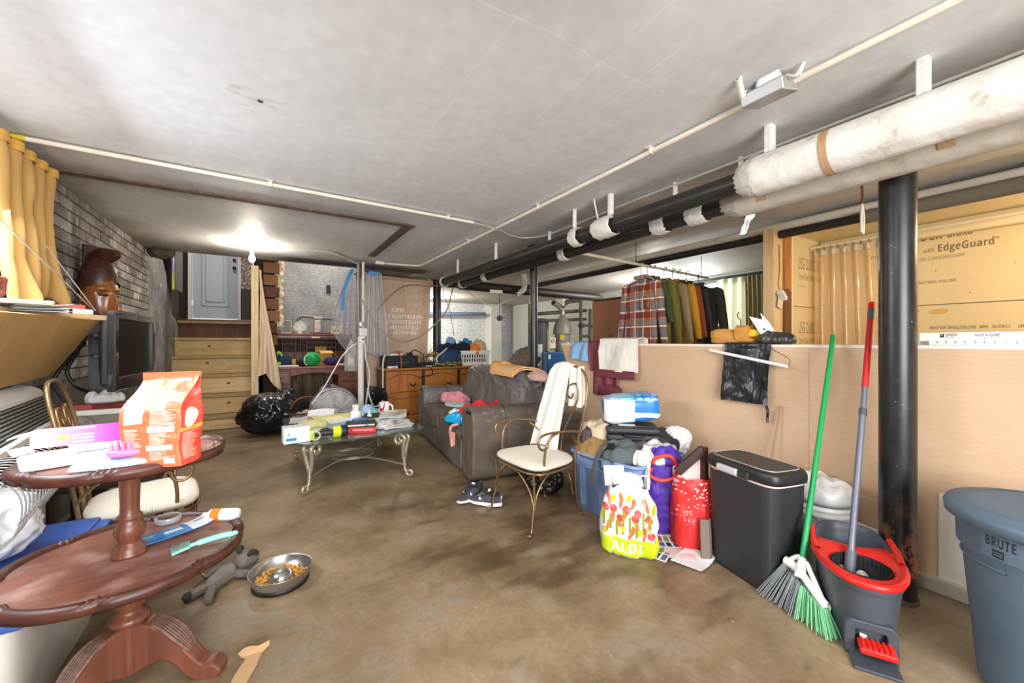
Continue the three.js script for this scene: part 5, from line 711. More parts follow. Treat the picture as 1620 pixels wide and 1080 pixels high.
{ // pile of glossy papers
  const art = (seed, cs) => cv(128, 128, (g, w, h) => { g.fillStyle = '#eceae4'; g.fillRect(0, 0, w, h); const r = rngOf(seed); for (let i = 0; i < 40; i++) { g.globalAlpha = 0.6; g.fillStyle = cs[Math.floor(r() * cs.length)]; g.beginPath(); g.ellipse(r() * w, r() * h, 6 + r() * 22, 4 + r() * 14, r() * 3, 0, 7); g.fill(); } g.globalAlpha = 1; });
  const A = art(4, ['#8fb59a', '#c8876a', '#d9d2b8', '#6c8a78']), B = art(7, ['#55565c', '#9a9aa2', '#c9c9d0', '#3a3a44']), C = art(9, ['#d8d4c8', '#9fb2bc', '#e9e6dc', '#8a8578']);
  const spots = [[1.06, -4.13, 0.25, B, 'magazine with a grey cover on the stack at the right coffee table edge', 0.0], [1.15, -4.3, -0.3, A, 'magazine with a green floral cover, topmost at the right coffee table corner', 0.034], [1.05, -3.95, 0.15, C, 'pale folded newspaper at the front right of the coffee table', 0.0]];
  for (const [x, z, a, t, lab, dy] of spots) { const o = thing('magazine', lab, 'magazine', [x, onTable + dy, z], a); for (let i = 0; i < 4; i++) part(o, 'pages', [sheet(8, 8, (u, v) => [(u - 0.5) * 0.27 + i * 0.003, 0.003 + i * 0.006 + 0.004 * Math.sin(u * 6 + i), (v - 0.5) * 0.34 + i * 0.004], 0.003)], MT.paper); part(o, 'cover', [sheet(8, 8, (u, v) => [(u - 0.5) * 0.27 + 0.01, 0.029 + 0.004 * Math.sin(u * 6 + 4), (v - 0.5) * 0.34 + 0.01], 0.002)], M(0xffffff, 0.4, { map: t })); }
  const r = rngOf(31), labs = ['loose white envelope lying behind the ink carton on the glass', 'folded white letter lying under the yellow pad', 'blue-grey flyer lying in the middle of the coffee table', 'white leaflet left of the white bottle', 'grey printed sheet at the back left of the coffee table', 'open white letter standing up behind the yellow pad'];
  [[0.3, -4.0], [0.48, -4.2], [0.6, -4.1], [0.62, -4.35], [0.32, -4.55], [0.5, -4.78]].forEach(([x, z], i) => single('paper_sheet', [sheet(12, 10, (u, v) => [(u - 0.5) * 0.26, 0.004 + i * 0.004 + (i === 5 ? 0.045 * v : 0.02 * Math.pow(v, 3)) + 0.006 * Math.sin(u * 5 + i), (0.5 - v) * 0.2], 0.002)], [MT.paper, M(0xdcdad2, 0.7), M(0x8fb0c4, 0.6), MT.paper, M(0xb8b8ba, 0.7), M(0xf4f4f8, 0.7)][i], labs[i], 'paper', [x, onTable, z], r() * 1.2 - 0.6));
  const y = thing('legal_pad', 'long pale yellow pad lying across the back of the coffee table', 'notepad', [0.62, onTable + 0.02, -4.52], 0.12); part(y, 'pages', [box(0.52, 0.028, 0.16, 0, 0.014, 0, 0.002)], M(0xd8cd84, 0.8)); part(y, 'top_sheet', [box(0.5, 0.002, 0.155, 0.005, 0.029, 0)], M(0xe6dc9a, 0.8)); part(y, 'binding', [box(0.03, 0.031, 0.162, -0.25, 0.0145, 0, 0.003)], M(0xb8a658, 0.7));
  const cl2 = thing('yellow_cloth', 'bunched pale yellow cloth at the left of the coffee table', 'cloth', [0.36, onTable + 0.018, -4.2]); part(cl2, 'fabric', [heap(0.24, 0.2, 0.06, 6, { wr: 0.4 })], cloth(0xcfc98a)); part(cl2, 'folded_edge', [heap(0.1, 0.08, 0.05, 9, { wr: 0.4 }).translate(0.09, 0, 0.06)], cloth(0xbdb878));
}
{
  const b = thing('squeeze_bottle', 'white bottle with yellow-sided label standing in the middle of the coffee table', 'bottle', [0.78, onTable, -4.34]); part(b, 'bottle_body', [lathe([[0, 0], [0.05, 0], [0.052, 0.01], [0.052, 0.09], [0.045, 0.105], [0.03, 0.11], [0.03, 0.115], [0, 0.115]])], M(0xf3f3f0, 0.35)); part(b, 'cap', [lathe([[0.033, 0.112], [0.034, 0.165], [0.03, 0.172], [0, 0.172]])], MT.white); part(b, 'label', [grid(20, 1, (u, v) => { const a = PI * 0.75 + u * PI * 0.7; return [Math.sin(-a + 0.4) * 0.053, 0.03 + v * 0.06, Math.cos(-a + 0.4) * 0.053]; })], M(0xe8c42c, 0.5));
  const t = thing('cream_tub', 'blue and white round tub in front of the white bottle', 'jar', [0.79, onTable, -4.17]); part(t, 'tub_body', [lathe([[0, 0], [0.072, 0], [0.075, 0.03], [0, 0.03]])], M(0x2459a6, 0.4)); part(t, 'lid', [lathe([[0.076, 0.03], [0.077, 0.05], [0.07, 0.055], [0, 0.055]])], M(0x3a70bc, 0.35)); part(t, 'label', [grid(16, 1, (u, v) => { const a = (u - 0.5) * 1.5 - 0.5; return [Math.sin(a) * 0.0765, 0.006 + v * 0.02, Math.cos(a) * 0.0765]; })], MT.white);
  const mt = cv(256, 128, (g, w, h) => { g.fillStyle = '#f4f1ec'; g.fillRect(0, 0, w, h); g.strokeStyle = '#b5202c'; g.lineWidth = 8; g.beginPath(); g.arc(128, 60, 26, 0, 7); g.stroke(); g.fillStyle = '#b5202c'; g.beginPath(); g.arc(128, 60, 13, 0, 7); g.fill(); g.fillRect(96, 12, 64, 12); g.fillRect(92, 100, 72, 12); });
  const m = thing('coffee_mug', 'white mug with a red round emblem at the back of the coffee table', 'mug', [1.12, onTable, -4.55], -0.55); part(m, 'cup', [lathe([[0, 0.002], [0.05, 0.002], [0.056, 0.01], [0.058, 0.14], [0.055, 0.142], [0.052, 0.136], [0.05, 0.014], [0, 0.01]], 48)], M(0xffffff, 0.25, { map: mt, clearcoat: 0.5 })); part(m, 'handle', [tube([[0.055, 0.115, 0.01], [0.085, 0.118, 0.016], [0.1, 0.09, 0.018], [0.1, 0.055, 0.018], [0.082, 0.03, 0.016], [0.055, 0.03, 0.01]], 0.009, 40, 10)], M(0xf4f1ec, 0.25)); 
  m.children[0].rotation.y = PI * 0.95;
  const c = thing('green_can', 'olive can with dark ends lying beside the mug', 'can', [1.21, onTable + 0.028, -4.32], 0.15), ax = (p) => lathe(p, 28).rotateZ(PI / 2); part(c, 'can_body', [ax([[0, -0.075], [0.027, -0.075], [0.028, 0.075], [0, 0.075]])], M(0x8f9460, 0.45)); part(c, 'cap', [ax([[0.02, -0.12], [0.024, -0.115], [0.028, -0.075]])], MT.black); part(c, 'label', [ax([[0.0285, -0.02], [0.0285, 0.03]])], M(0xd5d4b4, 0.6));
  const s = thing('blue_toy', 'round pale blue plastic dome toy among small parts on the table', 'toy', [0.98, onTable, -4.72]); part(s, 'dome', [lathe([[0, 0], [0.085, 0], [0.084, 0.03], [0.07, 0.07], [0.04, 0.1], [0, 0.108]])], M(0x9cc0dc, 0.4)); part(s, 'rim', [mv(new THREE.TorusGeometry(0.085, 0.006, 8, 36), 0, 0.008, 0, PI / 2)], M(0x7f9cb4, 0.4));
  const g = thing('spray_nozzle', 'teal plastic nozzle lying left of the mug', 'nozzle', [1.05, onTable, -4.66]); part(g, 'nozzle_body', [heap(0.14, 0.08, 0.06, 12, { wr: 0.5 })], M(0x6fa59a, 0.4)); part(g, 'trigger', [tube([[0.02, 0.05, 0], [0.07, 0.06, 0.01], [0.09, 0.03, 0.02]], 0.01)], M(0x5a8a80, 0.4));
  const d = thing('glue_bottle', 'tiny white glue bottle with a pointed cap on the table', 'bottle', [0.93, onTable, -4.4]); part(d, 'bottle_body', [lathe([[0, 0], [0.024, 0], [0.026, 0.04], [0.016, 0.055], [0, 0.055]], 24)], MT.white); part(d, 'cap', [lathe([[0.012, 0.055], [0.01, 0.075], [0.003, 0.095], [0, 0.096]], 20)], M(0xe4e4e0, 0.4));
  const k = thing('dark_gadgets', 'tangle of small dark earphone leads beside the glue bottle', 'cable', [0.98, onTable, -4.45]); part(k, 'leads', [tube(Array.from({ length: 26 }, (_, i) => [Math.sin(i * 1.7) * 0.11 + fbm(i * 0.5, 1) * 0.06, 0.012 + (i % 3) * 0.009, Math.cos(i * 1.3) * 0.08]), 0.006, 160, 6)], M(0x3a3638, 0.5)); part(k, 'plug', [box(0.05, 0.025, 0.03, 0.08, 0.014, 0.05, 0.006), box(0.06, 0.02, 0.03, -0.09, 0.012, 0.06, 0.006, 0, 0.6)], M(0x4c4648, 0.5));
  single('clear_wrap', [heap(0.2, 0.15, 0.055, 15, { wr: 0.7, f: 5 })], M(0xeeeeee, 0.15, { transmission: 0.5, thickness: 0 }), 'crumpled clear plastic wrap between the books and the newspaper', 'plastic wrap', [0.95, onTable, -3.88]);
}
// ---------- leather sofa ----------
const SO = [1.513, 0, -3.126], SR = 1.462;
const leatherTex = tex(512, 512, (u, v) => { const a = fbm(u * 4, v * 4, 3, 4), b = fbm(u * 16, v * 30, 7, 3), c = fbm(u * 60, v * 60, 2, 2); let k = mix3(hx(0x7d7672), hx(0x5c5755), cl(0.5 + a)); k = mix3(k, hx(0xa89f96), ss(a * 0.7 + b * 0.6, 0.08, 0.45) * 0.75); k = mix3(k, hx(0x453f3f), ss(-b, 0.2, 0.5) * 0.4); return k.map((q) => q * (1 + c * 0.15)); });
const leatherBump = tex(512, 512, (u, v) => { const k = 0.5 + fbm(u * 60, v * 60, 3, 2) * 0.3 + 0.4 * ridge(u * 7, v * 12, 4) * fbm(u * 3, v * 3, 1); return [k, k, k]; }, false);
const leather = M(0xffffff, 0.42, { map: rep(leatherTex, 1.3, 1.3), bumpMap: rep(leatherBump, 2, 2), bumpScale: 0.006 }), leatherWorn = M(0xd6cabc, 0.6, { map: rep(leatherTex, 1, 1), bumpMap: rep(leatherBump, 2, 2), bumpScale: 0.006, color: 0xe8dccb });
const pillow = (w, h, d, e = 0.35, seed = 1, wr = 0.012, nu = 72, nv = 44) => { const sp = (q, k) => Math.sign(q) * Math.pow(Math.abs(q), k); return triUV(grid(nu, nv, (u, v) => { const a = -u * 2 * PI, t = (v - 0.5) * PI, c = sp(Math.cos(t), e), n = [sp(Math.cos(a), e) * c, sp(Math.sin(t), e), sp(Math.sin(a), e) * c]; const k = wr * (fbm(n[0] * 3 * w + seed, n[1] * 5 * h, n[2] * 4 + seed, 3) * 2 + 0.7 * ridge(n[0] * 4 + seed, n[1] * 3, n[2] * 3)); return [n[0] * w / 2 + k * n[0], n[1] * h / 2 + k, n[2] * d / 2 + k * n[2]]; }, true)); };
{
  const o = thing('leather_sofa', 'worn dark grey leather sofa with puffy cushions facing the coffee table', 'sofa', SO, SR), L = 2.18, D = 0.94, aw = 0.3;
  part(o, 'base', [box(L - 0.5, 0.27, D - 0.12, L / 2, 0.185, D / 2, 0.03)], leather);
  for (let i = 0; i < 5; i++) part(o, 'front_panel', [pillow((L - 2 * aw + 0.04) / 5, 0.3, 0.1, 0.25, i * 3, 0.006, 30, 20).translate(aw + (i + 0.5) * (L - 2 * aw) / 5, 0.19, 0.05)], leather);
  const sw = (L - 2 * aw) / 2;
  for (let i = 0; i < 2; i++) { part(o, 'seat_cushion', [pillow(sw + 0.02, 0.23, 0.74, 0.3, 5 + i * 4, 0.018).translate(aw + sw * (i + 0.5), 0.345, 0.36)], leatherWorn); part(o, 'back_cushion', [mv(pillow(sw + 0.08, 0.58, 0.3, 0.5, 11 + i * 5, 0.022), aw + sw * (i + 0.5), 0.645, 0.71, 0.2)], leather); }
  part(o, 'back_frame', [box(L - 0.1, 0.74, 0.16, L / 2, 0.43, D - 0.09, 0.06)], leather);
  for (const s of [0, 1]) {
    const x0 = s ? L - aw / 2 : aw / 2; const pr = (u) => { const a = u * 2 * PI; const sp = (q, e) => Math.sign(q) * Math.pow(Math.abs(q), e); return [sp(Math.cos(a), 0.5) * aw / 2, sp(Math.sin(a), Math.sin(a) > 0 ? 0.55 : 0.3)]; };
    const g = grid(72, 30, (u, v) => { const [dx, dy] = pr(u), z = -0.03 + v * (D - 0.05), e = Math.min(v, 1 - v) < 0.08 ? Math.pow(Math.sin(Math.min(v, 1 - v) / 0.08 * PI / 2), 0.5) : 1, top = 0.665 - 0.02 * v; const puff = 1 + 0.03 * fbm(dx * 9 + s * 5, z * 6, dy * 3, 3) ; const cy = top / 2 + 0.006, hh = top / 2 - 0.006; return [x0 + dx * (0.72 + 0.28 * e) * puff * (dy < 0 ? 0.97 : 1), cy + dy * hh * (0.86 + 0.14 * e) * puff, z + (v < 0.5 ? 0.06 * (1 - e) : -0.05 * (1 - e))]; }, true);
    const cap = (z) => { const h = grid(36, 6, (u, v) => { const [dx, dy] = pr(u); const top = 0.645; return [x0 + dx * 0.72 * v * (1 + 0.0), (top / 2 + 0.006) + dy * (top / 2 - 0.006) * 0.86 * v, z - 0.012 * (1 - v * v) * (z < 0.5 ? 1 : -1)]; }, true); return h; };
    const ar = part(o, 'arm', [triUV(g), triUV(cap(0.03)), triUV(cap(D - 0.13))], s ? leather : leatherWorn);
    part(ar, 'seam', [tube(Array.from({ length: 20 }, (_, i) => { const u = (i / 19) * 0.5, [dx, dy] = pr(u); return [x0 + dx * 1.01, 0.336 + dy * 0.332, 0.34]; }), 0.004, 60, 6)], M(0x3a3634, 0.6));
  }
  for (const [x, z] of [[0.1, 0.1], [L - 0.1, 0.1], [0.1, D - 0.1], [L - 0.1, D - 0.1]]) part(o, 'foot', [cyl(0.025, 0.03, 0.06, x, 0.03, z, 16)], MT.black);
}
const toSofa = (x, y, z) => { const c = Math.cos(SR), s = Math.sin(SR); return [SO[0] + x * c + z * s, y, SO[2] - x * s + z * c]; };
const cl1 = (name, lab, cat, gs, mat, pos, turn, group) => single(name, gs, mat, lab, cat, pos, turn, group);
cl1('mint_towel', 'folded mint green towel on the far seat of the sofa', 'towel', [heap(0.46, 0.3, 0.06, 21, { wr: 0.35, flat: 0.8 })], cloth(0xb5dccf), toSofa(1.48, 0.458, 0.36), SR);
cl1('pink_towel', 'crumpled dusty pink towel on top of the mint towel', 'towel', [heap(0.46, 0.24, 0.12, 24, { wr: 0.55 })], cloth(0xd98f96), toSofa(1.58, 0.49, 0.34), SR + 0.5);
cl1('red_garment', 'bunched red garment behind the near arm of the sofa', 'clothing', [heap(0.4, 0.62, 0.16, 27, { wr: 0.65, f: 4 })], cloth(0xd8303c), toSofa(0.56, 0.452, 0.36), SR + 0.25);
{
  const o = thing('blue_wrapper', 'bright blue plastic bag with a white printed patch on the sofa seat', 'bag', toSofa(0.52, 0.452, 0.08), SR + 0.6); part(o, 'bag_body', [heap(0.38, 0.24, 0.09, 31, { wr: 0.5, f: 4 })], M(0x16a4dc, 0.25, { clearcoat: 0.4 })); const t = cv(64, 64, (g) => { g.fillStyle = '#f2f2f4'; g.fillRect(0, 0, 64, 64); g.fillStyle = '#2b3f74'; g.fillRect(18, 22, 28, 22); g.fillStyle = '#dde'; g.fillRect(22, 28, 20, 3); g.fillRect(22, 36, 16, 3); }); part(o, 'printed_patch', [heap(0.2, 0.15, 0.06, 33, { wr: 0.4 }).translate(0.08, 0.05, 0.05)], M(0xffffff, 0.5, { map: rep(t, 1, 1) }));
  cl1('salmon_strap', 'salmon pink strap hanging over the front of the sofa seat', 'clothing', [tube([[0, 0.02, 0], [0.02, 0.0, -0.06], [0.0, -0.05, -0.08], [-0.06, -0.1, -0.085], [-0.1, -0.16, -0.09]], 0.014, 40, 8), sheet(8, 8, (u, v) => [-0.02 - u * 0.1, -0.03 - v * 0.12, -0.085 - 0.01 * Math.sin(u * 5)], 0.006)], cloth(0xdf9a86), toSofa(0.36, 0.45, 0.0), SR);
}
{ // towels over the back of the sofa
  const o = thing('peach_towel', 'folded peach waffle towel draped over the sofa back', 'towel', toSofa(0.62, 0.9, 0.72), SR + 0.12), wt = cv(64, 64, (g) => { g.fillStyle = '#f4c58e'; g.fillRect(0, 0, 64, 64); g.fillStyle = '#e2a560'; for (let i = 0; i < 4; i++) for (let j = 0; j < 4; j++) g.fillRect(i * 16 + 4, j * 16 + 4, 8, 8); });
  const fold = (k) => sheet(30, 24, (u, v) => { const x = (u - 0.5) * 0.46, q = v - 0.4; return [x + 0.015 * Math.sin(v * 6), 0.1 - 0.42 * q * q * (q < 0 ? 1.1 : 0.5) - k * 0.02 + 0.006 * fbm(u * 5, v * 5, k) + 0.03 * x, (q < 0 ? q * 0.44 : q * 0.46)]; }, 0.012);
  part(o, 'towel_top', [fold(0)], M(0xffffff, 0.95, { map: rep(wt, 6, 4) })); part(o, 'towel_fold', [fold(1).scale(1.03, 1, 1.02)], cloth(0xf0bd88));
  cl1('orange_towel', 'small bunched orange towel on the sofa back, left of the peach towel', 'towel', [heap(0.34, 0.24, 0.12, 41, { wr: 0.4 })], cloth(0xf0a850), toSofa(0.93, 0.905, 0.72), SR + 0.3);
  cl1('cream_towel', 'cream pink towel lying behind the orange one on the sofa back', 'towel', [heap(0.4, 0.2, 0.1, 43, { wr: 0.35 })], cloth(0xecccb0), toSofa(1.06, 0.9, 0.83), SR);
  cl1('pink_blanket', 'pale pink blanket edge lying along the near end of the sofa back', 'blanket', [heap(0.42, 0.2, 0.08, 45, { wr: 0.35 })], cloth(0xe0b8ac), toSofa(0.3, 0.86, 0.84), SR);
}
// ---------- roll-top desk ----------
{
  const o = thing('roll_top_desk', 'dark red-brown roll-top desk with open pigeonholes against the grey back wall', 'desk', [0.72, 0, -7.5]), R = MT.red, W = 1.5;
  const ped = (x0, x1, drawers) => { const c = part(o, 'pedestal', [bx(x0, x1, 0.06, 0.8, -0.72, -0.02, 0.006)], R); part(o, 'plinth', [bx(x0 + 0.01, x1 - 0.01, 0, 0.06, -0.7, -0.04)], MT.dark); for (let i = 0; i < drawers; i++) { const y = 0.1 + i * 0.23; const d = part(o, 'drawer', [bx(x0 + 0.02, x1 - 0.02, y, y + 0.205, -0.03, 0.0, 0.006), bx(x0 + 0.04, x1 - 0.04, y + 0.02, y + 0.185, -0.01, 0.008, 0.006)], MT.mahog); part(d, 'pull', [tube([[(x0 + x1) / 2 - 0.06, y + 0.115, 0.005], [(x0 + x1) / 2 - 0.05, y + 0.1, 0.03], [(x0 + x1) / 2 + 0.05, y + 0.1, 0.03], [(x0 + x1) / 2 + 0.06, y + 0.115, 0.005]], 0.009, 24)], R); } };
  ped(-0.74, -0.39, 3); ped(0.34, 0.74, 3);
  part(o, 'apron', [(() => { const pts = [[-0.39, 0.8], [-0.39, 0.68]]; for (let i = 0; i <= 20; i++) { const t = i / 20; pts.push([-0.39 + 0.73 * t, 0.68 + 0.05 * Math.sin(t * PI)]); } pts.push([0.34, 0.8]); return ext(pts, 0.03, 0.003).translate(0, 0, -0.03); })()], R);
  part(o, 'desktop', [bx(-0.77, 0.77, 0.8, 0.835, -0.75, 0.02, 0.01)], wood(woodTex(hx(0x9c4e3a), hx(0x6a3024), 91), 0.35));
  part(o, 'back_panel', [bx(-0.72, 0.72, 0.835, 1.36, -0.75, -0.72)], R); part(o, 'modesty_panel', [bx(-0.39, 0.34, 0.1, 0.68, -0.7, -0.68)], wood(woodTex(hx(0x9a8a70), hx(0x3f352a), 93), 0.9));
  for (const s of [-1, 1]) { const g = ext(new THREE.Shape([[0, 0], [0.62, 0], [0.6, 0.14], [0.5, 0.24], [0.36, 0.32], [0.3, 0.42], [0.24, 0.54], [0, 0.54]].map((p) => V2(...p))), 0.035, 0.003); g.rotateY(-PI / 2); part(o, 'side_panel', [g.translate(s * 0.74, 0.835, -0.75)], R); }
  part(o, 'top_board', [bx(-0.77, 0.77, 1.375, 1.4, -0.77, -0.48, 0.008)], R); part(o, 'rolled_shutter', [bx(-0.72, 0.72, 1.315, 1.375, -0.56, -0.5, 0.012)], MT.mahog); part(o, 'brass_plate', [box(0.14, 0.02, 0.006, 0.03, 1.335, -0.498)], M(0xb08c4a, 0.35, { metalness: 0.7 }));
  part(o, 'pigeonhole_back', [bx(-0.7, 0.7, 1.05, 1.31, -0.7, -0.69)], MT.dark);
  for (const y of [1.06, 1.3]) part(o, 'shelf', [bx(-0.71, 0.71, y, y + 0.012, -0.7, -0.52)], wood(woodTex(hx(0x7a5a4c), hx(0x5c3c30), 95), 0.6));
  for (const [a, b, y] of [[-0.71, -0.3, 1.21], [0.36, 0.71, 1.21], [-0.12, 0.36, 1.23], [-0.12, 0.36, 1.14], [-0.71, -0.3, 0.97]]) part(o, 'shelf', [bx(a, b, y, y + 0.01, -0.7, -0.53)], wood(woodTex(hx(0x7a5a4c), hx(0x5c3c30), 96), 0.6));
  for (const [x, y0, y1] of [[-0.5, 1.06, 1.3], [-0.3, 0.97, 1.3], [-0.22, 1.06, 1.3], [-0.12, 1.06, 1.3], [0.36, 1.06, 1.3], [0.46, 1.06, 1.3], [0.58, 1.06, 1.3], [-0.71, 0.84, 1.3], [0.7, 0.84, 1.3]]) part(o, 'divider', [bx(x, x + 0.01, y0, y1, -0.7, -0.525)], wood(woodTex(hx(0x6e5044), hx(0x52362c), 98), 0.6));
}
{ // things on the desk
  const top = 1.4, dz = -8.12;
  const fr = thing('picture_frame', 'silver photo frame standing at the left end of the desk top', 'photo frame', [0.29, top, dz], 0.15); const frame = (w, h, b) => [box(w, b, 0.015, 0, b / 2, 0, 0.003), box(w, b, 0.015, 0, h - b / 2, 0, 0.003), box(b, h, 0.015, -w / 2 + b / 2, h / 2, 0, 0.003), box(b, h, 0.015, w / 2 - b / 2, h / 2, 0, 0.003)];
  part(fr, 'frame', frame(0.17, 0.24, 0.02), MT.galv); part(fr, 'picture', [box(0.14, 0.21, 0.006, 0, 0.12, -0.002)], M(0x7c8076, 0.4));
  const pt = cv(64, 64, (g) => { g.fillStyle = '#c9b8a4'; g.fillRect(0, 0, 64, 64); const r = rngOf(4); for (let i = 0; i < 26; i++) { g.fillStyle = ['#5a4636', '#e8dcd0', '#3c3430', '#a08468'][i % 4]; g.fillRect(r() * 60, 12 + r() * 44, 8, 10); } });
  const f2 = thing('picture_frame', 'small gilt photo frame leaning at the right of the desk top', 'photo frame', [1.12, top, dz + 0.02], 0.1); part(f2, 'frame', frame(0.23, 0.19, 0.022).map((g) => mv(g, 0, 0, 0, -0.25)), M(0xb9a06a, 0.4, { metalness: 0.4 })); const pg = box(0.19, 0.15, 0.006, 0, 0.095, 0, 0, 0); const pu = new THREE.PlaneGeometry(0.19, 0.15).translate(0, 0.095, 0.004); part(f2, 'picture', [mv(pu, 0, 0, 0, -0.25)], M(0xffffff, 0.4, { map: pt })); part(f2, 'stand', [box(0.03, 0.16, 0.008, 0, 0.075, -0.07, 0.002, 0.35)], MT.dark);
  const st = thing('leaf_ornament', 'white acanthus leaf ornament standing on the desk top', 'ornament', [0.5, top, dz]); const lv = []; for (let i = 0; i < 11; i++) { const a = (i - 5) * 0.24, l = 0.2 - Math.abs(i - 5) * 0.016; lv.push(sheet(6, 10, (u, v) => { const w = (u - 0.5) * 0.075 * Math.sin(0.4 + v * 2.4); return [Math.sin(a) * l * v + w * Math.cos(a), 0.04 + Math.cos(a) * l * v - Math.sin(a) * w * 0.4, 0.02 + 0.05 * v * v + (i % 2) * 0.015 - Math.abs(u - 0.5) * 0.02]; }, 0.005)); } part(st, 'leaves', lv, M(0xece8dc, 0.6)); part(st, 'base', [lathe([[0, 0], [0.05, 0], [0.05, 0.015], [0.025, 0.03], [0.02, 0.06], [0, 0.06]], 20)], M(0xe4dfd2, 0.6));
  const lp = thing('desk_lamp', 'antique steel desk telephone-style lamp with long curved arm on the desk top', 'lamp', [0.8, top, dz]); part(lp, 'base', [box(0.34, 0.022, 0.16, 0.03, 0.011, 0, 0.006)], MT.blackMetal); part(lp, 'stem', [box(0.12, 0.24, 0.05, -0.01, 0.14, 0, 0.015)], M(0x9c9690, 0.4, { metalness: 0.4 })); part(lp, 'dial', [cyl(0.055, 0.055, 0.015, -0.01, 0.13, 0.03, 32, PI / 2), cyl(0.025, 0.025, 0.02, -0.01, 0.13, 0.034, 20, PI / 2)], M(0xd4b0a0, 0.5)); part(lp, 'arm', [tube([[-0.33, 0.2, 0.02], [-0.31, 0.29, 0.02], [-0.24, 0.315, 0.01], [0, 0.3, 0], [0.24, 0.28, 0], [0.31, 0.265, 0.01], [0.335, 0.245, 0.02]], 0.023, 60, 12)], M(0x6e6862, 0.35, { metalness: 0.5 })); part(lp, 'collar', [box(0.16, 0.045, 0.055, 0, 0.295, 0, 0.012)], M(0x9a8f80, 0.4, { metalness: 0.4 })); part(lp, 'earpiece', [mv(new THREE.SphereGeometry(0.035, 16, 12), -0.33, 0.2, 0.02)], MT.black);
  const bx2 = thing('small_carton', 'two little brown cartons at the left edge of the desk top', 'box', [0.11, top, dz]); part(bx2, 'carton', [box(0.07, 0.08, 0.06, 0, 0.04, 0, 0.003)], M(0xa88458, 0.8)); part(bx2, 'carton', [box(0.05, 0.07, 0.06, 0.065, 0.035, 0.01, 0.003)], M(0x8c6a44, 0.8));
  const y = 0.835;
  const lap = thing('white_tablet', 'flat white board lying at the left of the desk surface', 'tablet', [0.27, y, -7.66], 0.03); part(lap, 'board', [box(0.36, 0.022, 0.24, 0, 0.011, 0, 0.006)], M(0xe8e4da, 0.5)); part(lap, 'edge', [box(0.364, 0.006, 0.244, 0, 0.006, 0, 0.002)], M(0xb8b4aa, 0.5));
  const cap = thing('baseball_hat', 'dark cap with lime green brim at the left of the desk surface', 'cap', [0.2, y + 0.022, -7.82], 0.4); part(cap, 'crown', [heap(0.3, 0.22, 0.19, 51, { wr: 0.25 })], cloth(0x22304f)); part(cap, 'brim', [mv(new THREE.TorusGeometry(0.085, 0.024, 10, 30).scale(0.8, 1.1, 0.5), -0.08, 0.12, 0.09, 0, 0.3)], cloth(0x8fd03a)); part(cap, 'yellow_tab', [box(0.06, 0.1, 0.05, 0.18, 0.05, 0.06, 0.015)], cloth(0xc79a34));
  const gb = thing('green_bag', 'small bright green drawstring bag on the desk surface', 'bag', [0.66, y, -7.72]); part(gb, 'bag_body', [plasticBag(0.25, 0.2, 0.24, 8, 0.12)], M(0x16a04c, 0.5)); part(gb, 'drawstring', [tube([[-0.1, 0.14, 0.06], [-0.12, 0.06, 0.09], [-0.08, 0.02, 0.1]], 0.007), tube([[-0.05, 0.2, 0.07], [-0.11, 0.16, 0.08], [-0.13, 0.1, 0.08]], 0.006)], MT.white);
  const cb = thing('cardboard_box', 'small open tan cardboard box at the back of the desk surface', 'box', [0.88, y, -7.98], 0.25), tan = M(0xc49a5c, 0.85); part(cb, 'carton', [box(0.22, 0.22, 0.004, 0, 0.11, 0.09), box(0.22, 0.22, 0.004, 0, 0.11, -0.09), box(0.004, 0.22, 0.18, -0.11, 0.11, 0), box(0.004, 0.22, 0.18, 0.11, 0.11, 0), box(0.22, 0.004, 0.18, 0, 0.002, 0)], tan); part(cb, 'flap', [box(0.16, 0.004, 0.18, 0.17, 0.18, 0, 0, 0, 0, -0.9)], tan); part(cb, 'flap', [box(0.2, 0.12, 0.004, -0.02, 0.27, -0.09, 0, 0.15)], tan); part(cb, 'flap', [box(0.22, 0.004, 0.09, 0, 0.235, 0.12, 0, 0.5)], M(0xd8ae6c, 0.85));
  single('purple_bag', [plasticBag(0.24, 0.16, 0.15, 12, 0.15)], cloth(0x3a2a55), 'small dark purple cloth pouch right of the green bag on the desk', 'bag', [0.97, y, -7.72]);
  single('black_pouch', [plasticBag(0.18, 0.16, 0.11, 14, 0.15)], cloth(0x18181c), 'small black pouch left of the green bag on the desk', 'bag', [0.51, y, -7.74]);
  single('loose_paper', [sheet(10, 8, (u, v) => [(u - 0.5) * 0.3, 0.004 + 0.01 * Math.sin(u * 6) * v + 0.008, (0.5 - v) * 0.2], 0.002)], MT.paper, 'loose white paper at the right of the desk surface', 'paper', [1.22, y, -7.68], 0.2);
  single('wall_switch', [box(0.08, 0.15, 0.03, 0, 0, 0, 0.006), box(0.02, 0.08, 0.02, 0.0, 0, 0.018, 0.004)], M(0x222226, 0.4), 'small black metal box fixed high on the grey back wall', 'box', [1.0, 2.27, -8.33]);
}
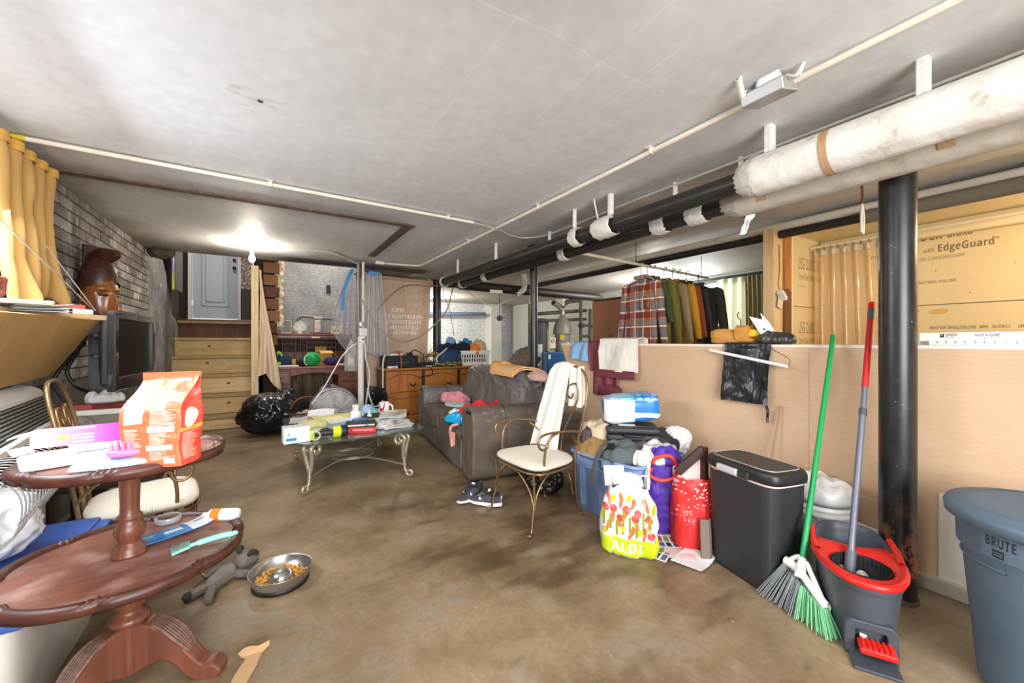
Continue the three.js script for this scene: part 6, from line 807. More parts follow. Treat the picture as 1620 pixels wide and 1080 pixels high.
{ // wooden crate, pillow, cardboard under the desk front
  const o = thing('towel', 'beige bath towel hanging from the top of the stair post', 'towel'); part(o, 'fabric', [sheet(40, 60, (u, v) => { const w = 0.02 + 0.22 * ss(v, 0, 1), lean = 0.06 + v * 0.04, bot = 2.3 - v * (1.75 - 0.35 * Math.pow(1 - u, 1.5)); return [-0.09 + lean * v + (u - 0.35) * w, bot, -6.79 + 0.022 * Math.sin(u * 11 + v * 2) * (0.4 + v)]; }, 0.008)], cloth(0xdcc4aa)); part(o, 'side_fold', [sheet(16, 30, (u, v) => [-0.07 - 0.06 * v * (1 - u) + u * 0.06, 1.5 - v * 0.75 + u * 0.05, -6.745 + 0.02 * Math.sin(u * 6)], 0.008)], cloth(0xdcbfa2));
  const b = thing('trash_bag', 'full shiny black trash bag on the floor at the foot of the stairs', 'bag', [0.08, 0, -6.35], 0.2); part(b, 'bag_body', [plasticBag(0.82, 0.6, 0.56, 17, 0.13, 1.2)], M(0x121417, 0.22, { clearcoat: 0.5 })); part(b, 'tied_neck', [mv(heap(0.2, 0.16, 0.1, 52, { wr: 0.8 }), 0.16, 0.5, 0)], M(0x15171a, 0.25, { clearcoat: 0.5 }));
}
{ // round floor fan
  const o = thing('floor_fan', 'round grey wire-caged floor fan standing behind the coffee table', 'fan', [0.72, 0, -5.45], -0.12), g = M(0xdedede, 0.4, { metalness: 0.2 }), R = 0.275, c = [0, 0.385, 0];
  for (const z of [0.07, -0.07]) { const rs = []; for (let i = 1; i <= 17; i++) rs.push(new THREE.TorusGeometry(0.03 + i * (R - 0.03) / 17, 0.0028, 5, 64).translate(0, 0.385, z + (z > 0 ? 1 : -1) * 0.05 * (1 - Math.pow(i / 17, 2)))); part(o, 'grille', rs, g); const sp = []; for (let k = 0; k < 10; k++) { const a = k * PI / 5; sp.push(tube([[Math.cos(a) * 0.04, 0.385 + Math.sin(a) * 0.04, z + (z > 0 ? 0.05 : -0.05)], [Math.cos(a) * 0.16, 0.385 + Math.sin(a) * 0.16, z + (z > 0 ? 0.034 : -0.034)], [Math.cos(a) * R, 0.385 + Math.sin(a) * R, z]], 0.003, 12, 5)); } part(o, 'spokes', sp, g); }
  part(o, 'rim', [mv(new THREE.TorusGeometry(R + 0.005, 0.009, 8, 72), 0, 0.385, 0.07), mv(new THREE.TorusGeometry(R + 0.005, 0.009, 8, 72), 0, 0.385, -0.07), mv(new THREE.TorusGeometry(R + 0.005, 0.006, 8, 72), 0, 0.385, 0)], M(0x8f9094, 0.4, { metalness: 0.5 }));
  part(o, 'hub', [cyl(0.045, 0.045, 0.02, 0, 0.385, 0.12, 28, PI / 2)], MT.galv); for (let k = 0; k < 3; k++) { part(o, 'blade', [sheet(8, 10, (u, v) => { const a = k * 2.094 + (u - 0.5) * 1.1, r = 0.05 + v * 0.2; return [Math.cos(a) * r, 0.385 + Math.sin(a) * r, (u - 0.5) * 0.07]; }, 0.003)], M(0x9a9a98, 0.4)); } part(o, 'motor', [cyl(0.07, 0.06, 0.09, 0, 0.385, -0.06, 24, PI / 2)], M(0x55565a, 0.5)); part(o, 'stand', [tube([[-0.29, 0.385, 0], [-0.3, 0.2, 0.0], [-0.25, 0.015, 0.1], [0.25, 0.015, 0.1], [0.3, 0.2, 0], [0.29, 0.385, 0]], 0.012, 70), tube([[-0.27, 0.1, 0.02], [-0.22, 0.015, -0.14], [0.22, 0.015, -0.14], [0.27, 0.1, 0.02]], 0.012, 50)], MT.galv); part(o, 'top_handle', [box(0.1, 0.03, 0.06, 0, 0.68, 0, 0.01)], M(0x55565a, 0.5));
  const w = thing('wicker_basket', 'low brown basket with papers between the trash bag and the fan', 'basket', [0.46, 0, -6.1]); part(w, 'basket_body', [lathe([[0, 0], [0.17, 0], [0.2, 0.05], [0.22, 0.3], [0.21, 0.31], [0.19, 0.06], [0, 0.03]], 40)], M(0x8a4f28, 0.7, { bumpMap: rep(clothTex, 6, 3), bumpScale: 0.01 })); part(w, 'handle', [mv(new THREE.TorusGeometry(0.2, 0.012, 8, 30, PI), 0, 0.3, 0)], M(0x7a4420, 0.7)); part(w, 'papers', [heap(0.3, 0.28, 0.12, 55, { wr: 0.5 }).translate(0, 0.18, 0)], M(0xb8aa98, 0.8));
  const p = thing('brown_pillow', 'brown fabric bundle on the floor between the desk and the white post', 'pillow', [0.93, 0, -6.75], -0.9); part(p, 'fabric', [mv(pillow(0.62, 0.24, 0.34, 0.5, 61, 0.02), 0, 0.3, 0, 0, 0, -0.75)], cloth(0x7c6a58)); part(p, 'blue_cap', [mv(new THREE.SphereGeometry(0.03, 14, 10), -0.12, 0.56, 0.06)], M(0x3a48a0, 0.5));
  const s = thing('subwoofer', 'round-ended black speaker tube standing on the floor beside the sideboard', 'speaker', [1.3, 0, -6.05], 0.45), bk = M(0x1c1c1e, 0.6); part(s, 'shell', [(() => { const sh = new THREE.Shape(); sh.moveTo(-0.17, 0); sh.lineTo(0.17, 0); sh.lineTo(0.17, 0.42); sh.absarc(0, 0.42, 0.17, 0, PI); sh.lineTo(-0.17, 0); return ext(sh, 0.3, 0.01); })()], bk); part(s, 'port', [mv(new THREE.TorusGeometry(0.12, 0.02, 10, 36).scale(1, 1.35, 1), 0, 0.34, 0.165), cyl(0.12, 0.12, 0.01, 0, 0.34, 0.155, 30, PI / 2)], M(0x0c0c0d, 0.7)); part(s, 'front_panel', [box(0.26, 0.2, 0.01, 0, 0.12, 0.165, 0.004)], M(0x2a2a2e, 0.6)); part(s, 'screws', [cyl(0.012, 0.012, 0.01, -0.1, 0.52, 0.165, 12, PI / 2), cyl(0.012, 0.012, 0.01, 0.1, 0.52, 0.165, 12, PI / 2)], MT.galv);
}
// ---------- hanging cloths ----------
{
  const bt = cv(512, 768, (g, w, h) => { g.fillStyle = '#d2b59c'; g.fillRect(0, 0, w, h); const r = rngOf(12); for (let i = 0; i < 2600; i++) { g.fillStyle = r() < 0.5 ? 'rgba(228,204,176,0.25)' : 'rgba(120,90,66,0.22)'; if (r() < 0.5) g.fillRect(r() * w, r() * h, 2, 10 + r() * 30); else g.fillRect(r() * w, r() * h, 10 + r() * 30, 2); } for (const [x0, x1, y] of [[190, 300, 180], [80, 440, 214], [90, 430, 246], [180, 410, 278], [210, 400, 308]]) for (let x = x0; x < x1; x += 22) for (let k = 0; k < 4; k++) { g.fillStyle = `rgba(246,240,234,${0.3 + r() * 0.5})`; if (r() < 0.5) g.fillRect(x + r() * 12, y, 4 + r() * 4, 24); else g.fillRect(x, y + r() * 20, 16, 4 + r() * 3); } g.fillStyle = 'rgba(110,84,62,0.6)'; g.fillRect(96, 0, 4, h); });
  const o = thing('burlap_cloth', 'tan burlap sackcloth with faded white lettering hung as a curtain', 'cloth'); const f = (u, v) => { const y = mix(2.355 - 0.03 * u, 0.12, v); return [mix(1.36, 2.44 - 0.05 * v, u) + 0.012 * Math.sin(v * 9), y, -6.68 + 0.03 * Math.sin(u * 17 + v) * (0.3 + v) + 0.02 * fbm(u * 5, v * 4, 3)]; };
  const g = sheet(70, 60, f, 0.004); const u = g.attributes.uv; for (let i = 0; i < u.count; i++) u.setY(i, 1 - u.getY(i)); part(o, 'fabric', [g], M(0xffffff, 0.95, { map: bt, bumpMap: rep(clothTex, 10, 16), bumpScale: 0.003 })); part(o, 'hem', [sheet(70, 2, (a, b) => { const q = f(a, 0.0); return [q[0], q[1] - b * 0.06, q[2] + 0.01]; }, 0.003)], M(0xb08f72, 0.95)); part(o, 'corner_tie', [heap(0.12, 0.06, 0.12, 66, { wr: 0.6 }).translate(2.42, 2.22, -6.66)], cloth(0xb59474));
  const film = M(0xf4f4f6, 0.12, { transmission: 0.88, thickness: 0, ior: 1.4 });
  const film2 = M(0xeeecec, 0.2, { transmission: 0.68, thickness: 0 });
  const p = thing('plastic_sheet', 'clear plastic sheeting draped in front of the desk, left of the white post', 'plastic sheet'); part(p, 'film', [sheet(60, 50, (u, v) => { const belly = Math.sin(v * PI * 0.9), w = mix(0.1, 0.3, ss(v, 0, 0.7)) * (1 - 0.5 * ss(v, 0.65, 1)); return [1.06 - 0.1 * belly * (1 - u) + (u - 0.6) * w + 0.12 * ss(v, 0.6, 1), 2.33 - v * 1.35 - 0.1 * u * v, -6.35 + 0.06 * Math.sin(u * 15 + v * 3) + 0.05 * fbm(u * 7, v * 7, 4)]; }, 0.002)], film); part(p, 'blue_tape', [sheet(4, 24, (u, v) => [1.0 - 0.08 * Math.sin(v * 2) + u * 0.045 + 0.06 * (1 - v) * (1 - v), 2.34 - v * 0.62, -6.28 + 0.01 * Math.sin(v * 8)], 0.003)], M(0x2f86c8, 0.6)); part(p, 'gathered_end', [heap(0.24, 0.2, 0.35, 68, { wr: 0.8, f: 5 }).translate(1.08, 0.82, -6.3)], film2);
  const q = thing('plastic_sheet', 'clear plastic sheeting hanging in pleats right of the white post', 'plastic sheet'); part(q, 'film', [sheet(70, 40, (u, v) => { const w = mix(0.3, 0.62, v); return [1.4 + (u - 0.5) * w - 0.03 * v, 2.34 - v * 1.3 + 0.06 * Math.sin(u * 5) * v, -6.45 + 0.045 * Math.sin(u * 34) * (0.4 + 0.6 * v) + 0.03 * fbm(u * 6, v * 6, 7)]; }, 0.002)], film2); part(q, 'blue_tape', [sheet(6, 4, (u, v) => [1.34 + u * 0.17, 2.355 - v * 0.06 * (1 - u * 0.5), -6.4 + 0.01 * u], 0.003)], M(0x3f8fd0, 0.6));
  single('ceiling_beam', [bx(1.25, 3.0, 2.27, 2.36, -6.95, -6.83, 0.006)], M(0x26221f, 0.8), 'dark wooden beam along the ceiling above the burlap cloth', 'beam');
}
// ---------- oak sideboard ----------
{
  const o = thing('oak_sideboard', 'long honey-oak sideboard with arched door panels behind the sofa', 'sideboard', [1.5, 0, -6.1]), W = 1.86, D = 0.46, O = MT.oak; 
  part(o, 'top', [bx(-0.02, W + 0.02, 0.815, 0.85, -D, 0.03, 0.008)], O); part(o, 'carcass', [bx(0, W, 0.06, 0.815, -D + 0.01, -0.02)], wood(woodTex(hx(0x7a4a20), hx(0x5c3414), 81), 0.6)); part(o, 'plinth', [bx(0, W, 0, 0.07, -D + 0.03, 0.0, 0.004)], O); part(o, 'base_molding', [bx(-0.01, W + 0.01, 0.06, 0.115, -D, 0.012, 0.008)], O);
  for (let i = 0; i < 3; i++) {
    const x0 = 0.03 + i * 0.61, x1 = x0 + 0.56; const d = part(o, 'door', [bx(x0, x1, 0.13, 0.8, -0.02, 0.004, 0.004)], O);
    const n = 24, arch = (y, k, f) => Array.from({ length: n + 1 }, (_, j) => { const t = j / n; return [mix(x0 + 0.03, x1 - 0.03, t), y + k * Math.pow(Math.sin(t * PI), f), 0.008]; });
    part(d, 'arch_groove', [tube(arch(0.69, 0.06, 1), 0.005, 60, 6), tube(arch(0.46, 0.02, 1).map((p) => p), 0.005, 60, 6), tube(arch(0.42, -0.05, 1), 0.005, 60, 6)], M(0x5a3212, 0.6));
    part(d, 'handle', [tube([[x0 + 0.37, 0.6, 0.005], [x0 + 0.385, 0.575, 0.03], [x0 + 0.435, 0.575, 0.03], [x0 + 0.45, 0.6, 0.005]], 0.009, 24)], MT.blackMetal);
    part(o, 'dark_stile', [bx(x0 - 0.042, x0 - 0.003, 0.13, 0.8, -0.015, 0.012, 0.006)], M(0x2a1d14, 0.5));
  }
  const y = 0.85;
  const av = thing('stereo_receiver', 'black stereo receiver with cables on the left end of the sideboard', 'stereo', [1.77, y, -6.26], 0.06), bk = M(0x17171a, 0.4); part(av, 'case', [box(0.5, 0.18, 0.34, 0, 0.1, 0, 0.006)], bk); part(av, 'display', [box(0.2, 0.04, 0.004, 0.0, 0.13, 0.171)], M(0x2c3338, 0.2)); part(av, 'knob', [cyl(0.026, 0.024, 0.02, 0.17, 0.125, 0.175, 24, PI / 2)], M(0x333338, 0.3)); part(av, 'buttons', Array.from({ length: 7 }, (_, i) => box(0.018, 0.008, 0.006, -0.1 + i * 0.032, 0.085, 0.172, 0.002)), MT.galv); part(av, 'foot', [cyl(0.02, 0.02, 0.012, -0.2, 0.006, 0.12), cyl(0.02, 0.02, 0.012, 0.2, 0.006, 0.12)], MT.black);
  const ps = thing('power_strip', 'white power strip lying on top of the black receiver', 'power strip', [1.68, y + 0.19, -6.2], 0.05); part(ps, 'strip', [box(0.26, 0.03, 0.06, 0, 0.015, 0, 0.01)], MT.white); part(ps, 'plug', [box(0.035, 0.05, 0.03, 0.03, 0.05, 0, 0.006), box(0.03, 0.045, 0.03, 0.09, 0.05, 0, 0.006)], MT.orange); part(ps, 'adapter', [box(0.09, 0.045, 0.05, 0.26, 0.02, -0.03, 0.008)], MT.black);
  single('extension_lead', [tube([[1.72, 1.11, -6.18], [1.735, 1.0, -6.02], [1.735, 0.8, -6.02], [1.72, 0.6, -6.03], [1.62, 0.3, -6.03], [1.55, 0.02, -6.02]], 0.009, 60)], MT.orange, 'orange extension cord hanging down the front of the sideboard', 'cord');
  single('power_lead', [tube([[1.6, 1.06, -6.18], [1.5, 1.05, -6.05], [1.47, 0.95, -6.03], [1.47, 0.7, -6.04], [1.46, 0.45, -6.03], [1.42, 0.37, -5.9], [1.3, 0.33, -5.84], [1.24, 0.45, -5.82], [1.2, 0.6, -5.8]], 0.011, 80)], MT.cord, 'white cord looping from the power strip down past the sideboard side', 'cord');
  single('black_cable', [tube([[1.93, 1.08, -6.2], [2.0, 1.12, -6.2], [2.12, 1.05, -6.15], [2.14, 0.92, -6.1], [2.2, 0.87, -6.06], [2.25, 0.74, -6.055], [2.1, 0.71, -6.055], [2.02, 0.68, -6.055]], 0.008, 70)], MT.black, 'black cable draped from the receiver over the sideboard front', 'cable');
  const wb = thing('white_gadget', 'small white plastic box in front of the receiver', 'box', [1.62, y, -6.09]); part(wb, 'case', [box(0.16, 0.035, 0.07, 0, 0.018, 0, 0.008)], MT.white); part(wb, 'port', [box(0.05, 0.012, 0.006, 0.02, 0.018, 0.035)], MT.grey);
  single('cable_tangle', [tube(Array.from({ length: 44 }, (_, i) => [Math.sin(i * 1.9) * 0.17 + fbm(i, 1) * 0.1, 0.02 + Math.abs(fbm(i * 0.7, 4)) * 0.12, Math.cos(i * 1.3) * 0.09]), 0.008, 300, 6)], M(0x2c2f38, 0.5), 'tangle of dark cables right of the receiver', 'cable', [2.2, y, -6.22]);
  const bq = thing('dried_branch', 'dry tan branch with yellowed blossoms on the sideboard', 'dried flowers', [2.33, y, -6.35]), r = rngOf(23); part(bq, 'stems', Array.from({ length: 7 }, (_, i) => tube([[0.1, 0.02, 0.05], [-0.02 - i * 0.02, 0.1 + r() * 0.05, 0], [-0.1 + i * 0.04, 0.16 + r() * 0.12, -0.02]], 0.005, 20, 5)), M(0x7a5c34, 0.9)); part(bq, 'blossoms', Array.from({ length: 16 }, () => heap(0.07, 0.06, 0.05, r() * 50, { nu: 14, nv: 8, wr: 0.7 }).translate(-0.2 + r() * 0.4, 0.03 + r() * 0.16, -0.06 + r() * 0.1)), M(0xa8935a, 0.9));
  const gb = thing('gym_bag', 'navy blue bundle with camouflage trim on the sideboard, left of the laundry basket', 'bag', [2.6, y, -6.24], 0.1); part(gb, 'bundle', [heap(0.46, 0.3, 0.26, 71, { wr: 0.25 }).translate(0.04, 0.02, 0)], cloth(0x2c4264)); const ct = tex(64, 64, (u, v) => { const k = fbm(u * 5, v * 5, 3, 2); return k > 0.12 ? hx(0xb9b27a) : k > -0.08 ? hx(0x5c6a3a) : hx(0x23261c); }); part(gb, 'camouflage_trim', [heap(0.56, 0.36, 0.09, 73, { wr: 0.7, f: 5 }).translate(-0.02, 0, 0.02)], M(0xffffff, 0.9, { map: rep(ct, 3, 2) })); part(gb, 'strap', [tube([[-0.24, 0.03, 0.1], [-0.26, 0.14, 0.08], [-0.14, 0.24, 0.08], [-0.06, 0.3, 0.06]], 0.012)], MT.cream);
}
{ // laundry basket: rim, slatted walls, clothes in it
  const o = thing('laundry_basket', 'white plastic slotted laundry basket on the right end of the sideboard', 'laundry basket', [3.05, 0.85, -6.28], 0.04), wh = M(0xefece2, 0.5), w = 0.56, d = 0.36, h = 0.25;
  part(o, 'dark_contents', [box(w * 0.8, 0.16, d * 0.78, 0, 0.1, 0, 0.05)], cloth(0x3a3432)); const sl = []; const side = (n, fx) => { for (let i = 0; i < n; i++) { const t = (i + 0.5) / n; sl.push(fx(t)); } }; const k = (y) => 0.86 + 0.14 * y / h;
  side(11, (t) => box(0.022, 0.17, 0.006, (t - 0.5) * w * 0.93, 0.115, d / 2 * 0.93, 0.002, 0.08)); side(11, (t) => box(0.022, 0.17, 0.006, (t - 0.5) * w * 0.93, 0.115, -d / 2 * 0.93, 0.002, -0.08)); side(10, (t) => box(0.006, 0.17, 0.018, w / 2 * 0.93, 0.115, (t - 0.5) * d * 0.93, 0.002, 0, 0, -0.08)); side(10, (t) => box(0.006, 0.17, 0.018, -w / 2 * 0.93, 0.115, (t - 0.5) * d * 0.93, 0.002, 0, 0, 0.08));
  part(o, 'slats', sl, wh); const ring = (y, s, hh) => [box(w * s, hh, 0.012, 0, y, d / 2 * s, 0.004), box(w * s, hh, 0.012, 0, y, -d / 2 * s, 0.004), box(0.012, hh, d * s, w / 2 * s, y, 0, 0.004), box(0.012, hh, d * s, -w / 2 * s, y, 0, 0.004)]; part(o, 'lower_wall', ring(0.03, 0.88, 0.06), wh); part(o, 'upper_wall', ring(0.215, 0.97, 0.05), wh); part(o, 'rim', [...ring(0.245, 1.0, 0.016), ...ring(0.238, 1.04, 0.006)], wh); part(o, 'bottom', [box(w * 0.86, 0.01, d * 0.86, 0, 0.006, 0)], wh); part(o, 'mid_band', ring(0.125, 0.935, 0.012), wh);
  const L = (n, lab, c, x, z, ww, dd, hh, s, y = 1.03) => single(n, [heap(ww, dd, hh, s, { wr: 0.3, f: 3 })], cloth(c), lab, 'clothing', [x, y, z]);
  L('blue_shirt', 'bright blue garment at the back of the laundry basket', 0x3f8fd0, 2.98, -6.36, 0.3, 0.2, 0.26, 81); L('orange_shirt', 'orange garment folded over the front of the laundry basket', 0xe8873a, 3.06, -6.2, 0.24, 0.2, 0.17, 83, 1.04); L('tan_shirt', 'tan garment heaped at the right of the laundry basket', 0xd8b684, 3.2, -6.28, 0.26, 0.26, 0.25, 85); L('black_shirt', 'black garment spilling over the left of the laundry basket', 0x1d2028, 2.84, -6.24, 0.3, 0.26, 0.18, 87, 1.06); 
  const nb = thing('navy_jacket', 'dark navy jacket with pale blue lining piled behind the gym bag', 'clothing', [2.68, 1.0, -6.42]); part(nb, 'body', [heap(0.36, 0.24, 0.24, 89, { wr: 0.3, f: 3 })], cloth(0x232c40)); part(nb, 'lining', [heap(0.2, 0.14, 0.12, 91, { wr: 0.6 }).translate(0.04, 0.2, 0)], cloth(0x7fb0d8));
}
// ---------- running shoes ----------
function shoe(label, pos, turn) {
  const o = thing('running_shoe', label, 'shoe', pos, turn), L = 0.29, up = M(0x4c4c52, 0.8, { bumpMap: rep(clothTex, 3, 3), bumpScale: 0.002 }), wh = M(0xf0efec, 0.5);
  const half = (t) => 0.034 + 0.016 * Math.sin(cl(t * 1.25 - 0.1) * PI) * 1.1 - 0.008 * ss(t, 0.3, 0.5) * (1 - ss(t, 0.5, 0.75)), cz = (t) => 0.012 * Math.sin(t * 3);
  const sec = (h0, h1, k, n = 48, m = 30) => grid(n, m, (u, v) => { const a = u * 2 * PI, t = v, e = Math.pow(Math.max(0, 1 - Math.pow(Math.abs(2 * t - 1), 5)), 0.5), w = half(t) * k * e, sp = (q, p) => Math.sign(q) * Math.pow(Math.abs(q), p); const y0 = h0(t), y1 = h1(t); return [(t - 0.5) * L * (0.97 + 0.03 * k), mix(y0, y1, 0.5 + 0.5 * sp(Math.sin(a), 0.6)), cz(t) + sp(Math.cos(a), 0.7) * w * (Math.sin(a) > 0.3 ? 1 - 0.38 * (Math.sin(a) - 0.3) : 1)]; }, true);
  part(o, 'sole', [sec((t) => 0.0 + 0.022 * Math.pow(t, 5) + 0.01 * Math.pow(1 - t, 6), (t) => 0.03 + 0.014 * (1 - t) + 0.012 * Math.pow(t, 4), 1.12)], wh);
  part(o, 'upper', [sec((t) => 0.02, (t) => 0.05 + 0.058 * ss(1 - t, 0.25, 0.75) - 0.02 * Math.exp(-Math.pow((t - 0.2) / 0.11, 2)) + 0.01 * ss(0.1 - t, 0, 0.1), 1.0)], up);
  part(o, 'collar', [mv(new THREE.TorusGeometry(0.034, 0.01, 10, 30).scale(1.3, 0.85, 1), -0.085, 0.096, 0, PI / 2, 0)], M(0x232328, 0.9)); part(o, 'tongue', [mv(pillow(0.06, 0.02, 0.05, 0.6, 3, 0.003, 20, 12), -0.02, 0.108, 0.004, 0, 0, 0.5)], M(0x2c2c30, 0.8));
  part(o, 'tongue_patch', [box(0.018, 0.016, 0.026, -0.042, 0.118, 0.004, 0.004, 0, 0, 0.5)], wh);
  for (const s of [1, -1]) { const sw = [[-0.085, 0.082], [-0.05, 0.066], [0.0, 0.05], [0.028, 0.05], [0.034, 0.062], [0.02, 0.074], [0.024, 0.064], [0.01, 0.06], [-0.04, 0.074]]; const g = ext(new THREE.Shape(sw.map((p) => V2(...p))), 0.003); part(o, 'side_mark', [warp(g.translate(0, 0, 0), (x, y, z) => { const t = x / L + 0.5; return [x, y, cz(t) + s * (half(t) * 0.965 + z - (y - 0.05) * 0.32)]; })], wh); }
  part(o, 'laces', [0, 1, 2, 3].map((i) => tube([[-0.015 + i * 0.022, 0.105 - i * 0.012, -0.026 + 0.01], [-0.008 + i * 0.022, 0.112 - i * 0.013, 0.005], [0.0 + i * 0.022, 0.1 - i * 0.012, 0.034]], 0.0032, 14, 6)), M(0x222226, 0.8)); part(o, 'loose_lace', [tube([[0.0, 0.1, 0.035], [0.01, 0.06, 0.055], [0.0, 0.02, 0.062], [-0.03, 0.006, 0.08]], 0.003, 24, 6)], M(0x222226, 0.8)); part(o, 'heel_tab', [box(0.006, 0.04, 0.014, -0.142, 0.07, 0, 0.003, 0, 0, 0.12)], wh);
  return o;
}
shoe('grey running shoe seen from its side, toe pointing left, by the sofa corner', [1.37, 0.002, -2.84], PI + 0.42);
shoe('grey running shoe seen from its heel, tucked behind the other one by the sofa', [1.42, 0.002, -2.7], PI * 0.72);
// ---------- white garment on the iron chair ----------
{
  const o = thing('white_garment', 'white cotton garment draped over the back of the iron armchair by the sofa', 'clothing', [1.67, 0, -2.37], -PI / 2 + 0.06);
  const f = (u, v) => { const w = 0.2 + 0.12 * v, t = v; let y, z; if (t < 0.12) { y = 1.02 + 0.065 * Math.sin((t / 0.12) * PI / 2); z = -0.375 + 0.03 * t / 0.12; } else { const q = (t - 0.12) / 0.88; y = 1.085 - 0.66 * q + 0.03 * Math.sin(u * 3); z = -0.33 + 0.03 * ss(q, 0, 0.1) + 0.12 * q; } return [-0.03 - 0.09 * v + (u - 0.5) * w, y, z + 0.007 * Math.sin(u * 13 + v * 3) * (0.3 + v) + 0.006 * fbm(u * 5, v * 6, 3) + 0.012]; };
  part(o, 'front_fall', [sheet(60, 60, f, 0.006)], cloth(0xf4efe4)); part(o, 'sleeve', [sheet(20, 40, (u, v) => [0.08 + (u - 0.5) * 0.13 + 0.03 * v, 1.07 - 0.3 * v, -0.325 + 0.03 * v + 0.016 * Math.sin(u * 9 + v)], 0.006)], cloth(0xf0eadc)); part(o, 'back_fall', [sheet(30, 20, (u, v) => [(u - 0.5) * 0.24, 1.07 - 0.3 * v, -0.375 - 0.02 * v + 0.014 * Math.sin(u * 16)], 0.006)], cloth(0xeee6d6));
}
single('black_bag', [plasticBag(0.3, 0.34, 0.24, 41, 0.18, 1.3)], M(0x141416, 0.3, { clearcoat: 0.4 }), 'small black plastic bag on the floor between the iron chair and the tote', 'bag', [1.98, 0, -2.68], 0);
// ---------- blue tote with its load ----------
{
  const o = thing('storage_tote', 'open slate-blue storage tote overflowing with clothes against the drywall', 'storage box', [2.3, 0, -2.08], 0.1), b = M(0x86a0cc, 0.5, { map: dirtTex(hx(0xffffff), hx(0xe4e6ec), hx(0xc4c8d4), 35) }), w = 0.6, d = 0.62, h = 0.43;
  part(o, 'tub', [toteG(w, d, h, 0.87)], b); const rim = (y, s, t, hh) => new THREE.TubeGeometry(curve(Array.from({ length: 24 }, (_, i) => { const a = i / 24 * 2 * PI, sp = (q) => Math.sign(q) * Math.pow(Math.abs(q), 0.25); return [sp(Math.cos(a)) * w / 2 * s, y, sp(Math.sin(a)) * d / 2 * s]; }), true), 96, t, 8, true); part(o, 'rim', [rim(h, 1.02, 0.014), rim(h - 0.09, 0.995, 0.006)], b); for (const [x, z] of [[-0.305, 0.1], [0, 0.315]]) part(o, 'handle', [box(x ? 0.03 : 0.16, 0.05, x ? 0.16 : 0.03, x, h - 0.03, z, 0.01)], b);
  const rb = []; for (let i = 0; i < 3; i++) rb.push(box(0.012, 0.3, 0.05, -0.268 - 0.012, 0.19, -0.18 + i * 0.18, 0.005, 0, 0, 0.09)); part(o, 'rib', rb, b);
  const ab = (n, lab, cat, gs, m, p, t) => single(n, gs, m, lab, cat, p, t);
  ab('clothes_heap', 'heap of mixed dark clothes filling the blue tote', 'clothing', [heap(0.52, 0.54, 0.18, 101, { wr: 0.35, f: 4 })], cloth(0x5c5750), [2.3, 0.36, -2.08]);
  ab('tan_basketry', 'crumpled tan straw mat at the left inside the tote', 'mat', [heap(0.24, 0.3, 0.12, 103, { wr: 0.3 })], M(0xcfa468, 0.9, { bumpMap: rep(clothTex, 4, 4), bumpScale: 0.008 }), [2.1, 0.41, -2.17], 0.4);
  const s = thing('grey_overalls', 'grey-green garment with a long webbing strap hanging out of the tote', 'clothing', [2.13, 0.42, -1.97], -0.9); part(s, 'body', [heap(0.3, 0.26, 0.12, 105, { wr: 0.3, f: 3 })], cloth(0x5f676a)); part(s, 'strap', [sheet(4, 40, (u, v) => [-0.06 - 0.13 * Math.sin(v * 1.8) + (u - 0.5) * 0.03, 0.13 - 0.26 * v + 0.04 * Math.sin(v * 5), 0.06 + 0.06 * v + (u - 0.5) * 0.045], 0.004)], cloth(0x6a6a68)); part(s, 'buckle', [box(0.05, 0.04, 0.012, -0.06, 0.12, 0.1, 0.004)], MT.blackMetal);
  const bc = thing('black_case', 'black moulded plastic tool case lying on the clothes in the tote', 'case', [2.33, 0.535, -2.06], -0.7); part(bc, 'lower_shell', [box(0.38, 0.05, 0.26, 0, 0.025, 0, 0.02)], M(0x2c2c2c, 0.5)); part(bc, 'upper_shell', [box(0.38, 0.05, 0.26, 0, 0.076, 0, 0.022), box(0.3, 0.01, 0.18, 0, 0.103, 0, 0.005)], M(0x303030, 0.5)); part(bc, 'handle', [tube([[-0.07, 0.05, 0.13], [-0.06, 0.05, 0.16], [0.06, 0.05, 0.16], [0.07, 0.05, 0.13]], 0.01)], MT.black); part(bc, 'white_label', [box(0.12, 0.003, 0.06, -0.04, 0.109, 0.06)], MT.paper);
  const dt = cv(256, 256, (g, w2, h2) => { g.fillStyle = '#e9f4fb'; g.fillRect(0, 0, w2, h2); const q = g.createLinearGradient(0, 0, w2, 0); q.addColorStop(0, '#d8eefa'); q.addColorStop(0.45, '#6cc4ee'); q.addColorStop(0.6, '#1a7fd0'); q.addColorStop(1, '#0f6cc0'); g.fillStyle = q; g.fillRect(0, 0, w2, 150); g.fillStyle = '#1a7fd0'; g.fillRect(140, 0, 116, h2); g.fillStyle = '#f4f8fb'; g.fillRect(0, 196, w2, 16); g.fillStyle = '#2a62ac'; for (let i = 0; i < 3; i++) g.fillRect(150 + i * 30, 222, 22, 22); g.fillStyle = '#9fd4f2'; for (let i = 0; i < 9; i++) g.fillRect(150 + (i % 3) * 34, 90 + Math.floor(i / 3) * 24, 24, 10); g.beginPath(); g.ellipse(190, 40, 40, 20, 0.4, 0, 7); g.fillStyle = '#dceaf4'; g.fill(); });
  ab('diaper_pack', 'soft blue and white printed plastic pack on top of the black case', 'packet', [(() => { const g = mv(pillow(0.4, 0.19, 0.26, 0.3, 7, 0.008), 0, 0.11, 0, 0, 0, 0.12), p = g.attributes.position, u = g.attributes.uv; for (let i = 0; i < p.count; i++) u.setXY(i, p.getX(i) / 0.4 + 0.5, (p.getY(i) + 0.09 - p.getZ(i) * 0.5) / 0.5); return g; })()], M(0xffffff, 0.3, { map: dt, clearcoat: 0.4 }), [2.36, 0.645, -2.1], -0.7);
